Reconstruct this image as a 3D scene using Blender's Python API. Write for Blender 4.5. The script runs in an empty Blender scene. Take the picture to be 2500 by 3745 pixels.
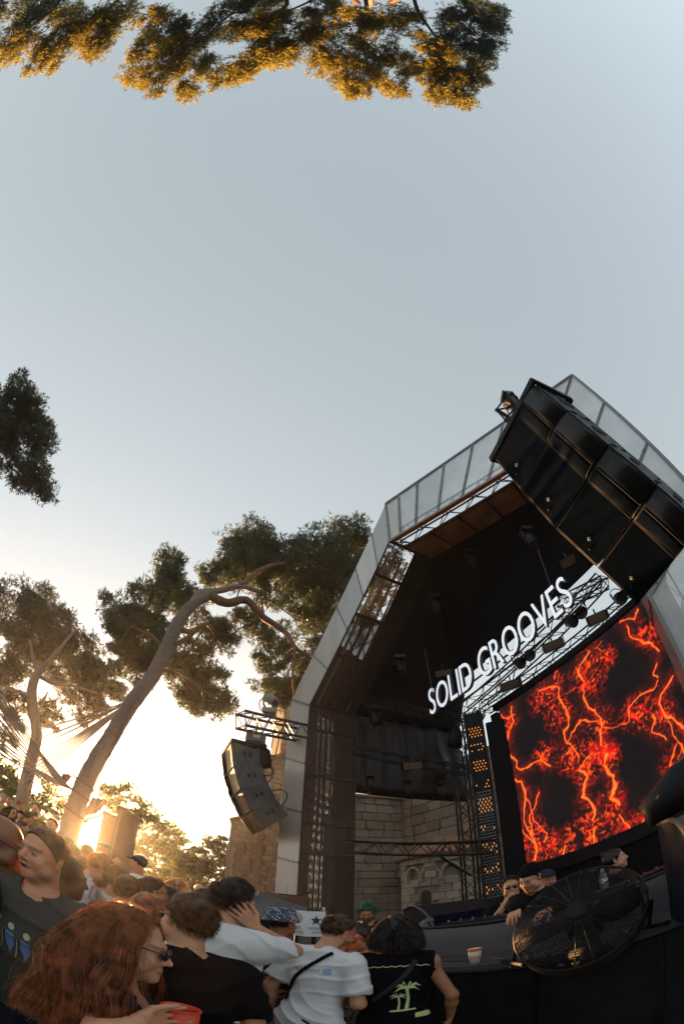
import bpy, bmesh, math, random
import numpy as np
from mathutils import Vector, Matrix
from mathutils.bvhtree import BVHTree

scene = bpy.context.scene
C = scene.collection
R_ = math.radians

# ---------------------------------------------------------------- camera
EYE = 1.75                       # camera height above the ground
PITCH, ROLL, FL = R_(53.5), R_(2.0), 15.38   # 15 mm class diagonal fisheye, tilted up
cam = bpy.data.cameras.new('camera')
co = bpy.data.objects.new('camera', cam)
C.objects.link(co)
cam.type = 'PANO'
cam.panorama_type = 'FISHEYE_EQUISOLID'
cam.fisheye_lens = FL
cam.fisheye_fov = R_(200)
cam.sensor_width = 36.0
cam.sensor_height = 36.0
cam.sensor_fit = 'AUTO'
cam.clip_end = 2000
cam.clip_start = 0.02
_f = Vector((0, math.cos(PITCH), math.sin(PITCH)))
_u0 = Vector((0, -math.sin(PITCH), math.cos(PITCH)))
_r0 = Vector((1, 0, 0))
_r = math.cos(ROLL) * _r0 + math.sin(ROLL) * _u0
_u = -math.sin(ROLL) * _r0 + math.cos(ROLL) * _u0
co.matrix_world = Matrix(((_r.x, _u.x, -_f.x, 0), (_r.y, _u.y, -_f.y, 0), (_r.z, _u.z, -_f.z, EYE), (0, 0, 0, 1)))
scene.camera = co

# ---------------------------------------------------------------- sky, sun, exposure
SUN_AZ, SUN_EL = -28.8, 4.6
w = bpy.data.worlds.new('World')
scene.world = w
w.use_nodes = True
nt = w.node_tree
nt.nodes.clear()
sky = nt.nodes.new('ShaderNodeTexSky')
sky.sky_type = 'NISHITA'
sky.sun_disc = False
sky.sun_elevation = R_(SUN_EL)
sky.sun_rotation = R_(SUN_AZ)
sky.altitude = 100
sky.air_density = 1.0
sky.dust_density = 2.2
sky.ozone_density = 1.6
hs = nt.nodes.new('ShaderNodeHueSaturation')
hs.inputs['Saturation'].default_value = 0.56
gm = nt.nodes.new('ShaderNodeGamma')          # tames the range between zenith and horizon
gm.inputs['Gamma'].default_value = 0.43
tn = nt.nodes.new('ShaderNodeMix'); tn.data_type = 'RGBA'; tn.blend_type = 'MULTIPLY'
tn.inputs[0].default_value = 1.0
tn.inputs[7].default_value = (.98, 1.02, 1.0, 1)
bg = nt.nodes.new('ShaderNodeBackground')
bg.inputs['Strength'].default_value = 0.108
out = nt.nodes.new('ShaderNodeOutputWorld')
nt.links.new(sky.outputs[0], gm.inputs['Color'])
nt.links.new(gm.outputs[0], hs.inputs['Color'])
nt.links.new(hs.outputs[0], tn.inputs[6])
nt.links.new(tn.outputs[2], bg.inputs['Color'])
nt.links.new(bg.outputs[0], out.inputs['Surface'])

sd = bpy.data.lights.new('sun', 'SUN')
sd.energy = 5.0
sd.angle = R_(0.6)
sd.color = (1.0, 0.52, 0.19)
so = bpy.data.objects.new('sun', sd)
C.objects.link(so)
_sv = Vector((math.sin(R_(SUN_AZ)) * math.cos(R_(SUN_EL)), math.cos(R_(SUN_AZ)) * math.cos(R_(SUN_EL)), math.sin(R_(SUN_EL))))
so.rotation_euler = _sv.to_track_quat('Z', 'Y').to_euler()
so.location = (-20, 30, 20)

vs = scene.view_settings
vs.view_transform = 'Standard'
vs.look = 'None'
vs.gamma = 1.0
vs.exposure = 2.6
vs.use_curve_mapping = False
scene.render.engine = 'CYCLES'
cy = scene.cycles
cy.use_denoising = True
cy.max_bounces = 8
cy.transparent_max_bounces = 24
cy.diffuse_bounces = 3
cy.glossy_bounces = 3
cy.caustics_reflective = False
cy.caustics_refractive = False
cy.sample_clamp_indirect = 6

# ---------------------------------------------------------------- survey helpers
def sight(x, y):
    """unit direction (world) seen at photograph position x, y (2500 x 3745 frame)"""
    dx, dy = x - 1250.0, 1872.5 - y
    c, s = math.cos(ROLL), math.sin(ROLL)
    dx, dy = c * dx - s * dy, s * dx + c * dy
    r = math.hypot(dx, dy) or 1e-9
    th = 2 * math.asin(min(1, r / 2 / 1600.0))
    a, b, g = math.sin(th) * dx / r, math.cos(th), math.sin(th) * dy / r
    c, s = math.cos(PITCH), math.sin(PITCH)
    return Vector((a, c * b - s * g, s * b + c * g))

def at(x, y, d):
    """point on that line of sight at plan distance d metres"""
    v = sight(x, y)
    k = d / math.hypot(v.x, v.y)
    return Vector((v.x * k, v.y * k, EYE + v.z * k))

def far(x, y, s):
    """point on that line of sight at slant distance s"""
    v = sight(x, y)
    return Vector((0, 0, EYE)) + v * s

def pol(az, d, z=0.0):
    return Vector((d * math.sin(R_(az)), d * math.cos(R_(az)), z))

def on_plane(x, y, p0, n):
    v = sight(x, y)
    o = Vector((0, 0, EYE))
    return o + v * ((p0 - o).dot(n) / v.dot(n))

# ---------------------------------------------------------------- object helpers
def link(o, parent=None):
    C.objects.link(o)
    if parent is not None:
        o.parent = parent
        if parent.type == 'EMPTY':
            o.matrix_parent_inverse = PINV[parent.name]
        else:
            o.matrix_parent_inverse = PINV.get(parent.name, Matrix.Identity(4))
    return o

PINV = {}

def thing(name, label, cat, loc=(0, 0, 0), group=None):
    o = bpy.data.objects.new(name, None)
    o.empty_display_size = 0.1
    C.objects.link(o)
    o.location = loc
    PINV[o.name] = Matrix.Translation(-Vector(loc))
    o['label'] = label
    o['category'] = cat
    if group:
        o['group'] = group
    return o

def tag(o, label, cat, group=None):
    o['label'] = label
    o['category'] = cat
    if group:
        o['group'] = group
    return o

def setup_mesh(me, mat, smooth):
    if mat is not None:
        for m in (mat if isinstance(mat, (list, tuple)) else [mat]):
            me.materials.append(m)
    if smooth:
        me.polygons.foreach_set('use_smooth', np.ones(len(me.polygons), dtype=bool))
    me.update()

def mk(name, verts, faces, mat, parent=None, smooth=False):
    me = bpy.data.meshes.new(name)
    me.from_pydata([tuple(v) for v in verts], [], faces)
    setup_mesh(me, mat, smooth)
    return link(bpy.data.objects.new(name, me), parent)

def np_mesh(name, V, F, mat, parent=None, smooth=False):
    """V (n,3) array, F (m,k) array with k = 3 or 4"""
    V = np.ascontiguousarray(V, dtype=np.float32)
    F = np.ascontiguousarray(F, dtype=np.int32)
    me = bpy.data.meshes.new(name)
    k = F.shape[1]
    me.vertices.add(len(V))
    me.vertices.foreach_set('co', V.ravel())
    me.loops.add(F.size)
    me.loops.foreach_set('vertex_index', F.ravel())
    me.polygons.add(len(F))
    me.polygons.foreach_set('loop_start', np.arange(0, F.size, k, dtype=np.int32))
    me.polygons.foreach_set('loop_total', np.full(len(F), k, dtype=np.int32))
    me.update(calc_edges=True)
    setup_mesh(me, mat, smooth)
    return link(bpy.data.objects.new(name, me), parent)

def from_bm(name, bm, mat, parent=None, smooth=False):
    me = bpy.data.meshes.new(name)
    bm.to_mesh(me)
    bm.free()
    setup_mesh(me, mat, smooth)
    return link(bpy.data.objects.new(name, me), parent)

_unit = {}
def unit_mesh(kind, mat):
    key = (kind, mat.name)
    if key in _unit:
        return _unit[key]
    bm = bmesh.new()
    if kind == 'rod':
        bmesh.ops.create_cone(bm, cap_ends=True, segments=8, radius1=1, radius2=1, depth=1, matrix=Matrix.Translation((0, 0, .5)))
    elif kind == 'box':
        bmesh.ops.create_cube(bm, size=1)
        bmesh.ops.bevel(bm, geom=bm.edges[:], offset=0.03, segments=1, affect='EDGES')
    elif kind == 'ball':
        bmesh.ops.create_icosphere(bm, subdivisions=2, radius=1)
    me = bpy.data.meshes.new(kind)
    bm.to_mesh(me)
    bm.free()
    setup_mesh(me, mat, kind != 'box')
    if kind == 'rod':
        for p in me.polygons:
            if abs(p.normal.z) > .9:
                p.use_smooth = False
    _unit[key] = me
    return me

def frame_z(d, up=None):
    z = d.normalized()
    up = up or (Vector((0, 0, 1)) if abs(z.z) < .95 else Vector((1, 0, 0)))
    x = up.cross(z).normalized()
    y = z.cross(x)
    return Matrix((x, y, z)).transposed()

def rod(name, p0, p1, r, mat, parent=None):
    p0, p1 = Vector(p0), Vector(p1)
    d = p1 - p0
    o = bpy.data.objects.new(name, unit_mesh('rod', mat))
    link(o, parent)
    L = d.length
    m3 = frame_z(d) @ Matrix.Diagonal((r, r, L))
    o.matrix_basis = Matrix.Translation(p0) @ m3.to_4x4()
    return o

def box(name, c, size, mat, parent=None, rot=None):
    o = bpy.data.objects.new(name, unit_mesh('box', mat))
    link(o, parent)
    m = (rot or Matrix.Identity(3)) @ Matrix.Diagonal(size)
    o.matrix_basis = Matrix.Translation(Vector(c)) @ m.to_4x4()
    return o

def obox(name, c, size, mat, parent=None, rot=None, bevel=0.01, seg=2):
    """own bevelled box mesh, world coordinates"""
    bm = bmesh.new()
    bmesh.ops.create_cube(bm, size=1)
    bmesh.ops.scale(bm, vec=size, verts=bm.verts)
    if bevel:
        bmesh.ops.bevel(bm, geom=bm.edges[:], offset=bevel, segments=seg, affect='EDGES')
    m = (rot or Matrix.Identity(3)).to_4x4()
    bmesh.ops.transform(bm, matrix=Matrix.Translation(Vector(c)) @ m, verts=bm.verts)
    return from_bm(name, bm, mat, parent, False)

def tube_np(path, radii, n=8, jitter=0, rng=None):
    """lofted tube: returns V, F (quads)"""
    P = np.array([tuple(p) for p in path], float)
    m = len(P)
    rad = np.array(radii, float) if hasattr(radii, '__len__') else np.full(m, radii)
    T = np.gradient(P, axis=0)
    T /= np.linalg.norm(T, axis=1)[:, None] + 1e-12
    q = P - P[0]; far_ = q[np.argmax(np.linalg.norm(q, axis=1))]; far_ = far_ / (np.linalg.norm(far_) + 1e-12)
    if np.abs(q - (q @ far_)[:, None] * far_).max() < 1e-5:      # straight axis: a lathe
        T = np.tile(far_, (m, 1))
    ref = np.array([0, 0, 1.0]) if abs(T[0][2]) < .9 else np.array([1.0, 0, 0])
    V = []
    N = np.cross(T[0], ref); N /= np.linalg.norm(N)
    ang = np.linspace(0, 2 * np.pi, n, endpoint=False)
    for i in range(m):
        N = N - T[i] * N.dot(T[i]); N /= np.linalg.norm(N)
        B = np.cross(T[i], N)
        r = np.full(n, rad[i])
        if jitter:
            r = r * (1 + jitter * rng.standard_normal(n))
        V.append(P[i] + np.cos(ang)[:, None] * N * r[:, None] + np.sin(ang)[:, None] * B * r[:, None])
    V = np.concatenate(V)
    i = np.arange(m - 1)[:, None] * n
    j = np.arange(n)[None]
    j2 = (j + 1) % n
    F = np.stack([i + j, i + j2, i + n + j2, i + n + j], -1).reshape(-1, 4)
    # cap both ends with quads folded onto two centre points
    V = np.concatenate([V, P[:1], P[-1:]])
    a = len(V) - 2
    jj = np.arange(0, n, 2)
    c1 = np.stack([np.full(len(jj), a), (jj + 2) % n, jj + 1, jj], 1)
    b = (m - 1) * n
    c2 = np.stack([np.full(len(jj), a + 1), b + jj, b + jj + 1, b + (jj + 2) % n], 1)
    return V, np.concatenate([F, c1, c2])

def barked(path, radii, seed, n=26, amp=.07):
    """trunk tube with plated bark relief"""
    V, F = tube_np(path, radii, n)
    m = len(path)
    P = np.repeat(np.array([tuple(p) for p in path]), n, 0)
    r = np.random.default_rng(seed); G = r.random((64, 64))
    L = np.repeat(np.concatenate([[0], np.cumsum(np.linalg.norm(np.diff(np.array([tuple(p) for p in path]), axis=0), axis=1))]), n)
    A = np.tile(np.arange(n), m)
    def nz(a, b, ka, kb):
        x, y = a * ka, b * kb
        i, j = np.floor(x).astype(int), np.floor(y).astype(int); u, v = x - i, y - j
        g = lambda p, q: G[p % 64, q % 64]
        return (g(i, j) * (1 - u) + g(i + 1, j) * u) * (1 - v) + (g(i, j + 1) * (1 - u) + g(i + 1, j + 1) * u) * v
    d = .55 * nz(A, L, .5, 5.0) + .45 * nz(A + 7, L, 1.0, 11.0)
    low = nz(A * 0 + 3, L, 1, .9)
    k = 1 + amp * (np.abs(d - .5) * 4 - 1) + .10 * (low - .5)
    V[:m * n] = P + (V[:m * n] - P) * k[:, None]
    return V, F

def smooth_path(pts, sub=6):
    P = [Vector(p) for p in pts]
    o = []
    for i in range(len(P) - 1):
        p0 = P[max(i - 1, 0)]; p1 = P[i]; p2 = P[i + 1]; p3 = P[min(i + 2, len(P) - 1)]
        for k in range(sub):
            t = k / sub
            o.append(.5 * ((2 * p1) + (p2 - p0) * t + (2 * p0 - 5 * p1 + 4 * p2 - p3) * t * t + (3 * p1 - p0 - 3 * p2 + p3) * t ** 3))
    o.append(P[-1])
    return o

def cable(name, pts, r, mat, parent=None, sub=6, n=6):
    V, F = tube_np(smooth_path(pts, sub), r, n)
    return np_mesh(name, V, F, mat, parent, True)

def prism(name, poly, ext, mat, parent=None):
    """closed solid: polygon (list of points) extruded by vector ext"""
    n = len(poly)
    V = [Vector(p) for p in poly] + [Vector(p) + Vector(ext) for p in poly]
    F = [tuple(range(n)), tuple(range(2 * n - 1, n - 1, -1))] + [(i, i + n, (i + 1) % n + n, (i + 1) % n) for i in range(n)]
    o = mk(name, V, F, mat, parent)
    bm = bmesh.new(); bm.from_mesh(o.data)
    bmesh.ops.recalc_face_normals(bm, faces=bm.faces[:])
    bm.to_mesh(o.data); bm.free()
    return o

# ---------------------------------------------------------------- materials
MATS = {}
def mat(name, col=(.5, .5, .5), rough=.6, metal=0., var=0., vscale=4., bump=0., bscale=40., trans=0., emit=None, estr=0., coat=0., col2=None, sheen=0., attr=None, detail=4, spec=None, world=False):
    if name in MATS:
        return MATS[name]
    m = bpy.data.materials.new(name)
    m.use_nodes = True
    t = m.node_tree
    N, L = t.nodes, t.links
    N.clear()
    o = N.new('ShaderNodeOutputMaterial')
    b = N.new('ShaderNodeBsdfPrincipled')
    b.inputs['Base Color'].default_value = (*col, 1)
    b.inputs['Roughness'].default_value = rough
    b.inputs['Metallic'].default_value = metal
    b.inputs['Coat Weight'].default_value = coat
    b.inputs['Sheen Weight'].default_value = sheen
    if spec is not None:
        b.inputs['Specular IOR Level'].default_value = spec
    csock = None
    if var or bump or col2:
        tc = N.new('ShaderNodeTexCoord')
        if world:
            gp = N.new('ShaderNodeNewGeometry')
        tsock = gp.outputs['Position'] if world else tc.outputs['Object']
    if attr:
        va = N.new('ShaderNodeVertexColor'); va.layer_name = attr
        csock = va.outputs['Color']
    if var or col2:
        nz = N.new('ShaderNodeTexNoise')
        nz.inputs['Scale'].default_value = vscale
        nz.inputs['Detail'].default_value = detail
        L.new(tsock, nz.inputs['Vector'])
        if col2:
            mx = N.new('ShaderNodeMix'); mx.data_type = 'RGBA'
            rp = N.new('ShaderNodeMapRange')
            rp.inputs[1].default_value = .35; rp.inputs[2].default_value = .65
            L.new(nz.outputs['Fac'], rp.inputs[0])
            L.new(rp.outputs[0], mx.inputs[0])
            mx.inputs[6].default_value = (*col, 1)
            mx.inputs[7].default_value = (*col2, 1)
            csock = mx.outputs[2]
        if var:
            hv = N.new('ShaderNodeHueSaturation')
            if csock: L.new(csock, hv.inputs['Color'])
            else: hv.inputs['Color'].default_value = (*col, 1)
            mr = N.new('ShaderNodeMapRange')
            mr.inputs[1].default_value = .3; mr.inputs[2].default_value = .7
            mr.inputs[3].default_value = 1 - var; mr.inputs[4].default_value = 1 + var
            L.new(nz.outputs['Fac'], mr.inputs[0])
            oi = N.new('ShaderNodeObjectInfo')
            mr2 = N.new('ShaderNodeMapRange')
            mr2.inputs[3].default_value = 1 - var * .6; mr2.inputs[4].default_value = 1 + var * .6
            L.new(oi.outputs['Random'], mr2.inputs[0])
            mu = N.new('ShaderNodeMath'); mu.operation = 'MULTIPLY'
            L.new(mr.outputs[0], mu.inputs[0]); L.new(mr2.outputs[0], mu.inputs[1])
            L.new(mu.outputs[0], hv.inputs['Value'])
            csock = hv.outputs[0]
            rr = N.new('ShaderNodeMapRange')
            rr.inputs[1].default_value = .3; rr.inputs[2].default_value = .7
            rr.inputs[3].default_value = max(0, rough - .12); rr.inputs[4].default_value = min(1, rough + .12)
            L.new(nz.outputs['Fac'], rr.inputs[0]); L.new(rr.outputs[0], b.inputs['Roughness'])
    if csock:
        L.new(csock, b.inputs['Base Color'])
    if bump:
        nb = N.new('ShaderNodeTexNoise')
        nb.inputs['Scale'].default_value = bscale
        nb.inputs['Detail'].default_value = 5
        L.new(tsock, nb.inputs['Vector'])
        bp = N.new('ShaderNodeBump')
        bp.inputs['Strength'].default_value = bump
        bp.inputs['Distance'].default_value = .02
        L.new(nb.outputs['Fac'], bp.inputs['Height'])
        L.new(bp.outputs[0], b.inputs['Normal'])
    surf = b.outputs[0]
    if emit:
        b.inputs['Emission Color'].default_value = (*emit, 1)
        b.inputs['Emission Strength'].default_value = estr
    if trans:
        tr = N.new('ShaderNodeBsdfTranslucent')
        tr.inputs['Color'].default_value = (*[min(1, c * 1.6) for c in col], 1)
        if csock:
            L.new(csock, tr.inputs['Color'])
        ms = N.new('ShaderNodeMixShader')
        ms.inputs[0].default_value = trans
        L.new(surf, ms.inputs[1]); L.new(tr.outputs[0], ms.inputs[2])
        surf = ms.outputs[0]
    L.new(surf, o.inputs['Surface'])
    MATS[name] = m
    return m

def perforated(name, col, rough, metal, pitch, hole, col2=None):
    """sheet metal with a hexagon grid of round holes (object space, metres)"""
    m = mat(name, col, rough, metal, var=.18, vscale=1.1, col2=col2)
    t = m.node_tree
    N, L = t.nodes, t.links
    o = next(n for n in N if n.type == 'OUTPUT_MATERIAL')
    src = o.inputs['Surface'].links[0].from_socket
    uv = N.new('ShaderNodeUVMap')
    vo = N.new('ShaderNodeTexVoronoi')
    vo.voronoi_dimensions = '2D'
    vo.inputs['Scale'].default_value = 1 / pitch
    vo.inputs['Randomness'].default_value = 0
    L.new(uv.outputs[0], vo.inputs['Vector'])
    lt = N.new('ShaderNodeMath'); lt.operation = 'LESS_THAN'
    lt.inputs[1].default_value = hole
    L.new(vo.outputs['Distance'], lt.inputs[0])
    tp = N.new('ShaderNodeBsdfTransparent')
    ms = N.new('ShaderNodeMixShader')
    L.new(lt.outputs[0], ms.inputs[0])
    L.new(src, ms.inputs[1]); L.new(tp.outputs[0], ms.inputs[2])
    L.new(ms.outputs[0], o.inputs['Surface'])
    return m

black_steel = mat('black_steel', (.02, .02, .022), .38, .6, var=.25, vscale=3)
black_paint = mat('black_paint', (.008, .008, .010), .6, 0, spec=.2, var=.3, vscale=6, bump=.15, bscale=300)
black_cloth = mat('black_cloth', (.006, .006, .008), .85, 0, var=.3, vscale=2, bump=.2, bscale=150, spec=.15)
alu_truss = mat('alu_truss', (.09, .085, .085), .45, .6, var=.2, vscale=3)

# glyph outlines, made while the scene is still nearly empty
GLYPHS = {}
def _glyph(ch, off):
    cu_ = bpy.data.curves.new('g', 'FONT'); cu_.body = ch; cu_.size = 1; cu_.offset = off; cu_.resolution_u = 4
    ob = bpy.data.objects.new('g', cu_); C.objects.link(ob)
    bpy.context.view_layer.update()
    me = bpy.data.meshes.new_from_object(ob.evaluated_get(bpy.context.evaluated_depsgraph_get()))
    GLYPHS[ch] = ([v.co.copy() for v in me.vertices], [tuple(p.vertices) for p in me.polygons])
    bpy.data.objects.remove(ob); bpy.data.curves.remove(cu_); bpy.data.meshes.remove(me)
for _c in sorted(set('SOLIDGROOVESESTRELLADAMMsonoOFFSOammond')):
    _glyph(_c, -.003)
# ================================================================ the setting: ground, hillside
def ground_h(x, y):
    """lawn that climbs to the left of the stage"""
    t = max(0.0, -x - 2.85)
    return .2 * t if t < 12 else .2 * 12 + (t - 12) * .04

_g = []
xs = [-130, -90, -60, -30] + [-22 + i * 1.0 for i in range(41)] + [30, 60, 90, 130]
ys = [-130, -80, -40, -20] + [-12 + i * 1.6 for i in range(41)] + [70, 90, 110, 130]
for y in ys:
    for x in xs:
        _g.append((x, y, ground_h(x, y)))
_nx = len(xs)
gr = mk('ground', _g, [(j * _nx + i, j * _nx + i + 1, (j + 1) * _nx + i + 1, (j + 1) * _nx + i) for j in range(len(ys) - 1) for i in range(_nx - 1)],
        mat('packed_earth', (.075, .06, .045), .95, var=.35, vscale=.8, bump=.5, bscale=8, col2=(.045, .05, .025)), None, True)
gr['kind'] = 'structure'

# ================================================================ trees
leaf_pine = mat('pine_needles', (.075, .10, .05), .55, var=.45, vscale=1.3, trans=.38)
leaf_sun_tint = mat('pine_needles_sun_tint', (.33, .28, .04), .55, var=.4, vscale=1.0, trans=.5)  # low-sun gold put into the needle colour of the overhead boughs
leaf_broad = mat('broad_leaves', (.11, .15, .03), .5, var=.4, vscale=.4, trans=.6)
leaf_hedge = mat('hedge_leaves', (.09, .12, .06), .5, var=.35, vscale=.4, trans=.5)
bark = mat('pine_bark', (.30, .24, .20), .9, var=.35, vscale=7, bump=1.6, bscale=14, col2=(.15, .115, .095))
bark_red = mat('pine_branch_bark', (.17, .085, .05), .85, var=.3, vscale=5, bump=.7, bscale=25)

def puffs(clumps, seed, dens=1.0):
    """clumps (centre, radius vec3) -> tuft positions, outward dirs"""
    rng = np.random.default_rng(seed)
    Ps, Ds = [], []
    for c, r, n in clumps:
        c = np.array(c); r = np.array(r)
        rm = r.mean()
        k = max(5, int(15 * dens))
        v = rng.standard_normal((k, 3)); v /= np.linalg.norm(v, axis=1)[:, None]
        v *= rng.uniform(.35, .88, (k, 1))
        sc = c + v * r
        sr = rng.uniform(.20, .46, k) * rm
        idx = rng.integers(0, k, n)
        w = rng.standard_normal((n, 3)); w /= np.linalg.norm(w, axis=1)[:, None]
        w[:, 2] = np.where(w[:, 2] < -.3, w[:, 2] * .5, w[:, 2])
        rad = rng.uniform(.2, 1.0, (n, 1)) ** .6 * (1 + .35 * rng.random((n, 1)) ** 3)
        p = sc[idx] + w * rad * sr[idx][:, None] * np.array([1.15, 1.15, .8])
        Ps.append(p); Ds.append(w)
    return np.concatenate(Ps), np.concatenate(Ds), rng

def needle_mesh(name, P, D, size, width, k, mat_, parent, rng, up=.35):
    n = len(P)
    d = D[:, None, :] * .7 + rng.standard_normal((n, k, 3)) * .75
    d[..., 2] += up
    d /= np.linalg.norm(d, axis=2)[..., None]
    s = size * rng.uniform(.6, 1.25, (n, k, 1))
    side = np.cross(d, rng.standard_normal((n, k, 3)))
    side /= np.linalg.norm(side, axis=2)[..., None] + 1e-9
    b = P[:, None, :] + rng.standard_normal((n, k, 3)) * size * .25
    a0 = b - side * width * .5
    a1 = b + side * width * .5
    tip = b + d * s
    V = np.stack([a0, a1, tip], 2).reshape(-1, 3)
    F = np.arange(len(V)).reshape(-1, 3)
    return np_mesh(name, V, F, mat_, parent)

def leaf_mesh(name, P, size, mat_, parent, rng):
    n = len(P)
    a = rng.standard_normal((n, 3)); a /= np.linalg.norm(a, axis=1)[:, None]
    b = np.cross(a, rng.standard_normal((n, 3))); b /= np.linalg.norm(b, axis=1)[:, None]
    s = size * rng.uniform(.6, 1.3, (n, 1))
    V = np.stack([P - a * s, P + b * s * .45, P + a * s, P - b * s * .45], 1).reshape(-1, 3)
    return np_mesh(name, V, np.arange(len(V)).reshape(-1, 4), mat_, parent)

def branch(name, pts, r0, r1, parent, m=None, sub=5, n=6, seed=0):
    p = smooth_path(pts, sub)
    rng = np.random.default_rng(seed)
    V, F = tube_np(p, np.linspace(r0, r1, len(p)), n, .06, rng)
    return np_mesh(name, V, F, m or bark_red, parent, True)

def px_clumps(L, base_n, k=1.0, grow=1.21):
    out = []
    for (x, y, r, s) in L:
        s = s * k; r = r * grow
        c = far(x, y, s)
        rm = r / 1480.0 * s
        out.append((tuple(c), (rm * 1.05, rm * 1.05, rm * .9), int(base_n * (r / 100.0) ** 2)))
    return out

def twigs(tree, starts, clumps, r, seed, m=None):
    """one limb from the nearest start point into every clump"""
    rng = random.Random(seed)
    for i, (c, rr, n) in enumerate(clumps):
        c = Vector(c)
        s = min(starts, key=lambda q: (Vector(q) - c).length)
        s = Vector(s)
        mid = s.lerp(c, .5) + Vector((rng.uniform(-.3, .3), rng.uniform(-.3, .3), rng.uniform(-.35, .1))) * rr[0]
        o = branch('branch', [s, mid, c], r, r * .35, tree, m, 4, 6, i)
        for k in range(4):
            e = c + Vector((rng.uniform(-1, 1), rng.uniform(-1, 1), rng.uniform(-.6, .8))) * rr[0] * .8
            branch('twig', [mid.lerp(c, .6), c.lerp(e, .45) + Vector((0, 0, rng.uniform(-.2, .2))), e], r * .4, r * .12, o, m, 3, 4, i * 7 + k)

# ---- the big leaning pine
tp = [(225, 3175, 13), (250, 3060, 13), (290, 2920, 13), (335, 2815, 13), (410, 2690, 12.9), (480, 2575, 12.8), (560, 2470, 12.7), (610, 2370, 12.6), (650, 2280, 12.5), (700, 2215, 12.4), (765, 2178, 12.3)]
path = [at(*q) for q in tp]
base = pol(-32.6, 13, 0); base.z = ground_h(base.x, base.y) - .1
pine1 = thing('pine_tree', 'tall stone pine with thick trunk leaning right towards the stage portal', 'tree', base)
pp = smooth_path([base] + path, 16)
V, F = barked(pp, np.interp(np.linspace(0, 1, len(pp)), [0, .12, .45, .8, 1], [.37, .32, .26, .235, .18]), 3)
trunk1 = np_mesh('trunk', V, F, bark, pine1, True)
lim = [
    ([(700, 2215, 12.4), (735, 2170, 12.4), (800, 2160, 12.5), (880, 2145, 12.6), (950, 2165, 12.7)], .17, .09),
    ([(765, 2178, 12.3), (830, 2205, 12.2), (900, 2195, 12.3), (960, 2255, 12.4), (1040, 2310, 12.5), (1080, 2370, 12.6), (1130, 2400, 12.7)], .19, .06),
    ([(1040, 2310, 12.5), (1075, 2370, 12.4), (1070, 2460, 12.4), (1075, 2540, 12.4)], .08, .03),
    ([(650, 2290, 12.5), (690, 2310, 12.8), (755, 2280, 13.2)], .14, .05),
    ([(615, 2370, 12.6), (690, 2330, 12.2), (730, 2290, 11.9)], .10, .04),
    ([(610, 2390, 12.6), (560, 2330, 13.0), (480, 2290, 13.3)], .09, .04),
    ([(590, 2430, 12.6), (660, 2460, 12.4), (740, 2520, 12.2), (790, 2560, 12.0)], .06, .025),
    ([(880, 2145, 12.6), (960, 2080, 12.7), (1060, 2060, 12.9), (1200, 2060, 13.2)], .12, .05)]
starts = [at(*q) for q in tp[6:]]
for i, (pl, a, b) in enumerate(lim):
    q = [at(*k) for k in pl]
    starts += q[1:]
    branch('limb', q, a, b, pine1, bark_red if i else bark, 6, 8, i)
S = 16
cl = px_clumps([(470, 2250, 95, 18.5), (560, 2200, 110, 18.5), (640, 2130, 75, 18.8), (440, 2330, 75, 18.0), (520, 2340, 110, 17.8), (620, 2070, 60, 19),
                (480, 2430, 70, 17.2), (570, 2420, 60, 17.0), (700, 2440, 85, 17.0), (760, 2500, 70, 16.5), (690, 2540, 55, 16.2), (800, 2570, 55, 16.0), (740, 2580, 45, 16), (650, 2450, 50, 17), (770, 2330, 70, 17.8), (830, 2310, 45, 17.6), (700, 2220, 60, 18.6),
                (850, 2080, 100, 19.5), (950, 2000, 105, 20), (1040, 2070, 125, 19.8), (1140, 2060, 110, 20), (1240, 2010, 90, 20.5), (1310, 1960, 70, 20.8), (1190, 2150, 110, 19.5), (1090, 2180, 100, 19), (980, 2120, 80, 19.2), (790, 2100, 60, 19.3), (1280, 2100, 90, 20), (900, 2100, 90, 19.4),
                (1220, 2250, 70, 19), (1110, 2280, 60, 18.4), (920, 2270, 45, 18.2), (960, 2340, 55, 17.8), (1000, 2400, 65, 17.5), (1000, 2480, 60, 17.0), (1060, 2520, 60, 16.8), (1120, 2440, 60, 17.2), (1040, 2560, 45, 16.4), (1100, 2560, 40, 16.4), (1180, 2370, 60, 18), (870, 2260, 35, 18.2), (1380, 2050, 75, 21.5), (1420, 2140, 65, 21.5), (1350, 2160, 65, 21), (1330, 2260, 55, 20.5)], 1100)
P_, D_, rg = puffs(cl, 11)
needle_mesh('crown', P_, D_, .15, .045, 6, leaf_pine, pine1, rg)
twigs(pine1, starts, cl, .035, 5)
# boards and straps strapped round the trunk
wood_old = mat('weathered_board', (.16, .08, .045), .8, var=.3, vscale=6)
for (x, y, dx, h) in ((262, 2858, -.30, .42), (300, 2930, .34, .62)):
    c = at(x, y, 13.0) + Vector((dx, .12, 0))
    for k in range(3):
        obox('trunk_board', c + Vector((dx * .12 * k, (k - 1) * .16, (k - 1) * .06)), (.10, .14, h), wood_old, pine1, Matrix.Rotation(R_(14 + 5 * k), 3, 'Y'), .012)
for (x, y) in ((305, 2862), (293, 2905), (278, 2975)):
    c = at(x, y, 13.0)
    bm = bmesh.new()
    bmesh.ops.create_cone(bm, cap_ends=False, segments=20, radius1=.40, radius2=.395, depth=.05)
    bmesh.ops.transform(bm, matrix=Matrix.Translation(c) @ Matrix.Rotation(R_(16), 4, 'Y'), verts=bm.verts)
    from_bm('trunk_strap', bm, wood_old, pine1, True)

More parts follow.
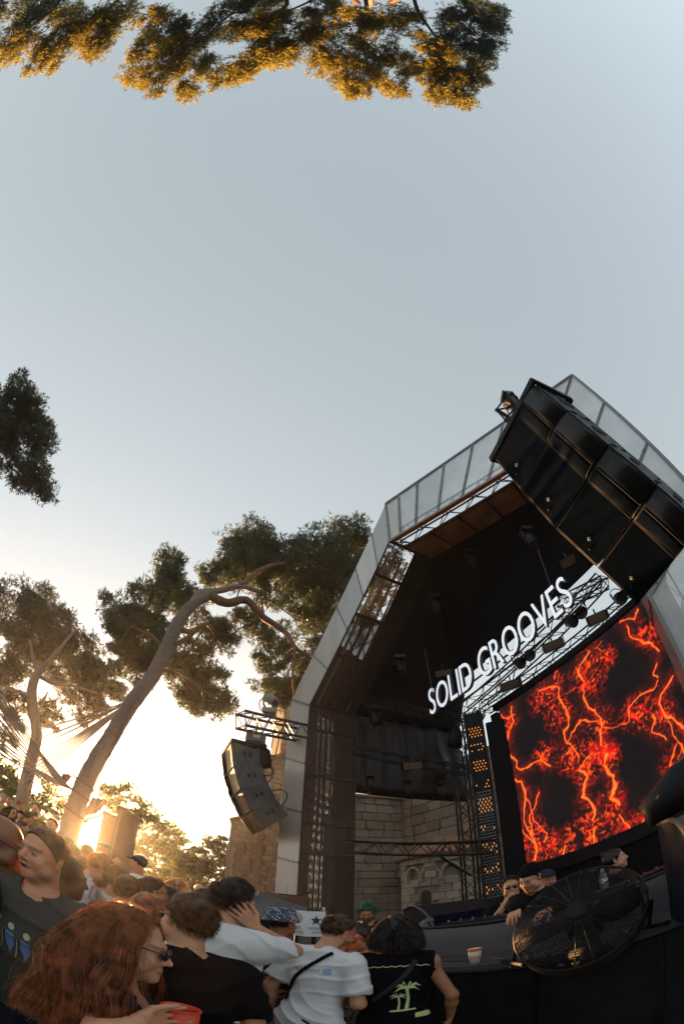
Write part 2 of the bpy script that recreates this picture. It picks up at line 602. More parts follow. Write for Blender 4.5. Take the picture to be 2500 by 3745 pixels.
# ---- pine at the left edge
base = pol(-38.9, 17, 0); base.z = ground_h(base.x, base.y) - .1
pine2 = thing('pine_tree', 'shorter pine with crooked trunk at the left edge behind the white ropes', 'tree', base)
tq = [(75, 2950, 17), (95, 2870, 17), (120, 2760, 17), (135, 2680, 17), (118, 2570, 17), (120, 2510, 17), (140, 2460, 17), (168, 2430, 17)]
path = [at(*q) for q in tq]
pp = smooth_path([base] + path, 14)
V, F = barked(pp, np.interp(np.linspace(0, 1, len(pp)), [0, .2, .7, 1], [.32, .27, .22, .13]), 4)
np_mesh('trunk', V, F, bark, pine2, True)
lim = [([(140, 2460, 17), (125, 2420, 17.2), (110, 2340, 17.6)], .13, .05), ([(150, 2475, 17), (200, 2500, 16.8), (270, 2510, 16.6), (360, 2535, 16.4)], .11, .04),
       ([(240, 2508, 16.7), (265, 2555, 16.4), (300, 2580, 16.2)], .06, .03), ([(118, 2560, 17), (70, 2530, 16.6), (30, 2520, 16.3)], .07, .03),
       ([(168, 2430, 17), (220, 2370, 17.4), (280, 2300, 17.8)], .11, .04), ([(140, 2600, 17), (160, 2570, 16.9), (175, 2530, 17)], .06, .02)]
starts = list(path[4:])
for i, (pl, a, b) in enumerate(lim):
    q = [at(*k) for k in pl]
    starts += q[1:]
    branch('limb', q, a, b, pine2, bark, 6, 8, i)
cl = px_clumps([(60, 2210, 80, 24), (130, 2250, 90, 24), (50, 2310, 90, 23), (190, 2280, 80, 24), (140, 2350, 100, 23), (240, 2330, 80, 23.5), (300, 2380, 70, 23), (210, 2420, 80, 22.5), (290, 2450, 75, 22), (345, 2420, 50, 22.5), (330, 2480, 50, 22), (170, 2190, 45, 24.5), (30, 2420, 60, 22), (80, 2440, 60, 22), (20, 2500, 50, 21.5), (40, 2580, 50, 21), (90, 2570, 45, 21), (400, 2510, 50, 21.5), (430, 2530, 40, 21.4), (330, 2560, 60, 21), (260, 2560, 40, 21), (180, 2600, 40, 20.5), (360, 2600, 40, 20.8), (300, 2620, 35, 20.6), (170, 2650, 40, 20.4), (60, 2640, 40, 20.4), (30, 2700, 35, 20)], 1000)
P_, D_, rg = puffs(cl, 12)
needle_mesh('crown', P_, D_, .17, .055, 6, leaf_pine, pine2, rg)
twigs(pine2, starts, cl, .022, 6, bark_red)

# ---- crown that enters the frame at the left, half way up
base = Vector((-13.5, 2.2, 0)); base.z = ground_h(base.x, base.y) - .1
pine3 = thing('pine_tree', 'tall pine whose dark crown enters at the left edge of the sky', 'tree', base)
top = far(-60, 1640, 16)
V, F = tube_np(smooth_path([base, base + Vector((.3, .3, 5)), Vector(top) - Vector((1.2, .6, 2.0)), top], 6), np.linspace(.36, .14, 19), 10, .035, np.random.default_rng(5))
np_mesh('trunk', V, F, bark, pine3, True)
cl = px_clumps([(60, 1440, 75, 15.5), (20, 1500, 90, 15.6), (110, 1500, 70, 15.5), (140, 1560, 60, 15.4), (70, 1580, 85, 15.3), (150, 1610, 50, 15.3), (10, 1600, 60, 15.5), (90, 1680, 60, 15), (150, 1740, 55, 14.8), (110, 1770, 50, 14.7), (170, 1790, 40, 14.6), (60, 1750, 35, 14.9), (20, 1680, 40, 15), (-60, 1520, 110, 15.5), (-60, 1660, 80, 15.2), (130, 1650, 40, 15.2)], 1000)
P_, D_, rg = puffs(cl, 13)
needle_mesh('crown', P_, D_, .12, .034, 6, leaf_pine, pine3, rg)
q = [far(-60, 1640, 16), far(0, 1620, 15.4), far(35, 1640, 15.2), far(70, 1710, 15), far(100, 1750, 14.8)]
branch('limb', q, .13, .05, pine3, bark_red, 6, 8, 2)
twigs(pine3, q, cl, .035, 7)

# ---- boughs overhead, from a pine standing behind the camera
base = Vector((-.5, -15.0, 0))
pine4 = thing('pine_tree', 'overhanging pine with sunlit golden boughs along the top edge', 'tree', base)
V, F = tube_np(smooth_path([base, Vector((-.3, -14.6, 6)), Vector((.2, -13.8, 13)), Vector((.4, -12.5, 20))], 6), np.linspace(.42, .2, 19), 12, .035, np.random.default_rng(6))
np_mesh('trunk', V, F, bark, pine4, True)
hub = Vector((.4, -12.5, 20))
bl = [[(940, -150), (910, 20), (840, 55), (760, 130)], [(1000, -100), (1050, 10), (990, 60), (975, 130), (960, 170)], [(1300, -160), (1340, 20), (1315, 90), (1330, 180), (1340, 230)],
      [(1480, -120), (1520, 20), (1560, 90), (1610, 160)], [(1640, -60), (1700, 20), (1750, 50)], [(300, -100), (200, 30), (120, 90), (60, 160)], [(560, -140), (430, 0), (330, 90), (250, 150)], [(1200, -60), (1140, 0), (1030, 50)]]
starts = []
for i, pl in enumerate(bl):
    q = [far(x, y, 20 - .5 * k) for k, (x, y) in enumerate(pl)]
    starts += q
    branch('limb', [hub.lerp(q[0], .3) + Vector((0, 0, .5)), hub.lerp(q[0], .7)] + q, .14, .035, pine4, bark_red, 6, 8, i)
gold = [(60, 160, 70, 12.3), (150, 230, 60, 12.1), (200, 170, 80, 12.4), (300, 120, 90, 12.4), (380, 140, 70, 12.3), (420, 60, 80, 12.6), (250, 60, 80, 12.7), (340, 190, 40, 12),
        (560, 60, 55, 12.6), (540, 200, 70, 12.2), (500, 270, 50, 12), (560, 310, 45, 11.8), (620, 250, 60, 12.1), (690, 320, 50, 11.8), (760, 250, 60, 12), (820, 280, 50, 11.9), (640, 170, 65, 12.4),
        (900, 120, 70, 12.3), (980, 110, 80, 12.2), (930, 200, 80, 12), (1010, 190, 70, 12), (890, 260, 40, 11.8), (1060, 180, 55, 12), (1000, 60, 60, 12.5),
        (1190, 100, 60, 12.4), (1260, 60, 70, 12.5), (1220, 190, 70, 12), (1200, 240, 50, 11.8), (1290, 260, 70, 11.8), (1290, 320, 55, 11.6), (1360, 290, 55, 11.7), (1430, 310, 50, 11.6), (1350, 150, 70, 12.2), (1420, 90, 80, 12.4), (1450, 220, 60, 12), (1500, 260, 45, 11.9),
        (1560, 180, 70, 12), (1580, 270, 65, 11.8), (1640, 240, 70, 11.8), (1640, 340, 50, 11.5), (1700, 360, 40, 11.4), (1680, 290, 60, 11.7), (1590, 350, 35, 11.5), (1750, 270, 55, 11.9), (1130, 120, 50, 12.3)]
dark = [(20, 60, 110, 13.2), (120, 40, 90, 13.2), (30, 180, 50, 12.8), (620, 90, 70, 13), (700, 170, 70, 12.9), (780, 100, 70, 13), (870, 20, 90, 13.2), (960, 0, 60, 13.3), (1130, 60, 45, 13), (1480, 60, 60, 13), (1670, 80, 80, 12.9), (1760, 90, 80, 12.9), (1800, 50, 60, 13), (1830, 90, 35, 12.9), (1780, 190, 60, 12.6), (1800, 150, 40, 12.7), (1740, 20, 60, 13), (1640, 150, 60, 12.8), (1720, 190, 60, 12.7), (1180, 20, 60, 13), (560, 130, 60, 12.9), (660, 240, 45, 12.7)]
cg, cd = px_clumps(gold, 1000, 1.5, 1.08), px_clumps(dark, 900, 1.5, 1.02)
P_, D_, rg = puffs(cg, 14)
needle_mesh('crown', P_, D_, .17, .04, 7, leaf_sun_tint, pine4, rg)
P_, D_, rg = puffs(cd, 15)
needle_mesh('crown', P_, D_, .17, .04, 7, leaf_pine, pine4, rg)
twigs(pine4, starts, cg[::2] + cd[::2], .03, 8)

# ---- broadleaf trees and hedge in the distance, against the sun
def broad(name, label, base_az, d, L, n, size, seed, m, cat='tree', group=None):
    b = pol(base_az, d, 0); b.z = ground_h(b.x, b.y) - .1
    t = thing(name, label, cat, b, group)
    cl = px_clumps(L, n)
    c0 = Vector(np.mean([c[0] for c in cl], axis=0))
    fork = b.lerp(Vector((c0.x, c0.y, c0.z)), .45); fork.x, fork.y = b.x * .8 + fork.x * .2, b.y * .8 + fork.y * .2
    branch('trunk', [b, b.lerp(fork, .5) + Vector((.15, 0, 0)), fork], .2, .13, t, bark, 4, 8, seed)
    P_, D_, rg = puffs(cl, seed, .9)
    leaf_mesh('crown', P_, size, m, t, rg)
    for i, (c, r, k) in enumerate(cl):
        branch('branch', [fork, fork.lerp(Vector(c), .5) + Vector((0, 0, .2)), c], .07, .02, t, bark, 3, 5, i)
    return t
broad('broadleaf_tree', 'sparse sunlit broadleaf tree directly behind the leaning pine trunk', -31.6, 26, [(170, 2870, 35, 26), (130, 2930, 50, 26), (180, 2940, 45, 26), (225, 2900, 35, 26), (160, 3010, 50, 26), (230, 2980, 45, 26), (385, 2895, 40, 26), (420, 2920, 50, 26), (470, 2910, 45, 26), (510, 2950, 40, 26), (410, 2950, 40, 26), (450, 2980, 45, 26), (490, 3000, 40, 26)], 900, .16, 21, leaf_broad)
broad('broadleaf_tree', 'rounded broadleaf tree between the two dark pillars and the hedge', -22.5, 27, [(520, 3010, 50, 27), (570, 3020, 55, 27), (620, 3060, 55, 27), (540, 3090, 60, 27), (600, 3120, 70, 27), (660, 3120, 55, 27), (680, 3180, 60, 27), (580, 3190, 70, 27), (520, 3170, 55, 27), (640, 3230, 60, 27), (500, 3100, 40, 27)], 1300, .15, 22, leaf_broad)
broad('broadleaf_tree', 'leafy tree glowing gold at the left edge above the hillside crowd', -41.5, 22, [(10, 2790, 50, 22), (30, 2850, 50, 22), (10, 2880, 60, 22), (60, 2900, 40, 22), (-30, 2840, 60, 22), (90, 2960, 40, 22), (130, 2990, 40, 22)], 900, .15, 23, leaf_broad)
broad('hedge', 'grey-green hedge between the broadleaf tree and the stone church', -15.0, 25, [(730, 3130, 50, 25), (790, 3110, 50, 25), (840, 3110, 50, 25), (720, 3190, 60, 25), (790, 3180, 70, 25), (850, 3190, 60, 25), (740, 3260, 65, 25), (810, 3260, 70, 25), (870, 3250, 60, 25), (690, 3250, 50, 25)], 1700, .12, 24, leaf_hedge, 'hedge')

# ---- two pillars standing in front of the sun
plaster = mat('rough_plaster', (.22, .15, .10), .9, var=.2, vscale=2, bump=.5, bscale=12)
for lab, xt, xb, yt, wd, d in (('leaning dark pillar right beside the setting sun', 402, 364, 2985, .42, 15), ('wide square pillar right of the setting sun, with two faces showing', 470, 432, 2985, .62, 14)):
    a, b = at(xb, 3180, d), at(xt, yt, d)
    z0 = ground_h(a.x, a.y) - .1
    a = a + (a - b) * ((a.z - z0) / (b.z - a.z)); 
    o = thing('pillar', lab, 'pillar', a, 'pillars in front of the sun')
    bm = bmesh.new()
    rot = Matrix.Rotation(R_(38), 3, 'Z')
    rings = []
    for k in range(7):
        c = a.lerp(b, k / 6); ww = wd * (1.12 - .2 * k / 6) * (1 + .02 * math.sin(k * 3.1))
        rings.append([bm.verts.new(c + rot @ Vector((sx * ww / 2, sy * ww / 2, 0))) for sx, sy in ((-1, -1), (1, -1), (1, 1), (-1, 1))])
    for r0, r1 in zip(rings, rings[1:]):
        for i in range(4):
            bm.faces.new((r0[i], r0[(i + 1) % 4], r1[(i + 1) % 4], r1[i]))
    bm.faces.new(rings[-1])
    bmesh.ops.bevel(bm, geom=[e for e in bm.edges], offset=.02, segments=1, affect='EDGES')
    from_bm('shaft', bm, plaster, o)
    obox('cap', b + Vector((0, 0, .04)), (wd * 1.05, wd * 1.05, .08), plaster, o, rot, .015)

# ---- white ropes strung to the pine
rope = mat('white_rope', (.30, .22, .20), .6, var=.1, vscale=9)
t = thing('rope_fan', 'fan of white ropes from the left edge converging on the leaning pine trunk', 'rope', at(262, 2885, 12.5), 'rope fans')
e0 = at(262, 2888, 12.4)
for k in range(12):
    y = 2470 + 27 * k if k < 8 else 2686 + 17 * (k - 8)
    s = at(-20, y, 5.2 + .06 * k)
    s = s + (s - e0) * .15
    cable('rope', [s, s.lerp(e0, .5) - Vector((0, 0, .05)), e0], .015, rope, t, 3, 5)
cable('rope_knot', [e0.lerp(at(200, 2830, 11.7), .6), e0.lerp(at(230, 2858, 12), .4), e0], .03, rope, t, 3, 6)
t = thing('rope_fan', 'second fan of pale ropes dropping leftwards from higher on the leaning trunk', 'rope', at(488, 2560, 12.5), 'rope fans')
e1 = at(492, 2556, 12.55)
for k in range(9):
    xx, yy = [(150, 2665), (150, 2698), (155, 2720), (140, 2770), (130, 2790), (115, 2815), (105, 2840), (100, 2862), (95, 2885)][k]
    s = at(xx, yy, 16.2)
    cable('rope', [e1, e1.lerp(s, .5) - Vector((0, 0, .06)), s], .024, rope, t, 3, 5)
# ================================================================ stone church behind the stage
sand = mat('sandstone', (.52, .42, .33), .9, var=.3, vscale=1.6, bump=.9, bscale=16, col2=(.26, .20, .155), world=True, detail=7)
sand_warm = mat('sandstone_warm', (.46, .35, .24), .9, var=.28, vscale=1.6, bump=.9, bscale=16, col2=(.30, .22, .15), world=True, detail=7)
mortar = mat('mortar', (.20, .165, .135), .95, var=.2, vscale=5, bump=.4, bscale=30)
tile_m = mat('clay_tile', (.36, .17, .10), .8, var=.4, vscale=5, bump=.3, bscale=30, world=True)
niche_m = mat('niche_stone', (.26, .20, .155), .95, var=.2, vscale=4)

_st = {}
def stone_mesh(m, k):
    key = (m.name, k)
    if key in _st:
        return _st[key]
    rng = random.Random(k * 7 + 1)
    bm = bmesh.new()
    bmesh.ops.create_cube(bm, size=1)
    bmesh.ops.bevel(bm, geom=bm.edges[:], offset=.07, segments=1, affect='EDGES')
    for v in bm.verts:
        v.co += Vector([rng.uniform(-.034, .034) for _ in range(3)])
    me = bpy.data.meshes.new('stone')
    bm.to_mesh(me); bm.free()
    setup_mesh(me, m, False)
    _st[key] = me
    return me

def stones(parent, p0, p1, z0, z1, h, lmin, lmax, m, seed, skip=None, proud=.03):
    """coursed ashlar between plan points p0 -> p1; skip(s, z) leaves openings"""
    rng = random.Random(seed)
    d = Vector((p1[0] - p0[0], p1[1] - p0[1], 0)); W = d.length; d.normalize()
    nn = Vector((d.y, -d.x, 0))
    if nn.dot(Vector((-p0[0], -p0[1], 0))) < 0:
        nn = -nn
    rot = Matrix((d, -nn, Vector((0, 0, 1)))).transposed()
    z = z0; row = 0
    while z < z1 - .05:
        hh = min(h * rng.uniform(.85, 1.15), z1 - z)
        s = -rng.uniform(0, lmax * .6)
        while s < W:
            l = rng.uniform(lmin, lmax)
            a, b = max(s, 0), min(s + l, W)
            if b - a > .06 and not (skip and skip((a + b) / 2, z + hh / 2)):
                o = bpy.data.objects.new('stone', stone_mesh(m, rng.randrange(6)))
                link(o, parent)
                pr = rng.uniform(-.026, .026)
                c = Vector((p0[0], p0[1], 0)) + d * ((a + b) / 2) + Vector((0, 0, z + hh / 2)) + nn * (proud - .06 + pr)
                o.matrix_basis = Matrix.Translation(c) @ (rot @ Matrix.Diagonal((b - a - .03, .13, hh - .03))).to_4x4()
            s += l
        z += hh; row += 1

def back_wall(parent, p0, p1, z0, z1, th=.4, m=None):
    d = Vector((p1[0] - p0[0], p1[1] - p0[1], 0)); nn = Vector((d.y, -d.x, 0)).normalized()
    if nn.dot(Vector((-p0[0], -p0[1], 0))) < 0:
        nn = -nn
    q = [Vector((p0[0], p0[1], z0)), Vector((p1[0], p1[1], z0)), Vector((p1[0], p1[1], z1)), Vector((p0[0], p0[1], z1))]
    return prism('wall_core', [v - nn * .045 for v in q], -nn * th, m or mortar, parent)

def tile_row(parent, p0, p1, n, r, slope, L, m=None):
    """barrel tiles along an eave; slope: direction (vector) each tile runs up the roof"""
    p0, p1 = Vector(p0), Vector(p1)
    for i in range(n):
        c = p0.lerp(p1, (i + .5) / n)
        o = rod('roof_tile', c, c + slope * L, r, m or tile_m, parent)

church = thing('stone_church', 'sandstone church with tiled roofs and arched niches behind the left leg of the portal', 'church', pol(-8, 21, 0))
# left bay with arched niches
pA, pB, pC = pol(-12.0, 20.0), pol(-9.6, 20.3), pol(-3.0, 21.2)
zt = at(870, 3005, 20).z
def nich(W, zs):
    def f(s, z):
        for (a, b, za, zb) in zs:
            if a < s < b and za < z < zb:
                return True
        return False
    return f
back_wall(church, pA, pB, -.2, zt); stones(church, pA, pB, .6, zt, .27, .26, .48, sand_warm, 1, nich(1, [(.28, .62, 1.2, 4.6)]))
zt2 = at(985, 2770, 21).z
back_wall(church, pB, pC, -.2, zt2, .5); stones(church, pB, pC, .6, zt2 - .2, .27, .28, .5, sand_warm, 2, nich(1, [(.15, .5, 1.2, 6.0), (.85, 1.2, 1.2, 6.4)]))
for (p, q, s0, za, zb) in ((pA, pB, .45, 1.2, 4.6), (pB, pC, .325, 1.2, 6.0), (pB, pC, 1.02, 1.2, 6.4)):
    d = (q - p).normalized(); c = p + d * s0; nn = Vector((d.y, -d.x, 0))
    if nn.dot(-p) < 0: nn = -nn
    poly = [Vector((c.x, c.y, za)) + d * -.16, Vector((c.x, c.y, za)) + d * .16] + [Vector((c.x, c.y, zb - .16)) + d * (.16 * math.cos(a)) + Vector((0, 0, .16 * math.sin(a))) for a in [math.pi * k / 8 for k in range(9)]]
    prism('niche', [v - nn * .03 for v in poly], -nn * .02, niche_m, church)
    for k in range(9):
        a = math.pi * (k + .5) / 9
        cc = Vector((c.x, c.y, zb - .16)) + d * (.24 * math.cos(a)) + Vector((0, 0, .24 * math.sin(a)))
        o = bpy.data.objects.new('arch_stone', stone_mesh(sand_warm, k % 6)); link(o, church)
        rot = Matrix((d, -nn, Vector((0, 0, 1)))).transposed() @ Matrix.Rotation(-a + math.pi / 2, 3, 'Y')
        o.matrix_basis = Matrix.Translation(cc + nn * .01) @ (rot @ Matrix.Diagonal((.085, .14, .15))).to_4x4()
# roofs
n_away = pol(-9, 1).normalized()
prism('roof', [Vector((pA.x - .2, pA.y - .1, zt)), Vector((pB.x, pB.y, zt)) + Vector((0, 0, .55)), Vector((pB.x, pB.y, zt + .66)), Vector((pA.x - .25, pA.y - .1, zt + .1))], n_away * 3, tile_m, church)
gz = at(1045, 2700, 21).z
prism('roof', [Vector((pB.x + .1, pB.y, zt2 - .9)), Vector((pC.x, pC.y, gz + .5)), Vector((pC.x, pC.y, gz + .65)), Vector((pB.x, pB.y, zt2 - .75))], n_away * 4, tile_m, church)
for k in range(9):
    a = Vector((pB.x + .1, pB.y - .12, zt2 - .78)).lerp(Vector((pC.x, pC.y - .12, gz + .6)), (k + .5) / 9)
    rod('roof_tile', a, a + n_away * 1.2, .09, tile_m, church)
# bell tower behind the portal leg
pT0, pT1 = pol(-7.2, 23), pol(-2.4, 23.6)
tz = at(1052, 2560, 23).z + 1.2
back_wall(church, pT0, pT1, 2, tz, 2.0); stones(church, pT0, pT1, 6.0, tz, .29, .3, .55, sand_warm, 3)
prism('tower_roof', [Vector((pT0.x - .2, pT0.y - .2, tz)), Vector((pT1.x + .2, pT1.y - .2, tz)), Vector(((pT0.x + pT1.x) / 2, pT0.y + 1, tz + 1.0))], n_away * 2.2, tile_m, church)

# cloister walls and apse behind the stage
cloister = thing('cloister_wall', 'stone block wall with a clay tile eave under the black stage curtain', 'wall', pol(8.8, 18.4, 0))
c0, c1, c2 = pol(.6, 17.4), pol(8.9, 18.6), pol(21.5, 15.8)
ze = at(1400, 2925, 18).z + .22
back_wall(cloister, c0, c1 + (c1 - c0).normalized() * .8, -.2, ze); stones(cloister, c0, c1, 0, ze - .12, .38, .45, .8, sand, 4)
back_wall(cloister, c1 + (c1 - c2).normalized() * .3, c2, -.2, ze + .9); stones(cloister, c1, c2, 0, ze + .85, .44, .5, .95, sand, 5)
ee0, ee1 = Vector((c0.x, c0.y - .15, ze)), Vector((c1.x, c1.y - .15, ze))
prism('eave_board', [ee0 + Vector((0, 0, -.12)), ee1 + Vector((0, 0, -.12)), ee1 + Vector((0, 0, -.02)), ee0 + Vector((0, 0, -.02))], Vector((0, .3, 0)), sand, cloister)
for k in range(13):
    a = ee0.lerp(ee1, (k + .5) / 13)
    rod('roof_tile', a + Vector((0, -.12, .07)), a + Vector((0, 1.2, .75)), .085, tile_m, cloister)
prism('roof_slope', [ee0, ee1, ee1 + Vector((0, 1.5, .8)), ee0 + Vector((0, 1.5, .8))], Vector((0, 0, .05)), tile_m, cloister)

apse = thing('apse', 'round stone apse with a band of blind arches behind the stage truss', 'apse', pol(14.2, 16.6, 0))
ac = pol(14.6, 17.0); ar = 1.75
zc = at(1560, 3135, 15.6).z
bm = bmesh.new()
bmesh.ops.create_cone(bm, cap_ends=True, segments=40, radius1=ar - .05, radius2=ar - .05, depth=zc + .2, matrix=Matrix.Translation(ac + Vector((0, 0, zc / 2 - .1))))
from_bm('wall_core', bm, mortar, apse, True)
toc = math.atan2(-ac.y, -ac.x)
rng = random.Random(9)
z = 0
zarch = zc - .95
while z < zc - .05:
    hh = .30
    for k in range(13):
        a = toc + (k - 6 + (.5 if int(z / .3) % 2 else 0)) * .255
        inarch = zarch < z < zc - .3 and abs(((a - toc + 10 * .38) % .38) - .19) < .10
        door = abs(a - toc + .52) < .14 and z < zc - 1.4 and z > .4
        if inarch or door:
            continue
        c = ac + Vector((math.cos(a), math.sin(a), 0)) * (ar - .03 + rng.uniform(-.01, .012) + (.05 if z > zarch - .05 else 0)) + Vector((0, 0, z + hh / 2))
        o = bpy.data.objects.new('stone', stone_mesh(sand, rng.randrange(6))); link(o, apse)
        o.matrix_basis = Matrix.Translation(c) @ (Matrix.Rotation(a - math.pi / 2, 3, 'Z') @ Matrix.Diagonal((.255 * ar - .016, .12, hh - .016))).to_4x4()
    z += hh
for k in range(-3, 4):     # blind arches: rings of voussoirs + corbels
    a0 = toc + (k + .0) * .38 + .0
    for j in range(9):
        b = math.pi * (j + .5) / 9
        a = a0 + .155 * math.cos(b)
        c = ac + Vector((math.cos(a), math.sin(a), 0)) * (ar + .05) + Vector((0, 0, zc - .62 + .27 * math.sin(b)))
        o = bpy.data.objects.new('arch_stone', stone_mesh(sand, j % 6)); link(o, apse)
        o.matrix_basis = Matrix.Translation(c) @ (Matrix.Rotation(a - math.pi / 2, 3, 'Z') @ Matrix.Rotation(b - math.pi / 2, 3, 'Y') @ Matrix.Diagonal((.10, .16, .10))).to_4x4()
    a = a0 + .19
    c = ac + Vector((math.cos(a), math.sin(a), 0)) * (ar + .05) + Vector((0, 0, zc - .78))
    o = bpy.data.objects.new('corbel', stone_mesh(sand, 2)); link(o, apse)
    o.matrix_basis = Matrix.Translation(c) @ (Matrix.Rotation(a - math.pi / 2, 3, 'Z') @ Matrix.Diagonal((.13, .16, .34))).to_4x4()
bm = bmesh.new()
bmesh.ops.create_cone(bm, cap_ends=True, segments=40, radius1=ar + .22, radius2=.15, depth=.9, matrix=Matrix.Translation(ac + Vector((0, 0, zc + .45))))
from_bm('roof', bm, tile_m, apse, True)
for k in range(24):
    a = toc + (k - 11.5) * .125
    v = Vector((math.cos(a), math.sin(a), 0))
    rod('roof_tile', ac + v * (ar + .28) + Vector((0, 0, zc + .04)), ac + v * .4 + Vector((0, 0, zc + .86)), .075, tile_m, apse)
# arched slit window low on the apse
a = toc - .52
v = Vector((math.cos(a), math.sin(a), 0)); dd = Vector((-v.y, v.x, 0))
poly = [ac + v * (ar - .03) + dd * x + Vector((0, 0, zz)) for x, zz in [(-.17, .5), (.17, .5)] + [(.17 * math.cos(math.pi * k / 8), zc - 1.45 + .17 * math.sin(math.pi * k / 8)) for k in range(9)]]
prism('slit_window', poly, -v * .02, mat('dark_recess', (.05, .04, .035), .9), apse)
# ================================================================ stage portal
UU = Vector((math.sin(R_(131)), math.cos(R_(131)), 0))
NN = Vector((math.sin(R_(41)), math.cos(R_(41)), 0))
A0 = pol(-3.5, 12.0)
DEP = 2.1
def onf(x, y, off=0.0):
    return on_plane(x, y, A0 + NN * off, NN)
def az_on(az, off=0.0, z=0.0):
    d = pol(az, 1); p = A0 + NN * off
    k = p.dot(NN) / d.dot(NN)
    return Vector((d.x * k, d.y * k, z))
O1, O2, O3 = onf(1066, 2555), onf(1410, 1843), onf(2090, 1372)
O0 = Vector((O1.x, O1.y, 0)); O4 = Vector((O3.x, O3.y, 0))
I1, I2 = onf(1135, 2578), onf(1425, 1980)
I0 = Vector((I1.x, I1.y, 0))
_r = az_on(49.5)
I3 = Vector((_r.x, _r.y, I2.z)); I4 = Vector((_r.x, _r.y, 0))
B1, B2 = onf(1298, 2614, DEP), onf(1575, 2045, DEP)
B0 = Vector((B1.x, B1.y, 0))
_r = I4 + NN * DEP
B3 = Vector((_r.x, _r.y, B2.z)); B4 = Vector((_r.x, _r.y, 0))

alu_sheet = mat('brushed_alu_sheet', (.68, .67, .65), .36, .35, var=.26, vscale=1.1, col2=(.46, .42, .38), bump=.06, bscale=60)
_nt = alu_sheet.node_tree
for _k in [k for k in _nt.nodes if k.type == 'TEX_NOISE']:
    _mp = _nt.nodes.new('ShaderNodeMapping'); _mp.inputs['Scale'].default_value = (2.2, 2.2, .35)
    _src = _k.inputs['Vector'].links[0].from_socket
    _nt.links.new(_src, _mp.inputs['Vector']); _nt.links.new(_mp.outputs[0], _k.inputs['Vector'])
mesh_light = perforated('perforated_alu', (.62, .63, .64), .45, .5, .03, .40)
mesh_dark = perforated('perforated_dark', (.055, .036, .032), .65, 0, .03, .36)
frame_m = mat('portal_frame', (.22, .22, .225), .45, .8, var=.25, vscale=4)
frame_d = mat('portal_frame_dark', (.035, .033, .035), .5, .5, var=.25, vscale=4)
scrim = mat('soffit_scrim_sun_tint', (.52, .27, .13), .7, 0, var=.25, vscale=2, trans=.25)  # orange sunlight on the soffit put into the scrim colour
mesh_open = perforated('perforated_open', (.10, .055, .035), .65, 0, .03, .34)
truss_sun_tint = mat('sun_tinted_truss', (.26, .12, .065), .55, .2, var=.3, vscale=3)  # truss metal with warm sunlight painted into its colour

portal = thing('stage_portal', 'huge angular stage portal clad in metal mesh panels, open polygonal arch', 'stage portal', A0)

def panel(name, q, m, parent, thick=.03, inset=.02, nrm=None):
    """flat sheet from 4 corners with a joint gap round it; uv in metres"""
    c = (q[0] + q[1] + q[2] + q[3]) / 4
    qq = []
    for p in q:
        d = c - p
        qq.append(p + d.normalized() * inset)
    n = (qq[1] - qq[0]).cross(qq[3] - qq[0]).normalized()
    if nrm is not None and n.dot(nrm) < 0:
        n = -n
    V = qq + [p - n * thick for p in qq]
    me = bpy.data.meshes.new(name)
    F = [(0, 1, 2, 3), (7, 6, 5, 4), (0, 4, 5, 1), (1, 5, 6, 2), (2, 6, 7, 3), (3, 7, 4, 0)]
    me.from_pydata([tuple(v) for v in V], [], F)
    uvl = me.uv_layers.new(name='UVMap')
    e = (qq[1] - qq[0]).normalized(); g = n.cross(e)
    for l in me.loops:
        v = me.vertices[l.vertex_index].co
        uvl.data[l.index].uv = (v.dot(e), v.dot(g))
    setup_mesh(me, m, False)
    return link(bpy.data.objects.new(name, me), parent)

def bar(name, p, q, w, t, m, parent, nrm):
    d = q - p
    z = d.normalized(); x = nrm.cross(z).normalized(); y = z.cross(x)
    return box(name, (p + q) / 2, (w, t, d.length), m, parent, Matrix((x, y, z)).transposed())

def strip(a0, a1, b0, b1, ts, m, nrm, fm, names='panel', fw=.07, inset=.015, mats=None, rivets=False):
    """panels between edge a0->a1 and edge b0->b1 cut at ts; bars on the joints"""
    for i, (t0, t1) in enumerate(zip(ts, ts[1:])):
        panel(names, [a0.lerp(a1, t0), a0.lerp(a1, t1), b0.lerp(b1, t1), b0.lerp(b1, t0)], (mats[i] if mats else m), portal, .025, inset, nrm)
    for t in ts:
        if fm:
            bar('frame_bar', a0.lerp(a1, t) + nrm * .012, b0.lerp(b1, t) + nrm * .012, fw, .05, fm, portal, nrm)
            if rivets:
                for k in (.12, .38, .62, .88):
                    c = a0.lerp(a1, t).lerp(b0.lerp(b1, t), k) + nrm * .045
                    o = bpy.data.objects.new('rivet', unit_mesh('ball', frame_d)); link(o, portal)
                    o.matrix_basis = Matrix.Translation(c) @ Matrix.Diagonal((.022, .022, .022, 1))
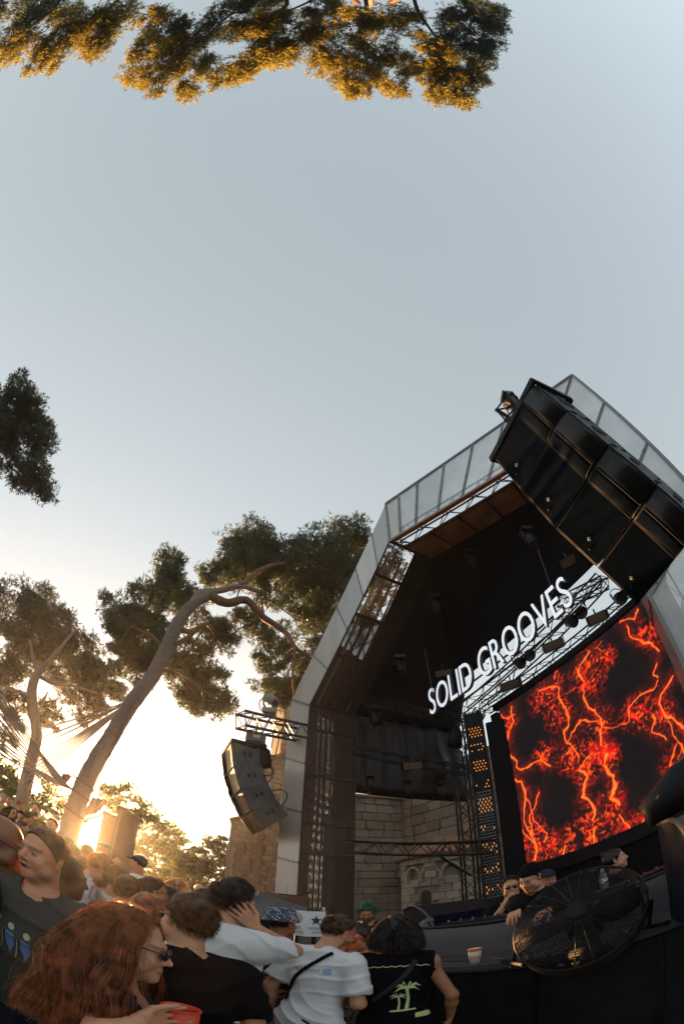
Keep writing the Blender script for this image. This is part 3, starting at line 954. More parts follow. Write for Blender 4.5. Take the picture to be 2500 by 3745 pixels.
# front face (faces the crowd)
FRONT = -NN
def zts(a, b, zl):
    return [0] + [(z - a.z) / (b.z - a.z) for z in zl] + [1]
strip(O0, O1, I0, I1, [0, .17, .37, .56, .75, 1], alu_sheet, FRONT, None, inset=.008)
strip(O1, O2, I1, I2, [0, .2, .43, .63, .82, 1], alu_sheet, FRONT, None, inset=.008)
strip(O2, O3, I2, I3, [0, .07, .17, .31, .46, .62, .80, 1], mesh_light, FRONT, frame_m, fw=.09, mats=[alu_sheet] + [mesh_light] * 6, rivets=True)
strip(O3, O4, I3, I4, [0, .16, .33, .5, .66, .83, 1], mesh_light, FRONT, frame_m, fw=.10, rivets=True)
for a, b in ((O2, O3), (O3, O4), (I2, I3), (I3, I4)):
    bar('edge_rail', a + FRONT * .02, b + FRONT * .02, .10, .06, frame_m, portal, FRONT)
for a, b in ((I0, I1), (I1, I2)):
    bar('edge_rail', a + FRONT * .01, b + FRONT * .01, .05, .05, frame_d, portal, FRONT)
# seam bars across the cladding of leg and chamfer
for a0, a1, b0, b1, ts in ((O0, O1, I0, I1, [.17, .37, .56, .75, .995]), (O1, O2, I1, I2, [.2, .43, .63, .82])):
    for t in ts:
        for k in (.08, .3, .5, .7, .92):
            for s_ in (-.05, .05):
                c = a0.lerp(a1, t).lerp(b0.lerp(b1, t), k) + (a1 - a0).normalized() * s_ + FRONT * .004
                o = bpy.data.objects.new('rivet', unit_mesh('ball', frame_m)); link(o, portal)
                o.matrix_basis = Matrix.Translation(c) @ Matrix.Diagonal((.014, .014, .014, 1))
        bar('seam_bar', a0.lerp(a1, t) + FRONT * .008, b0.lerp(b1, t) + FRONT * .008, .035, .02, frame_m, portal, FRONT)
# reveal (inner jamb, chamfer soffit, beam soffit)
nl = UU
zl = [onf(1104, 3120).z, onf(1108, 3010).z, onf(1116, 2833).z, onf(1125, 2665).z]
tl = [0] + [z / I1.z for z in zl] + [1]
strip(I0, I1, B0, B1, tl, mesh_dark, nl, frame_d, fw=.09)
cn = (B2 - B1).cross(NN).normalized()
if cn.dot(Vector((1, -.3, -1))) < 0: cn = -cn
_m1, _m2 = I1.lerp(B1, .60), I2.lerp(B2, .60)
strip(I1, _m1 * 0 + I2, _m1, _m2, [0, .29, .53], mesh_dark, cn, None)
strip(_m1, _m2, B1, B2, [0, .29, .53, .78, 1], frame_d, cn, None)
for _t in (0, .29, .53, .78, 1):
    bar('frame_bar', I1.lerp(I2, _t) + cn * .012, B1.lerp(B2, _t) + cn * .012, .12, .05, frame_d, portal, cn)
rod('mesh_edge_rail', _m1, _m2, .03, frame_d, portal)
rod('mesh_edge_rail', I1.lerp(B1, .12), I2.lerp(B2, .12), .025, frame_m, portal)
_sa, _sb = I2.lerp(B2, .30), I3.lerp(B3, .30)
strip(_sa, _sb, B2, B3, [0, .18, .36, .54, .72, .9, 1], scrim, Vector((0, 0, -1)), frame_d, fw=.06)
film = mat('sun_glow_film', (.80, .24, .03), .5, 0, var=.2, vscale=2, trans=.6)  # added strip, its orange stands in for sunlight along the soffit edge
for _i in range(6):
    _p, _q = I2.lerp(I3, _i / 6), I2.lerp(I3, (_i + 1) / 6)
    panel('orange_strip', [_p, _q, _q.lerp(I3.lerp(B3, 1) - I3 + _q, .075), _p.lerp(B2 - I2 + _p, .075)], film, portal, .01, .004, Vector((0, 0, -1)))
strip(I3, I4, B3, B4, [0, .17, .34, .5, .67, .84, 1], mesh_light, -UU, frame_m, fw=.08, rivets=True)
for a, b in ((B0, B1), (B1, B2), (B2, B3), (B3, B4)):
    rod('back_rail', a, b, .035, frame_d, portal)
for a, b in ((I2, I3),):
    bar('soffit_lip', a + Vector((0, 0, -.03)), b + Vector((0, 0, -.03)), .05, .10, mat('lip_sun_glow', (.45, .16, .03), .5, .2, var=.2), portal, FRONT)  # lip painted orange for the sunlight along this edge

def truss(name, label, p0, p1, size, m, up=None, bay=None, rc=.025, rb=.010, parent=None, group=None, tri=False, cat='truss'):
    p0, p1 = Vector(p0), Vector(p1)
    L = (p1 - p0).length
    fr = frame_z(p1 - p0, up)
    t = parent if parent is not None else thing(name, label, cat, p0, group)
    h = size / 2
    cs = [(-h, -h), (h, -h), (0, h)] if tri else [(-h, -h), (h, -h), (h, h), (-h, h)]
    W = lambda x, y, z: p0 + fr @ Vector((x, y, z))
    for x, y in cs:
        rod('chord', W(x, y, 0), W(x, y, L), rc, m, t)
    nb = max(2, int(round(L / (bay or size))))
    nb += nb % 2
    for f in range(len(cs)):
        a, b = cs[f], cs[(f + 1) % len(cs)]
        for i in range(nb):
            z0, z1 = L * i / nb, L * (i + 1) / nb
            q, r = (a, b) if (i + f) % 2 == 0 else (b, a)
            rod('brace', W(*q, z0), W(*r, z1), rb, m, t)
        rod('brace', W(*a, 0), W(*b, 0), rb, m, t)
        rod('brace', W(*a, L), W(*b, L), rb, m, t)
    return t

# outer cladding of leg and lower chamfer
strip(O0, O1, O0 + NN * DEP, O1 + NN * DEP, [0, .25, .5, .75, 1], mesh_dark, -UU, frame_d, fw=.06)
_oc = O1.lerp(O2, .3)
strip(O1, _oc, O1 + NN * DEP, _oc + NN * DEP, [0, .5, 1], frame_d, -UU, frame_d, fw=.06)
_bc = B1.lerp(B2, .34)
strip(O1 + NN * DEP, _oc + NN * DEP, B1, _bc, [0, .5, 1], frame_d, NN, frame_d, fw=.06)
strip(O0 + NN * DEP, O1 + NN * DEP, B0 + NN * .0, B1, [0, .25, .5, .75, 1], frame_d, NN, frame_d, fw=.06)
# trusses inside the portal (seen through the mesh)
truss('', '', A0 + NN * .75 - UU * .45, I1 + NN * .75 - UU * .45, .34, truss_sun_tint, bay=.36, parent=portal, rc=.03, rb=.016)
truss('', '', A0 + NN * 1.5 - UU * .5, I1 + NN * 1.5 - UU * .5, .30, truss_sun_tint, bay=.5, parent=portal, rc=.03, rb=.014)
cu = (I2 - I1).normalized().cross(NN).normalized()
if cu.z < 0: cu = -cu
truss('', '', I1 + NN * .8 + cu * .35, I2 + NN * .8 + cu * .35, .36, truss_sun_tint, bay=.42, parent=portal, rc=.03, rb=.016)
truss('', '', I1 + NN * 1.45 + cu * .3, I2 + NN * 1.45 + cu * .3, .30, truss_sun_tint, bay=.42, parent=portal, rc=.03, rb=.014)
truss('', '', I2 + NN * .5 + Vector((0, 0, .45)), I3 + NN * .5 + Vector((0, 0, .45)), .5, alu_truss, bay=.55, parent=portal, rc=.035, rb=.018)
truss('', '', I2 + NN * 1.5 + Vector((0, 0, .8)), I3 + NN * 1.5 + Vector((0, 0, .8)), .4, alu_truss, bay=.5, parent=portal, rc=.035, rb=.018)
truss('', '', I4 + NN * .9 + UU * .6, I3 + NN * .9 + UU * .6, .36, alu_truss, bay=.5, parent=portal, rc=.03, rb=.014)
# service door leaf standing in the leg
c = (I0 + B0) / 2 + NN * .25 - UU * .25
obox('service_panel', c + Vector((0, 0, 3.2)), (.04, .42, 3.0), mat('pale_panel', (.42, .38, .34), .7), portal, Matrix((UU, NN, Vector((0, 0, 1)))).transposed(), .008)
obox('service_panel', c + NN * .55 + Vector((0, 0, 3.1)), (.04, .5, 3.2), mat('brown_panel', (.16, .09, .07), .7), portal, Matrix((UU, NN, Vector((0, 0, 1)))).transposed(), .008)

# ---- black roof skin, side drape, curtain
T0 = pol(17.2, 14.6)                      # rear tower position
K0, K1 = at(1700, 2560, 14.4), at(2215, 2095, 11.2)   # rear roof edge
roof = thing('stage_roof', 'black fabric stage roof sloping down behind the portal', 'roof', B2)
def skin(name, pts, m, parent, n=14, sag=.1, seed=0):
    """bilinear patch with folds; pts a,b,c,d"""
    a, b, c, d = [np.array(p) for p in pts]
    s = np.linspace(0, 1, n + 1); S_, T_ = np.meshgrid(s, s, indexing='ij')
    P = (1 - S_)[..., None] * ((1 - T_)[..., None] * a + T_[..., None] * d) + S_[..., None] * ((1 - T_)[..., None] * b + T_[..., None] * c)
    nrm = np.cross(b - a, d - a); nrm /= np.linalg.norm(nrm)
    rng = np.random.default_rng(seed)
    off = sag * np.sin(np.pi * S_) * np.sin(np.pi * T_) + .03 * np.sin(S_ * 21 + rng.uniform(0, 6)) * np.sin(np.pi * T_)
    P = P + off[..., None] * nrm
    i, j = np.meshgrid(np.arange(n), np.arange(n), indexing='ij')
    k = i * (n + 1) + j
    F = np.stack([k, k + n + 1, k + n + 2, k + 1], -1).reshape(-1, 4)
    o = np_mesh(name, P.reshape(-1, 3), F, m, parent, True)
    o.modifiers.new('thickness', 'SOLIDIFY').thickness = .03
    return o
skin('roof_skin', (B2 - UU * .5 + Vector((0, 0, .16)), B3 + Vector((0, 0, .05)), K1 + Vector((0, 0, .6)), K0 - UU * .5 + Vector((0, 0, .72))), black_cloth, roof, 18, -.2)
skin('roof_skin', (B1 + UU * .0, B2 + UU * .02 + Vector((0, 0, .02)), K0 + UU * .1 + Vector((0, 0, .6)), Vector((T0.x, T0.y, K0.z - 1.2))), black_cloth, roof, 14, -.1, 2)
z_l, z_r = at(1295, 2900, 13.6).z, at(1690, 2935, 14.6).z
drape = thing('side_curtain', 'black side curtain with a straight hem above the stone wall', 'curtain', Vector((B0.x, B0.y, z_l)))
satin = mat('black_satin', (.010, .010, .013), .42, 0, var=.2, vscale=1.2, spec=.3)
NW = 60
V = []
for j in range(9):
    for i in range(NW + 1):
        s = i / NW; t_ = j / 8
        lo = Vector((B0.x, B0.y, z_l)).lerp(Vector((T0.x, T0.y, z_r)), s)
        hi = Vector((B1.x, B1.y, B1.z + .1)).lerp(Vector((T0.x, T0.y, K0.z - 1.0)), s)
        p = lo.lerp(hi, t_)
        p += Vector((.15, -1, 0)).normalized() * (.045 * math.sin(s * 34 + t_ * 1.3) * min(1, .12 + t_ * 2.5) + .35 * math.exp(-((s - .78) / .16) ** 2 - ((t_ - .42) / .18) ** 2))
        V.append(p)
o = mk('curtain_cloth', V, [(j * (NW + 1) + i, j * (NW + 1) + i + 1, (j + 1) * (NW + 1) + i + 1, (j + 1) * (NW + 1) + i) for j in range(8) for i in range(NW)], satin, drape, True)
o.modifiers.new('thickness', 'SOLIDIFY').thickness = .01
for i in range(11):
    p = Vector((B0.x, B0.y, z_l)).lerp(Vector((T0.x, T0.y, z_r)), (i + .5) / 11) + Vector((0, -.08, .05))
    o = bpy.data.objects.new('eyelet', unit_mesh('ball', alu_truss)); link(o, drape)
    o.matrix_basis = Matrix.Translation(p) @ Matrix.Diagonal((.02, .01, .02, 1))

# ---- trusses of the stage
truss('front_truss', 'long horizontal black truss crossing in front of the stone apse', at(1275, 3095, 11.3), at(1800, 3095, 9.6), .30, black_steel, rc=.03, rb=.013)
truss('lighting_truss', 'black lighting truss across the side curtain', at(1290, 2740, 12.6), at(1720, 2820, 12.6), .26, black_steel, rc=.025, rb=.011)
truss('lighting_truss', 'slim dark truss high under the roof left of the letters', at(1330, 2560, 12.8), at(1720, 2640, 13.0), .24, black_steel, rc=.02, rb=.01)
tw = []
for lab, x0, x1, y1, d, sz in (('left black truss tower in front of the stone wall', 1723, 1683, 2740, 12.2, .34), ('right black truss tower carrying the LED lamp column', 1790, 1722, 2620, 11.4, .34)):
    b = at(x0, 3300, d); b.z = 0
    tp_ = at(x1, y1, d)
    truss('truss_tower', lab, b, Vector((b.x, b.y, tp_.z)), sz, black_steel, bay=.4, rc=.03, rb=.013, group='truss towers')
cable('tower_strut', [at(1612, 3135, 10.5), at(1660, 3165, 10.9), at(1722, 3202, 11.4)], .035, black_steel, tag(thing('diagonal_strut', 'slanting black strut below the long horizontal truss', 'strut', at(1722, 3202, 11.4)), 'slanting black strut below the long horizontal truss', 'strut'))
# rear roof truss pair with sky behind them
truss('rear_truss', 'bright-edged rear truss directly above the LED screen', at(1775, 2590, 13.2), at(2330, 2165, 10.9), .34, black_steel, rc=.028, rb=.012)
truss('rear_truss', 'upper rear truss behind the large white hanging letters', at(1700, 2600, 13.9), at(2200, 2120, 11.3), .42, black_steel, rc=.03, rb=.013)
truss('rear_truss', 'short truss joining the letters to the right roof corner', at(2050, 2205, 11.6), at(2210, 2130, 10.6), .34, black_steel, rc=.028, rb=.012)
truss('rear_truss', 'short sloping truss left of the LED column top', at(1680, 2740, 13.0), at(1755, 2600, 13.0), .34, black_steel, rc=.028, rb=.012)

# ---- outrigger truss on the portal leg
alu_dark = mat('truss_grey', (.10, .10, .105), .4, .7, var=.2, vscale=3)
q0, q1 = at(880, 2632, 10.9), at(1112, 2682, 12.3)
outr = truss('outrigger_truss', 'grey box truss sticking out left from the portal leg', q0, q1, .42, alu_dark, bay=.36, rc=.045, rb=.016)
# ================================================================ loudspeaker arrays
cab_m = mat('speaker_cabinet', (.009, .012, .019), .5, 0, var=.25, vscale=5, bump=.25, bscale=400, spec=.12)
cab_hazed = mat('speaker_cabinet_hazed', (.085, .088, .092), .6, 0, var=.25, vscale=5, bump=.25, bscale=400, spec=.25)  # far cabinets: grey-blue haze put into the cabinet colour
grille_m = mat('speaker_grille', (.004, .007, .013), .7, 0, var=.2, vscale=3, bump=.2, bscale=700, spec=0)
horn_m = mat('speaker_horn_grille', (.016, .016, .018), .32, .3, var=.15, vscale=3, bump=.1, bscale=700, spec=.4)
recess_m = mat('recess_black', (.006, .006, .007), .7)
badge_w = mat('badge_white', (.7, .68, .62), .5)

def cabinet(root, pt, pb, wv, W, nf, depth, k, sides=True, badge=True, wood=None, cab_m=cab_m):
    """pt/pb: front left-edge top and bottom points; wv width dir; nf facing dir (horizontal)"""
    e = (pb - pt); H = e.length; e = e.normalized()
    f = wv.cross(e).normalized()
    if f.dot(nf) < 0: f = -f
    g = .012
    prof = [(0, 0), (.03, .012), (.60 * W, .012), (.66 * W, .05), (.80 * W, .085), (.90 * W, .06), (.96 * W, .025), (W, 0)]
    P = lambda s, t, o: pt + wv * s + e * (g + t * (H - 2 * g)) + f * o
    n = len(prof)
    V = []
    for t in (0, 1):
        V += [P(s, t, o) for s, o in prof]
        V += [P(W - .04, t, -depth), P(.04, t, -depth)]
    m_ = n + 2
    F = [tuple(range(m_ - 1, -1, -1)), tuple(range(m_, 2 * m_))] + [(i, (i + 1) % m_, (i + 1) % m_ + m_, i + m_) for i in range(m_)]
    bm = bmesh.new()
    bv = [bm.verts.new(v) for v in V]
    for q in F: bm.faces.new([bv[i] for i in q])
    bmesh.ops.recalc_face_normals(bm, faces=bm.faces[:])
    bmesh.ops.bevel(bm, geom=[ed for ed in bm.edges if ed.calc_length() > .1], offset=.012, segments=2, affect='EDGES')
    c = from_bm('cabinet', bm, cab_m, root)
    # grilles: main, centre, curved outer
    def sheet(name, s0, s1, m, seg, out=.006, t0=.03, t1=.97):
        rows = []
        for i in range(seg + 1):
            s = s0 + (s1 - s0) * i / seg
            o = np.interp(s, [a for a, b in prof], [b for a, b in prof]) + out
            rows.append((s, o))
        V = [P(s, t, o) for t in (t0, t1) for s, o in rows] + [P(s, t, o - .03) for t in (t0, t1) for s, o in rows]
        q = seg + 1
        F = [(i, i + 1, i + 1 + q, i + q) for i in range(seg)] + [(2 * q + i, 3 * q + i, 3 * q + i + 1, 2 * q + i + 1) for i in range(seg)]
        F += [(0, q, 3 * q, 2 * q), (q - 1, 3 * q - 1, 4 * q - 1, 2 * q - 1)] + [(i, 2 * q + i, 2 * q + i + 1, i + 1) for i in range(seg)] + [(q + i, q + i + 1, 3 * q + i + 1, 3 * q + i) for i in range(seg)]
        return mk(name, V, F, m, c, seg > 3)
    sheet('grille', .03 * W, .585 * W, wood or grille_m, 1)
    sheet('grille', .615 * W, .755 * W, grille_m, 4, .008)
    sheet('horn_grille', .775 * W, .985 * W, horn_m, 10, .010)
    for s in (.60 * W, .766 * W):
        rod('grille_bar', P(s, .02, .03 if s < .7 * W else .09), P(s, .98, .03 if s < .7 * W else .09), .008, cab_m, c)
    fr = Matrix((wv, e, f)).transposed()
    if badge:
        b0 = P(.17 * W, .60, .024)
        obox('badge', b0, (.045, .045, .006), badge_w, c, fr @ Matrix.Rotation(R_(45), 3, 'Z'), 0)
        obox('badge_mark', b0 + f * .004, (.032, .032, .004), recess_m, c, fr @ Matrix.Rotation(R_(45), 3, 'Z'), 0)
        obox('badge_mark', b0 + f * .006 - wv * .006, (.012, .034, .004), badge_w, c, fr @ Matrix.Rotation(R_(45), 3, 'Z'), 0)
        o = bpy.data.objects.new('lock_knob', unit_mesh('ball', cab_m)); link(o, c)
        o.matrix_basis = Matrix.Translation(P(.10 * W, .72, .02)) @ Matrix.Diagonal((.02, .02, .02, 1))
    # side handles (right side W and left side 0)
    for ss, sg in ((W + .004, 1), (-.004, -1)):
        for q in (.42, .62):
            cc = P(ss - (.0), .45, -depth * q) + wv * (-.02 * sg * 0)
            cc = cc - wv * sg * (.04 * q)
            obox('handle_recess', cc, (.03, H * .20, depth * .12), recess_m, c, fr @ Matrix.Rotation(R_(0), 3, 'X'), .01)
        for q, tt in ((.25, .97), (.5, .03), (.7, .97)):
            obox('rigging_latch', P(ss, tt, -depth * q) - wv * sg * .04 * q, (.03, .05, .09), alu_truss if q == .5 else cab_m, c, fr, .006)
    return c

# near array, hanging over the right of the stage front
v0 = sight(1810, 1683); nL = Vector((0, 0, EYE)) + v0 * (5.7 / v0.z)
v1 = sight(1955, 1405); nR = Vector((0, 0, EYE)) + v1 * (5.7 / v1.z)
wv = (nR - nL).normalized(); nf = Vector((-.9612, -.2758, 0))
Wd = (nR - nL).length
arr = thing('line_array', 'large black line array hanging close overhead at the right', 'loudspeaker', nL)
LP = [(1810, 1683), (1904, 1795), (2026.5, 1933), (2180, 2075.5), (2327.6, 2213)]
LQ = [on_plane(x, y, nL, wv) for x, y in LP]
for k in range(4):
    cabinet(arr, LQ[k], LQ[k + 1], wv, Wd, nf, .80, k)
# rigging frame over the top cabinet
fr = Matrix((wv, nf.cross(wv), nf)).transposed()
for o_ in (.02, -.72):
    obox('rigging_beam', nL + wv * (Wd / 2 - .01) + nf * (o_) + Vector((0, 0, .075)), (Wd + .10, .13, .07), cab_m, arr, fr, .008)
for s in (-.02, Wd + .02):
    obox('rigging_beam', nL + wv * s - nf * .35 + Vector((0, 0, .075)), (.06, .12, .78), cab_m, arr, fr, .008)
for s in np.linspace(.06, Wd - .06, 7):
    o = bpy.data.objects.new('bolt_hole', unit_mesh('ball', recess_m)); link(o, arr)
    o.matrix_basis = Matrix.Translation(nL + wv * s + nf * .058 + Vector((0, 0, .09))) @ Matrix.Diagonal((.014, .014, .014, 1))
# short truss and spotlight above it
tr0, tr1 = nL + wv * .15 - nf * .2 + Vector((0, 0, 1.0)), nL + wv * 1.1 - nf * .35 + Vector((0, 0, .72))
tr0 = far(1850, 1490, 8.2); tr1 = far(1960, 1560, 8.9)
truss('array_truss', 'short black truss stub sticking out above the near loudspeaker array', tr0, tr1, .36, black_steel, bay=.4, rc=.04, rb=.018)
for k in (.25, .75):
    rod('hoist_chain', nL + wv * Wd * k - nf * .3 + Vector((0, 0, .1)), (tr0 if k < .5 else tr1), .012, black_steel, arr)

def moving_head(name, label, c, aim, s, m, group=None, hang=True):
    """yoke spotlight: base, two-armed yoke, barrel with lens"""
    t = thing(name, label, 'stage light', c, group)
    aim = Vector(aim).normalized()
    up = Vector((0, 0, 1 if hang else -1))
    side = aim.cross(up)
    side = side.normalized() if side.length > .1 else Vector((1, 0, 0))
    obox('base', c + up * s * .95, (s * .9, s * .9, s * .35), m, t, frame_z(up), .03 * s)
    for k in (-1, 1):
        V, F = tube_np(smooth_path([c + up * s * .8 + side * k * s * .15, c + up * s * .62 + side * k * s * .5, c + side * k * s * .56], 4), [s * .10, s * .09, s * .085, s * .08, s * .08, s * .08, s * .08, s * .08, s * .10], 8)
        np_mesh('yoke_arm', V, F, m, t, True)
    prof = [(-.78, .05), (-.75, .22), (-.6, .33), (-.2, .40), (.15, .42), (.45, .36), (.62, .38), (.70, .36), (.70, .32), (.66, .02)]
    V, F = tube_np([c + aim * z * s for z, r in prof], [r * s for z, r in prof], 16)
    b = np_mesh('lamp_barrel', V, F, m, t, True)
    for z in (-.45, -.3, .35):
        V, F = tube_np([c + aim * (z - .03) * s, c + aim * z * s, c + aim * (z + .03) * s], [s * .40, s * .44, s * .40], 16)
        np_mesh('cooling_rib', V, F, m, b, True)
    bm = bmesh.new()
    bmesh.ops.create_uvsphere(bm, u_segments=16, v_segments=8, radius=s * .31)
    bmesh.ops.transform(bm, matrix=Matrix.Translation(c + aim * s * .63) @ frame_z(aim).to_4x4() @ Matrix.Diagonal((1, 1, .25, 1)), verts=bm.verts)
    from_bm('lens', bm, mat('lens_glass', (.05, .055, .06), .08, 0, coat=1), b, True)
    return t
moving_head('spotlight', 'dark spotlight clamped to the truss stub above the near array', far(1868, 1470, 8.3), (-.6, .2, -.7), .26, black_steel)

# far array below the outrigger
af = Vector((math.sin(R_(-112)), math.cos(R_(-112)), 0))     # facing direction, to the left
aw = Vector((math.sin(R_(-22)), math.cos(R_(-22)), 0))       # width runs away from the camera
fa = thing('line_array', 'smaller curved line array hanging left of the portal leg', 'loudspeaker', at(900, 2870, 11.2))
pn = at(850, 2715, 11.3)
FP = [(847, 2715), (856, 2804), (881, 2887), (921, 2965), (972, 3032)]
FQ = [on_plane(x, y, pn, aw) for x, y in FP]
tan_g = mat('speaker_grille_brown', (.10, .065, .045), .5, .3, var=.15, vscale=3, bump=.3, bscale=500)
for k in range(4):
    cabinet(fa, FQ[k], FQ[k + 1], aw, 1.35, af, .78, k, badge=False, wood=tan_g, cab_m=cab_hazed)
obox('rigging_beam', FQ[0] - af * .35 + aw * .6 + Vector((0, 0, .07)), (1.3, .10, .75), cab_m, fa, Matrix((aw, Vector((0, 0, 1)), af)).transposed(), .01)
hc = at(935, 2702, 11.5)
obox('hoist_motor', hc, (.55, .30, .34), mat('motor_grey', (.14, .145, .15), .5, .4, var=.2), fa, Matrix.Rotation(R_(10), 3, 'Z'), .05)
obox('hoist_motor', hc + Vector((.02, 0, -.22)), (.62, .30, .12), cab_m, fa, Matrix.Rotation(R_(10), 3, 'Z'), .03)
obox('hoist_box', at(968, 2775, 11.6), (.34, .3, .55), cab_m, fa, Matrix.Rotation(R_(-12), 3, 'Y'), .04)
obox('motor_plate', hc + Vector((.05, -.155, .02)), (.2, .01, .1), badge_w, fa, Matrix.Rotation(R_(10), 3, 'Z'), 0)
hk = at(940, 2655, 11.3)
for k in range(7):
    bm = bmesh.new()
    V, F = tube_np([hk + Vector((.028 * math.cos(a) if k % 2 else 0, 0 if k % 2 else .028 * math.cos(a), .1 - k * .055 + .04 * math.sin(a))) for a in np.linspace(0, 6.28, 11)], .012, 6)
    np_mesh('chain_link', V, F, black_steel, fa, True)
    bm.free()
cab_blk = mat('cable_rubber', (.01, .01, .011), .5)
t = thing('signal_cable', 'looping black cables hanging behind the small line array', 'cable', at(1000, 2800, 11.5))
for q in ([(1022, 2692, 12), (1012, 2740, 11.8), (1000, 2775, 11.7), (985, 2785, 11.6)], [(975, 2785, 11.6), (1000, 2820, 11.5), (985, 2835, 11.5), (960, 2835, 11.5)], [(995, 2892, 11.5), (1035, 2890, 11.4), (1050, 2915, 11.4), (1030, 2948, 11.4)], [(990, 2903, 11.5), (1015, 2915, 11.5), (1020, 2940, 11.4)],
          [(998, 2682, 11.8), (996, 2710, 11.7), (992, 2735, 11.7)], [(990, 2790, 11.6), (995, 2840, 11.5), (975, 2865, 11.5)]):
    cable('cable_loop', [at(*k) for k in q], .016, cab_blk, t)
moving_head('spotlight', 'grey moving-head spotlight standing on the outrigger truss', at(990, 2562, 11.4), (.55, -.55, -.55), .42, mat('light_grey_housing', (.22, .24, .25), .45, .2, var=.15), None, False)
cable('power_lead', [at(962, 2552, 11.3), at(948, 2570, 11.3), at(955, 2600, 11.3), at(975, 2612, 11.3)], .015, cab_blk, tag(thing('lamp_lead', 'short black lead looping beside the outrigger spotlight', 'cable', at(955, 2600, 11.3)), 'short black lead looping beside the outrigger spotlight', 'cable'))

# ================================================================ letter sign
white_glow = mat('letter_face', (.62, .64, .66), .35, 0, emit=(.85, .9, 1.0), estr=.12)
letter_side = mat('letter_side', (.06, .055, .06), .4, .2)
s0 = at(1572, 2612, 12.4); s1 = at(2098, 2205, 8.75)
s1.z = s0.z = (s0.z + s1.z) / 2
sdir = (s1 - s0).normalized()
snrm = sdir.cross(Vector((0, 0, 1)))
if snrm.dot(s0) > 0: snrm = -snrm
sign = thing('letter_sign', 'row of large white illuminated block letters hanging under the stage roof', 'sign', s0)
def glyph(ch, off=.0):
    V, F = GLYPHS[ch]
    return [v.copy() for v in V], F
def flat_text(txt, off=.0, track=0.06):
    """list of (V, F) per glyph laid out on x, cap height 1"""
    x = 0; out = []
    for ch in txt:
        if ch == ' ':
            x += .32; continue
        V, F = glyph(ch, off)
        if not V: continue
        x0 = min(v.x for v in V); x1 = max(v.x for v in V)
        out.append(([Vector((v.x - x0 + x, v.y, 0)) for v in V], F, ch))
        x += x1 - x0 + track
    h = .69
    return [([v / h for v in V], F, c) for V, F, c in out], (x - track) / h
def solid_glyph(name, V, F, d, m, parent):
    """extrude the flat glyph along d"""
    bm = bmesh.new()
    bv = [bm.verts.new(v) for v in V]
    for f in F:
        try: bm.faces.new([bv[i] for i in f])
        except ValueError: pass
    r = bmesh.ops.extrude_face_region(bm, geom=bm.faces[:])
    bmesh.ops.translate(bm, vec=d, verts=[g for g in r['geom'] if isinstance(g, bmesh.types.BMVert)])
    bmesh.ops.recalc_face_normals(bm, faces=bm.faces[:])
    return from_bm(name, bm, m, parent)
gl, Lw = flat_text('SOLID GROOVES', .008, .10)
Ls = (s1 - s0).length
hgt = .92
sx = Ls / Lw
for V, F, ch in gl:
    W3 = [s0 + sdir * (v.x * sx) + Vector((0, 0, v.y * hgt)) for v in V]
    f_ = solid_glyph('letter', W3, F, -snrm * .02, white_glow, sign)
    f_['label'] = 'letter ' + ch
    solid_glyph('letter_box', [v - snrm * .022 for v in W3], F, -snrm * .11, letter_side, f_)
for z in (-.06, .3):
    rod('mounting_rail', s0 - snrm * .26 + Vector((0, 0, z)), s1 - snrm * .26 + Vector((0, 0, z)), .03, black_steel, sign)
for (x, y, x2, y2, dd) in ((1552, 2375, 1583, 2545, 11.6), (1965, 2010, 2020, 2170, 9.2)):
    rod('suspension_wire', at(x, y, dd), at(x2, y2, dd + .2), .012, alu_truss, sign)

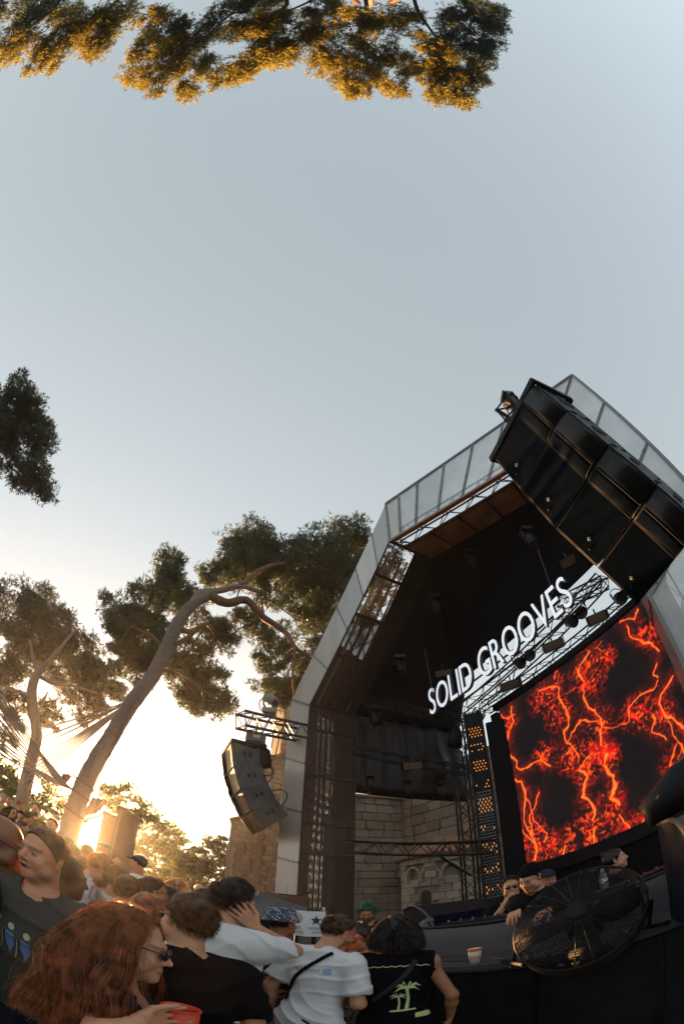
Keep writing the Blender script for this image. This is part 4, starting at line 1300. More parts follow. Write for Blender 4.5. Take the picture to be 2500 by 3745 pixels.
# ================================================================ LED wall
dsc = Vector((math.sin(R_(152)), math.cos(R_(152)), 0))
eTL = pol(23.2, 13.0); zt_ = at(1822, 2595, 13.0).z; zb_ = at(1912, 3170, 13.0).z
nsc = Vector((-dsc.y, dsc.x, 0))
if nsc.dot(eTL) > 0: nsc = -nsc
SW, SH = 6.4, zt_ - zb_
led = thing('led_screen', 'large LED wall glowing with orange lava veins', 'screen', Vector((eTL.x, eTL.y, zb_)))
NXs, NYs = 330, 270
def scr(x, y):
    p = on_plane(1700 + x * .5102, 2100 + y * .5102, eTL, nsc)
    return ((p - eTL).dot(dsc), p.z - zb_)
veins = [
 ([(330,945),(320,990),(345,1060),(310,1120),(300,1200),(285,1240),(300,1310)],1),([(255,1000),(300,1040),(345,1000)],.7),([(310,1290),(375,1340),(370,1390),(400,1410),(470,1370),(560,1330),(615,1385)],1),
 ([(325,1465),(400,1480),(440,1560),(430,1680),(425,1760),(470,1850),(510,1960),(490,2060)],1.2),([(440,1600),(480,1700),(500,1760),(540,1800),(585,1860),(570,1930)],.8),([(370,1770),(430,1860),(490,1930),(510,1990)],.9),([(530,1560),(510,1620),(505,1680),(470,1740),(490,1860)],.8),
 ([(530,830),(600,800),(660,800),(660,880),(720,940),(750,1010),(750,1090),(710,1130),(710,1180),(760,1240),(810,1320)],1),([(660,880),(700,850),(790,800)],.5),
 ([(900,560),(840,620),(795,710),(850,760),(845,880),(880,970),(940,990),(975,1020),(980,1080),(970,1150),(970,1230)],1.1),([(735,1200),(780,1120),(830,1050),(960,1055)],1),
 ([(1005,1300),(985,1370),(1060,1450),(1070,1530),(1040,1600),(1100,1660)],1.5),([(820,1405),(875,1450),(850,1530),(835,1590),(880,1630),(925,1690),(900,1750)],1.4),([(760,1240),(730,1300)],.7),
 ([(930,1820),(920,1900),(910,1980),(870,2040),(940,2090),(1000,2110)],1.1),([(910,1990),(1030,2020)],1),([(1100,1740),(1140,1790),(1190,1870),(1210,1960),(1150,2000),(1150,2060)],1.1),([(1190,1870),(1090,1990)],1),
 ([(1475,750),(1410,860),(1400,930),(1450,1030),(1500,1060),(1568,1110),(1640,1150)],1.1),([(1450,1060),(1480,1120),(1530,1210),(1568,1280),(1640,1340)],.9),([(1340,1000),(1340,1120),(1400,1130),(1440,1180)],.9),([(1510,1220),(1480,1310),(1460,1420),(1490,1480),(1550,1490)],.9),
 ([(1230,250),(1200,320),(1120,340)],.9),([(1150,380),(1180,440),(1260,470),(1330,500),(1385,560)],1),([(1380,760),(1350,820),(1240,880),(1180,960),(1160,1050)],.8),([(1360,640),(1340,720),(1380,735)],.8),([(720,1950),(700,2010),(650,2060)],1),([(530,2100),(600,2090),(680,2080)],.9),([(970,490),(940,530),(990,560)],.5),([(300,1330),(330,1450),(370,1560),(380,1680)],.4),([(960,1300),(900,1290),(850,1340),(820,1400)],.6),([(1160,1050),(1050,1100),(985,1100)],.5)]
teal = [] and [[(740,650),(730,700),(690,720)],[(410,1420),(380,1400),(365,1370)],[(1295,1280),(1312,1330),(1290,1345)],[(605,1665),(640,1690),(620,1720)],[(1060,960),(1120,900),(1200,800)],[(480,1260),(560,1275),(620,1245)],[(940,1640),(980,1610),(1020,1605)],[(880,1450),(930,1455),(970,1400)],[(1290,1830),(1350,1830)]]
blobs = [(q0, q1, q2 * .85) for q0, q1, q2 in [(560,900,120),(650,1000,110),(880,1280,90),(900,700,140),(560,1290,90),(760,1330,100),(900,1830,140),(1010,1760,110),(600,1950,110),(1090,1960,120),(1300,1750,110),(500,1850,90),(1240,1000,110),(1400,1000,80),(1540,1400,110),(1300,420,80),(1020,1300,90),(700,2000,110),(850,1400,100),(1050,1620,90),(420,1950,90),(300,1080,70),(1200,1900,120),(950,1060,90),(620,760,90),(1010,600,80),(760,1850,70),(1450,1600,100),(860,2060,100)]]
_gx, _gz = np.meshgrid(np.linspace(0, SW, NXs + 1), np.linspace(0, SH, NYs + 1), indexing='xy')
def vnoise(x, y, f, seed):
    r = np.random.default_rng(seed); G = r.random((128, 128))
    X, Y = x * f, y * f
    i, j = np.floor(X).astype(int), np.floor(Y).astype(int); u, v = X - i, Y - j
    u = u * u * (3 - 2 * u); v = v * v * (3 - 2 * v)
    g = lambda a, b: G[a % 128, b % 128]
    return (g(i, j) * (1 - u) + g(i + 1, j) * u) * (1 - v) + (g(i, j + 1) * (1 - u) + g(i + 1, j + 1) * u) * v
wx = _gx + .06 * (vnoise(_gx, _gz, 1.6, 31) - .5) + .11 * (vnoise(_gx, _gz, 3, 1) - .5) + .05 * (vnoise(_gx, _gz, 9, 2) - .5)
wz = _gz + .06 * (vnoise(_gx, _gz, 1.6, 32) - .5) + .11 * (vnoise(_gx, _gz, 3, 3) - .5) + .05 * (vnoise(_gx, _gz, 9, 4) - .5)
def seg_dist(pts):
    D = np.full(_gx.shape, 9.0)
    for (a, b) in zip(pts, pts[1:]):
        ax, az = a; bx, bz = b
        ex, ez = bx - ax, bz - az
        t_ = np.clip(((wx - ax) * ex + (wz - az) * ez) / (ex * ex + ez * ez + 1e-9), 0, 1)
        D = np.minimum(D, np.hypot(wx - ax - t_ * ex, wz - az - t_ * ez))
    return D
hot = np.zeros_like(_gx); glow = np.zeros_like(_gx); cyan = np.zeros_like(_gx)
for pts, s in veins:
    s *= .9
    D = seg_dist([scr(*p) for p in pts])
    th = .026 * s * (.55 + .9 * vnoise(_gx, _gz, 4, 5))
    hot = np.maximum(hot, np.clip(1.35 - D / th, 0, 1) * min(1, .5 + .5 * s))
    glow = np.maximum(glow, np.exp(-D / (.13 + .2 * vnoise(_gx, _gz, 2, 6))) * .55 * min(1, s))
for pts in teal:
    cyan = np.maximum(cyan, np.clip(1.2 - seg_dist([scr(*p) for p in pts]) / .011, 0, 1) * .7)
# fine cell web between the main veins
_rs = np.random.default_rng(77)
_sx, _sz = _rs.uniform(-.2, SW + .2, 150), _rs.uniform(-.2, SH + .2, 150)
_d = np.sort(np.stack([np.hypot(wx - a_, wz - b_) for a_, b_ in zip(_sx, _sz)]), axis=0)[:2]
web = np.clip(1.1 - (_d[1] - _d[0]) / (.030 + .03 * vnoise(_gx, _gz, 3, 21)), 0, 1)
mask = np.zeros_like(_gx)
for (x, y, r) in blobs:
    cx, cz = scr(x, y); rr = r * .5102 / 1450 * 13.5
    mask = np.maximum(mask, np.exp(-((_gx - cx) ** 2 + (_gz - cz) ** 2) / (rr * rr * .8)))
sp = vnoise(wx, wz, 15, 7) * .55 + vnoise(wx, wz, 27, 8) * .45
rid = 1 - np.abs(vnoise(wx * 1.0, wz * 1.0, 7, 9) - .5) * 2
speck = np.clip((sp * (.55 + .45 * rid) - .43) * 4.5, 0, 1) * np.clip(mask * 1.5 + glow * 1.0 - .16, 0, 1)
broad_ = np.clip(mask * .5 + glow * .5, 0, 1) * (.35 + .65 * vnoise(_gx, _gz, 5, 10))
web = web * np.clip(mask * 1.3 + glow * .7 - .25, 0, 1) * (.35 + .65 * vnoise(_gx, _gz, 4, 22))
I_ = np.clip(hot + speck * .6 + web * .7, 0, 1)
Rr = .007 + .16 * broad_ ** 2 + I_ * .95
Rr = Rr + .22 * glow ** 2
Gg = .006 + .006 * broad_ + .012 * glow ** 2 + np.clip(hot * .095 + hot ** 4 * .05 + speck ** 2 * .06, 0, 1)
Bb = .0065 + .004 * broad_ + hot * .012
Rr = Rr * (1 - cyan) + .10 * cyan; Gg = Gg * (1 - cyan) + .40 * cyan; Bb = Bb * (1 - cyan) + .42 * cyan
_jt = 1 - .35 * ((np.abs((_gx % .5) - .25) > .238) | (np.abs((_gz % .5) - .25) > .238))      # cabinet joints of the LED wall
Rr, Gg, Bb = Rr * _jt, Gg * _jt, Bb * _jt
PV = np.array(eTL)[None, None] * np.array([1, 1, 0]) + _gx[..., None] * np.array(dsc) + (_gz + zb_)[..., None] * np.array([0, 0, 1.0])
i, j = np.meshgrid(np.arange(NYs), np.arange(NXs), indexing='ij'); k = i * (NXs + 1) + j
scr_m = bpy.data.materials.new('lava_screen'); scr_m.use_nodes = True
_n = scr_m.node_tree.nodes; _n.clear()
_o = _n.new('ShaderNodeOutputMaterial'); _e = _n.new('ShaderNodeEmission'); _v = _n.new('ShaderNodeVertexColor'); _v.layer_name = 'picture'
_e.inputs['Strength'].default_value = .30
scr_m.node_tree.links.new(_v.outputs[0], _e.inputs[0]); scr_m.node_tree.links.new(_e.outputs[0], _o.inputs[0])
panel_o = np_mesh('screen_face', PV.reshape(-1, 3), np.stack([k, k + 1, k + NXs + 2, k + NXs + 1], -1).reshape(-1, 4), scr_m, led)
ca = panel_o.data.color_attributes.new('picture', 'FLOAT_COLOR', 'POINT')
ca.data.foreach_set('color', np.stack([Rr, Gg, Bb, np.ones_like(Rr)], -1).astype(np.float32).ravel())
fr = Matrix((dsc, nsc, Vector((0, 0, 1)))).transposed()
mid = eTL + dsc * SW / 2 + Vector((0, 0, zb_ + SH / 2))
obox('screen_back', mid - nsc * .12, (SW, .2, SH), black_paint, led, fr, .01)
obox('screen_border', mid + Vector((0, 0, SH / 2 + .09)), (SW + .3, .24, .17), black_paint, led, fr, .01)
obox('screen_border', mid - Vector((0, 0, SH / 2 + .2)), (SW + .3, .24, .38), black_paint, led, fr, .01)
obox('screen_border', eTL - dsc * .15 + Vector((0, 0, zb_ + SH / 2 - .3)), (.28, .26, SH + .4), black_paint, led, fr, .01)
obox('screen_skirt', eTL + dsc * (SW / 2 - .3) - nsc * .05 + Vector((0, 0, (zb_ - .38) / 2)), (SW + 1.2, .1, zb_ - .38), black_cloth, led, fr, .01)
for s in (.5, 2.5, 4.5, 6.0):
    rod('support_leg', eTL + dsc * s - nsc * .3, eTL + dsc * s - nsc * .3 + Vector((0, 0, zb_)), .05, black_steel, led)

# LED lamp column
colT, colB = at(1745, 2600, 10.9), at(1806, 3290, 10.9)
colT = Vector((colB.x, colB.y, colT.z)); colB = Vector((colB.x, colB.y, 0))
col = thing('lamp_column', 'tall black column of amber LED lamps left of the screen', 'light column', colB)
ex = Vector((math.cos(R_(20)), -math.sin(R_(20)), 0)); ef = Vector((-math.sin(R_(20)), -math.cos(R_(20)), 0))
fr = Matrix((ex, -ef, Vector((0, 0, 1)))).transposed()
obox('column_core', colB + Vector((0, 0, colT.z / 2)) - ef * .08, (.46, .1, colT.z), black_paint, col, fr, .01)
obox('column_side', colB + ex * .55 + Vector((0, 0, colT.z / 2 - .2)) - ef * .12, (.5, .2, colT.z - .4), black_cloth, col, fr, .02)
amber = mat('amber_lamp', (.8, .4, .1), .3, 0, emit=(1, .32, .05), estr=.14)
lampd = mat('unlit_lamp', (.10, .10, .11), .3, .4, var=.3)
slat_m = mat('lamp_slat', (.12, .12, .13), .35, .7, var=.3)
def zat(y6): return at(1775, 2100 + y6 * .5102, 10.9).z
lit = [(1050, 1150, 1), (1195, 1260, .5), (1330, 1405, 1), (1480, 1535, .3), (1600, 1705, 1), (1785, 1835, .3), (1920, 2005, 1), (2085, 2150, .5), (2240, 2290, .7), (2360, 2400, .4)]
zz = colT.z - .5; row = 0
rng = random.Random(4)
while zz > 1.6:
    st = 0
    for a, b, p in lit:
        if zat(b) < zz < zat(a): st = p
    for i in range(4):
        x = (i - 1.5) * .085 + (.0425 if row % 2 else 0) - .02
        on = st == 1 or (st and (i in (0, 3) or rng.random() < .25) and rng.random() < .85)
        if not on and zz > zat(1550): continue
        o = bpy.data.objects.new('lamp', unit_mesh('ball', amber if on else lampd)); link(o, col)
        o.matrix_basis = Matrix.Translation(colB + ex * x + ef * .0 + Vector((0, 0, zz))) @ Matrix.Diagonal((.017, .016, .02, 1))
    if zz < zat(1550):
        box('lamp_slat', colB + Vector((0, 0, zz + .04)) - ef * .01, (.40, .03, .022), slat_m, col, fr)
    zz -= .083; row += 1
for s in (-.23, .23):
    rod('column_rail', colB + ex * s, Vector((colT.x, colT.y, colT.z)) + ex * s, .022, black_steel, col)

# ================================================================ lights on the trusses
tan_face = mat('blinder_face', (.13, .085, .065), .5, 0, var=.2, vscale=20)
def blinder(label, c, aim, wd, ht, group=None, face=None):
    t = thing('flood_light', label, 'stage light', c, group)
    fr = frame_z(Vector(aim))
    obox('housing', c, (wd, ht, .2), black_steel, t, fr, .02)
    obox('diffuser', c + fr @ Vector((0, 0, .104)), (wd * .86, ht * .8, .02), face or tan_face, t, fr, .006)
    for k in (-1, 1):
        obox('barn_door', c + fr @ Vector((k * (wd / 2 + .02), 0, .1)), (.02, ht, .16), black_steel, t, fr, .004)
    rod('clamp', c, c + Vector((0, 0, .35)), .025, black_steel, t)
for lab, x, y, d, wd in (('flood light on the rear truss, nearest the right leg', 2182, 2262, 10.9, .62), ('flood light in the middle of the rear truss', 2022, 2362, 11.6, .66), ('flood light on the rear truss beside the lamp column', 1868, 2506, 12.4, .66)):
    blinder(lab, at(x, y, d), -Vector(pol(30, 1, .35)), wd, .30, 'flood lights on the rear truss')
blinder('brown-faced flood light on the truss over the side curtain', at(1508, 2800, 11.9), -Vector(pol(10, 1, .45)), .60, .26)
blinder('small dark flood light tucked under the roof above the letters', at(2075, 2055, 9.3), -Vector(pol(36, 1, .9)), .5, .28)
blinder('dim flood light hanging left of the letter G', at(1620, 2462, 12.3), -Vector(pol(14, 1, .6)), .6, .24)
def par_can(label, c, aim, s, group):
    t = thing('par_can', label, 'stage light', c, group)
    aim = Vector(aim).normalized()
    prof = [(-.9, .05), (-.85, .5), (-.6, .8), (-.1, .95), (.8, 1.0), (1.0, 1.05), (1.0, .95), (.85, .9), (.8, .03)]
    V, F = tube_np([c + aim * z * s for z, r in prof], [r * s for z, r in prof], 16)
    np_mesh('lamp_barrel', V, F, black_steel, t, True)
    sd_ = aim.cross(Vector((0, 0, 1))).normalized()
    cable('yoke', [c + sd_ * s * 1.1, c + sd_ * s * 1.15 + Vector((0, 0, s * 1.2)), c + Vector((0, 0, s * 1.9)), c - sd_ * s * 1.15 + Vector((0, 0, s * 1.2)), c - sd_ * s * 1.1], s * .08, black_steel, t, 4)
    cable('lead', [c - aim * s * .8, c - aim * s * 1.5 + Vector((0, 0, -s)), c - aim * s * 2 + Vector((0, 0, s))], s * .06, cab_blk, t, 4, 5)
for lab, x, y, d, ax in (('round par lamp above the LED screen, upper of the right pair', 2121, 2240, 10.9, 60), ('round par lamp above the LED screen, lower of the right pair', 2083, 2273, 11.0, 20), ('round par lamp behind the letter G, upper of the left pair', 1935, 2394, 12.0, 60), ('round par lamp behind the letter G, lower of the left pair', 1894, 2424, 12.1, 20), ('round par lamp at the top right end of the rear truss', 2262, 2188, 10.4, 40)):
    par_can(lab, at(x, y, d), Vector(pol(ax + 150, 1, -.8)), .185, 'par lamps above the LED screen')
for lab, x, y, d, s in (('large moving-head light under the roof beside the near array', 1935, 1975, 9.6, .42), ('dim moving-head light under the middle of the roof', 1725, 2050, 10.8, .40), ('dim moving-head light left of the roof middle', 1590, 2215, 11.6, .38), ('dim moving-head light above the left end of the hanging letters', 1462, 2440, 12.3, .38), ('dim moving-head light near the top of the side curtain', 1368, 2625, 12.9, .36),
                        ('small hanging spotlight left under the curtain truss', 1352, 2862, 12.4, .24), ('small hanging spotlight in the middle under the curtain truss', 1490, 2880, 12.4, .24), ('small hanging spotlight right under the curtain truss', 1612, 2888, 12.4, .22)):
    moving_head('moving_head', lab, at(x, y, d), (.1, -.25, -1), s, black_steel, 'moving-head lights under the roof')
tg = thing('hanging_lamp', 'dark cylindrical hanging lamp at the right end of the curtain', 'stage light', at(1660, 2700, 12.2))
V, F = tube_np([at(1668, 2665, 12.2), at(1666, 2690, 12.2), at(1662, 2730, 12.2), at(1660, 2735, 12.2)], [.12, .2, .22, .1], 14)
np_mesh('lamp_barrel', V, F, black_paint, tg, True)
np_mesh('clamp', *tube_np([at(1668, 2665, 12.2), at(1668, 2640, 12.2)], [.03, .03], 8), black_steel, tg, True)

# ================================================================ booth, apron, gear on it
grey_cloth = mat('grey_booth_cloth', (.075, .068, .078), .85, 0, var=.25, vscale=3, bump=.3, bscale=60)
apron_top = mat('apron_top', (.05, .047, .054), .6, 0, var=.25, vscale=3)
S0, S1 = pol(-4.0, 5.35), pol(62, 2.75)
S0 = Vector((.24, 4.69, 0)) - Vector((.667, -.744, 0)) * 1.0
us = Vector((.667, -.744, 0)); ns = Vector((.744, .667, 0))
Lb = 6.2
fr = Matrix((us, ns, Vector((0, 0, 1)))).transposed()
booth = thing('dj_booth', 'long grey cloth-fronted DJ booth along the stage front', 'booth', S0)
V = []
NB = 80
for j, (z, o_) in enumerate([(.9, -.05), (1.1, -.02), (1.30, 0), (1.455, .0), (1.47, .02)]):
    for i in range(NB + 1):
        s = Lb * i / NB
        zt = z + (.02 * math.sin(s * 1.7) if j >= 3 else 0)
        V.append(S0 + us * s + ns * (o_ + .012 * math.sin(s * 9) * (1 - j / 4)) + Vector((0, 0, zt)))
mk('front_cloth', V, [(j * (NB + 1) + i, j * (NB + 1) + i + 1, (j + 1) * (NB + 1) + i + 1, (j + 1) * (NB + 1) + i) for j in range(4) for i in range(NB)], grey_cloth, booth, True)
obox('booth_body', S0 + us * (Lb / 2) + ns * .26 + Vector((0, 0, .72)), (Lb, .44, 1.44), black_paint, booth, fr, .01)
rod('top_rail', S0 + us * 0 + ns * .02 + Vector((0, 0, 1.475)), S0 + us * Lb + ns * .02 + Vector((0, 0, 1.475)), .018, black_steel, booth)
apron = thing('stage_apron', 'black panelled apron with a grey ledge in front of the DJ booth', 'stage', S0 - ns * .4)
ledge = obox('ledge', S0 + us * (Lb / 2) - ns * .30 + Vector((0, 0, 1.14)), (Lb, .62, .06), apron_top, apron, fr, .02)
for i in range(8):
    obox('front_panel', S0 + us * ((i + .5) * Lb / 8) - ns * .575 + Vector((0, 0, .55)), (Lb / 8 - .012, .03, 1.1), black_paint, apron, fr, .006)
    obox('panel_post', S0 + us * (i * Lb / 8) - ns * .592 + Vector((0, 0, .55)), (.03, .03, 1.1), black_steel, apron, fr, .004)
obox('apron_core', S0 + us * (Lb / 2) - ns * .30 + Vector((0, 0, .54)), (Lb - .02, .5, 1.08), black_paint, apron, fr, 0)
t = thing('mixer_deck', 'row of black mixer knobs and decks along the booth edge', 'mixer', S0 + us * 3)
obox('deck', S0 + us * 3.0 + ns * .30 + Vector((0, 0, 1.475)), (2.2, .34, .06), black_steel, t, fr, .01)
for i in range(26):
    rod('knob', S0 + us * (2.0 + i * .08) + ns * (.14 + .06 * (i % 3)) + Vector((0, 0, 1.50)), S0 + us * (2.0 + i * .08) + ns * (.14 + .06 * (i % 3)) + Vector((0, 0, 1.535)), .012, alu_truss, t)

cup_m = mat('paper_cup', (.78, .68, .58), .6, 0, var=.05)
cup_red = mat('cup_red', (.62, .06, .02), .5)
cup_rim = mat('cup_orange_rim', (.80, .20, .06), .5)
def cup(label, c, h, r0, r1, m, rim=None, txt=None, tm=None, face=None, fill=None, tsize=None):
    t = thing('paper_cup', label, 'cup', c)
    prof = [(0, r0 * .9), (0, r0), (h * .5, (r0 + r1) / 2), (h, r1), (h, r1 - .003), (h * .9, r1 - .006), (.01, r0 - .004), (.012, .001)]
    V, F = tube_np([c + Vector((0, 0, z)) for z, r in prof], [r for z, r in prof], 24)
    np_mesh('cup_wall', V, F, m, t, True)
    V, F = tube_np([c + Vector((0, 0, h + .003 * math.sin(a) * 0)) + Vector((r1 * math.cos(a), r1 * math.sin(a), 0)) for a in np.linspace(0, 2 * math.pi, 25)], .0028, 6)
    np_mesh('rim', V, F, rim or m, t, True)
    if rim:
        V, F = tube_np([c + Vector((0, 0, h * .84)), c + Vector((0, 0, h * .985))], [r0 + (r1 - r0) * .84 + .0012, r1 + .0008], 24)
        np_mesh('colour_band', V[:-2], F[:24], rim, t, True)
    if txt:
        g, Lw = flat_text(txt, .012, .08)
        sc_ = tsize or h * .26
        for V, F, ch in g:
            W3 = []
            for v in V:
                rr = r0 + (r1 - r0) * .5 + .0015
                a = (v.x - Lw / 2) * sc_ * .8 / rr + face
                rz = h * .34 + v.y * sc_
                rr = r0 + (r1 - r0) * rz / h + .0014
                W3.append(c + Vector((math.sin(a) * rr, -math.cos(a) * rr, rz)))
            mk('print', W3, F, tm, t)
    if fill:
        V, F = tube_np([c + Vector((0, 0, h * .78)), c + Vector((0, 0, h * .80))], [r0 + (r1 - r0) * .75, r0 + (r1 - r0) * .75], 24)
        np_mesh('drink', V, F, fill, t, True)
    return t
cc = at(1735, 3503, 3.28); cc.z = 1.171
cup('orange and white paper cup standing on the stage ledge', cc, .135, .034, .048, cup_m, cup_rim, 'sono', cup_red, R_(-17))

# monitor wedge on the stage
def wedge(label, c, az, w_, h_, d_, m=black_paint):
    t = thing('monitor_speaker', label, 'loudspeaker', c)
    f = Vector((-math.sin(R_(az)), -math.cos(R_(az)), 0)); s = Vector((math.cos(R_(az)), -math.sin(R_(az)), 0))
    prof = [(-d_ / 2, 0), (d_ / 2, 0), (d_ / 2, h_ * .3), (d_ * .3, h_ * .72), (0, h_ * .95), (-d_ * .25, h_), (-d_ / 2, h_ * .9)]
    P = [c - s * w_ / 2 + f * a + Vector((0, 0, z)) for a, z in prof]
    o = prism('cabinet', P, s * w_, m, t)
    prism('grille', [c - s * w_ * .44 + f * (d_ * .47) + Vector((0, 0, h_ * .38)), c + s * w_ * .44 + f * (d_ * .47) + Vector((0, 0, h_ * .38)), c + s * w_ * .44 + f * (d_ * .315) + Vector((0, 0, h_ * .72)), c - s * w_ * .44 + f * (d_ * .315) + Vector((0, 0, h_ * .72))], f * .012, grille_m, t)
    cable('edge_trim', [c - s * (w_ / 2 + .005) + f * a + Vector((0, 0, z)) for a, z in prof[1:]], .014, mat('trim_grey', (.06, .06, .065), .4), t, 3, 6)
    return t
c = at(1655, 3378, 5.6); c.z = 1.16
wedge('black curved monitor speaker on the stage before the apse', c, -25, .95, .56, .6)
obox('flight_case', c + Vector((0, 0, -.58)), (1.2, .7, 1.14), black_paint, tag(thing('flight_case', 'black flight case under the curved monitor speaker', 'case', c - Vector((0, 0, 1.16))), 'black flight case under the curved monitor speaker', 'case'), Matrix.Rotation(R_(25), 3, 'Z'), .02)
c = at(1560, 3390, 5.2); c.z = 1.42
t = thing('stage_uplight', 'small silver lamp beside the curved monitor speaker', 'stage light', c)
np_mesh('lamp_barrel', *tube_np([c, c + Vector((0, 0, .03)), c + Vector((.02, -.05, .09)), c + Vector((.03, -.08, .11))], [.10, .09, .05, .04], 12), alu_truss, t, True)
rod('stand', c - Vector((0, 0, 1.42)), c, .02, black_steel, t)
obox('base', c + Vector((0, 0, -1.41)), (.25, .25, .02), black_steel, t, None, .004)

# big stage fan
fc = at(2120, 3352, 2.75)
fn = (Vector((-.50, -.62, .60))).normalized()
fan = thing('stage_fan', 'big round black stage fan with wire guard in front of the DJ', 'fan', fc)
wire = mat('fan_wire', (.008, .008, .009), .45, .4)
fr = frame_z(fn)
R0 = .385
def ring(r, z, t_, n=48):
    return [fc + fr @ Vector((r * math.cos(a), r * math.sin(a), z)) for a in np.linspace(0, 2 * math.pi, n + 1)]
for k in range(22):
    r = .07 + (R0 - .07) * k / 21
    z = .11 - .10 * (r / R0) ** 2.2
    np_mesh('guard_ring', *tube_np(ring(r, z, 0), .0024, 4), wire, fan, True)
for k in range(14):
    r = R0 * (1 - .12 * (k / 13) ** 2)
    np_mesh('guard_ring', *tube_np(ring(R0 if k < 9 else r, -.02 - .016 * k, 0), .0026, 4), wire, fan, True)
for k in range(12):
    r = .07 + (R0 * .88 - .07) * k / 11
    np_mesh('rear_guard_ring', *tube_np(ring(r, -.24, 0, 32), .0024, 4), wire, fan, True)
for k in range(24):
    a = 2 * math.pi * k / 24
    pts = [fc + fr @ Vector((r * math.cos(a), r * math.sin(a), .112 - .10 * (r / R0) ** 2.2)) for r in np.linspace(.06, R0, 6)] + [fc + fr @ Vector((R0 * math.cos(a), R0 * math.sin(a), -.12)), fc + fr @ Vector((R0 * .88 * math.cos(a), R0 * .88 * math.sin(a), -.24)), fc + fr @ Vector((.05 * math.cos(a), .05 * math.sin(a), -.25))]
    np_mesh('guard_spoke', *tube_np(pts, .003, 4), wire, fan, True)
np_mesh('outer_hoop', *tube_np(ring(R0 + .004, -.01, 0), .008, 6), mat('fan_hoop', (.03, .018, .011), .45, .5), fan, True)
np_mesh('motor', *tube_np([fc + fn * -.26, fc + fn * -.24, fc + fn * -.10, fc + fn * -.04], [.02, .11, .11, .06], 16), black_paint, fan, True)
np_mesh('hub_badge', *tube_np([fc + fn * .105, fc + fn * .115], [.075, .07], 20), black_paint, fan, True)
for k in range(4):
    V = []
    for i in range(7):
        r = .06 + .30 * i / 6
        tw_ = R_(38 - 4 * i); wd_ = .055 + .05 * math.sin(math.pi * i / 6)
        for s in (-1, 1):
            a = math.pi / 2 * k + .12
            loc = Vector((r * math.cos(a), r * math.sin(a), -.05)) + (Vector((-math.sin(a), math.cos(a), 0)) * math.cos(tw_) + Vector((0, 0, 1)) * math.sin(tw_)) * s * wd_
            V.append(fc + fr @ loc)
    o = mk('blade', V, [(2 * i, 2 * i + 1, 2 * i + 3, 2 * i + 2) for i in range(6)], black_paint, fan, True)
    o.modifiers.new('thickness', 'SOLIDIFY').thickness = .006
for k in range(6):
    a = 2 * math.pi * k / 6 + .3
    p = fc + fr @ Vector(((R0 - .03) * math.cos(a), (R0 - .03) * math.sin(a), .012))
    obox('guard_clip', p, (.018, .04, .015), alu_truss, fan, fr @ Matrix.Rotation(a, 3, 'Z'), .003)
for s in (-1, 1):
    e = fc + fr @ Vector((s * (R0 + .02), 0, -.1))
    rod('stand_leg', e, Vector((e.x, e.y, 1.17)) + Vector((0, .05, 0)), .014, black_steel, fan)
    obox('stand_foot', Vector((e.x, e.y + .05, 1.182)), (.05, .35, .022), black_steel, fan, None, .005)

# speaker stack at the right edge
c = pol(47.5, 2.6)
t = thing('side_speaker', 'black loudspeaker with curved tan top edge at the right edge of the frame', 'loudspeaker', c)
fr = Matrix.Rotation(R_(-28), 3, 'Z')
zt = at(2450, 3000, 2.55).z
tan_m = mat('tan_trim', (.13, .095, .07), .4, .1, var=.15)
prof = [(-.32, 0), (.28, 0), (.30, .35), (.27, .52), (.16, .62), (-.02, .68), (-.32, .70)]
zb = 1.16
for nm, w0, w1, m, gsc in (('cabinet', -.26, .26, cab_m, 1.0), ('side_trim', -.285, -.262, cab_m, 1.02), ('side_trim', .262, .285, cab_m, 1.02)):
    P = [c + fr @ Vector((w0, -a * gsc, 0)) + Vector((0, 0, zb + z * gsc * (zt - zb) / .70)) for a, z in prof]
    prism(nm, P, fr @ Vector((w1 - w0, 0, 0)), m, t)
P = [(.297, .40), (.268, .53), (.162, .626), (-.02, .686)]
for (a0, z0), (a1, z1) in zip(P, P[1:]):
    q = [c + fr @ Vector((x, -a, 0)) + Vector((0, 0, zb + z * (zt - zb) / .7)) for x, a, z in ((-.25, a0, z0), (.25, a0, z0), (.25, a1, z1), (-.25, a1, z1))]
    prism('horn_panel', q, Vector((-.3, -.5, .5)).normalized() * .012, tan_m if z0 > .6 else cab_m, t)
for x_ in (-.272, .272):
    cable('edge_strip', [c + fr @ Vector((x_, -a * 1.03, 0)) + Vector((0, 0, zb + z * 1.03 * (zt - zb) / .70)) for a, z in prof[2:]], .016, tan_m, t, 4, 6)
prism('grille', [c + fr @ Vector((x, -.305, 0)) + Vector((0, 0, zb + z * (zt - zb) / .7)) for x, z in ((-.23, .04), (.23, .04), (.23, .34), (-.23, .34))], fr @ Vector((0, -.01, 0)), grille_m, t)
c2 = at(2530, 2890, 2.9)
wt = thing('hood_speaker', 'dark rounded hood lying on top of the side loudspeaker', 'loudspeaker', c2)
V, F = tube_np([c2 + Vector((-.30, .1, -.10)), c2 + Vector((-.29, .1, -.02)), c2 + Vector((-.1, .0, .06)), c2 + Vector((.25, -.2, .12))], [.02, .10, .16, .18], 14)
np_mesh('hood', V, F, black_paint, wt, True)
np_mesh('hood_edge', *tube_np([c2 + Vector((-.30, .0, .04)), c2 + Vector((-.15, -.05, .18)), c2 + Vector((.1, -.15, .30)), c2 + Vector((.3, -.3, .34))], .018, 6), tan_m, wt, True)
np_mesh('hood_foot', *tube_np([c2 + Vector((0, 0, -.1)), Vector((c2.x, c2.y, zt - .06))], [.08, .08], 8), black_paint, wt, True)

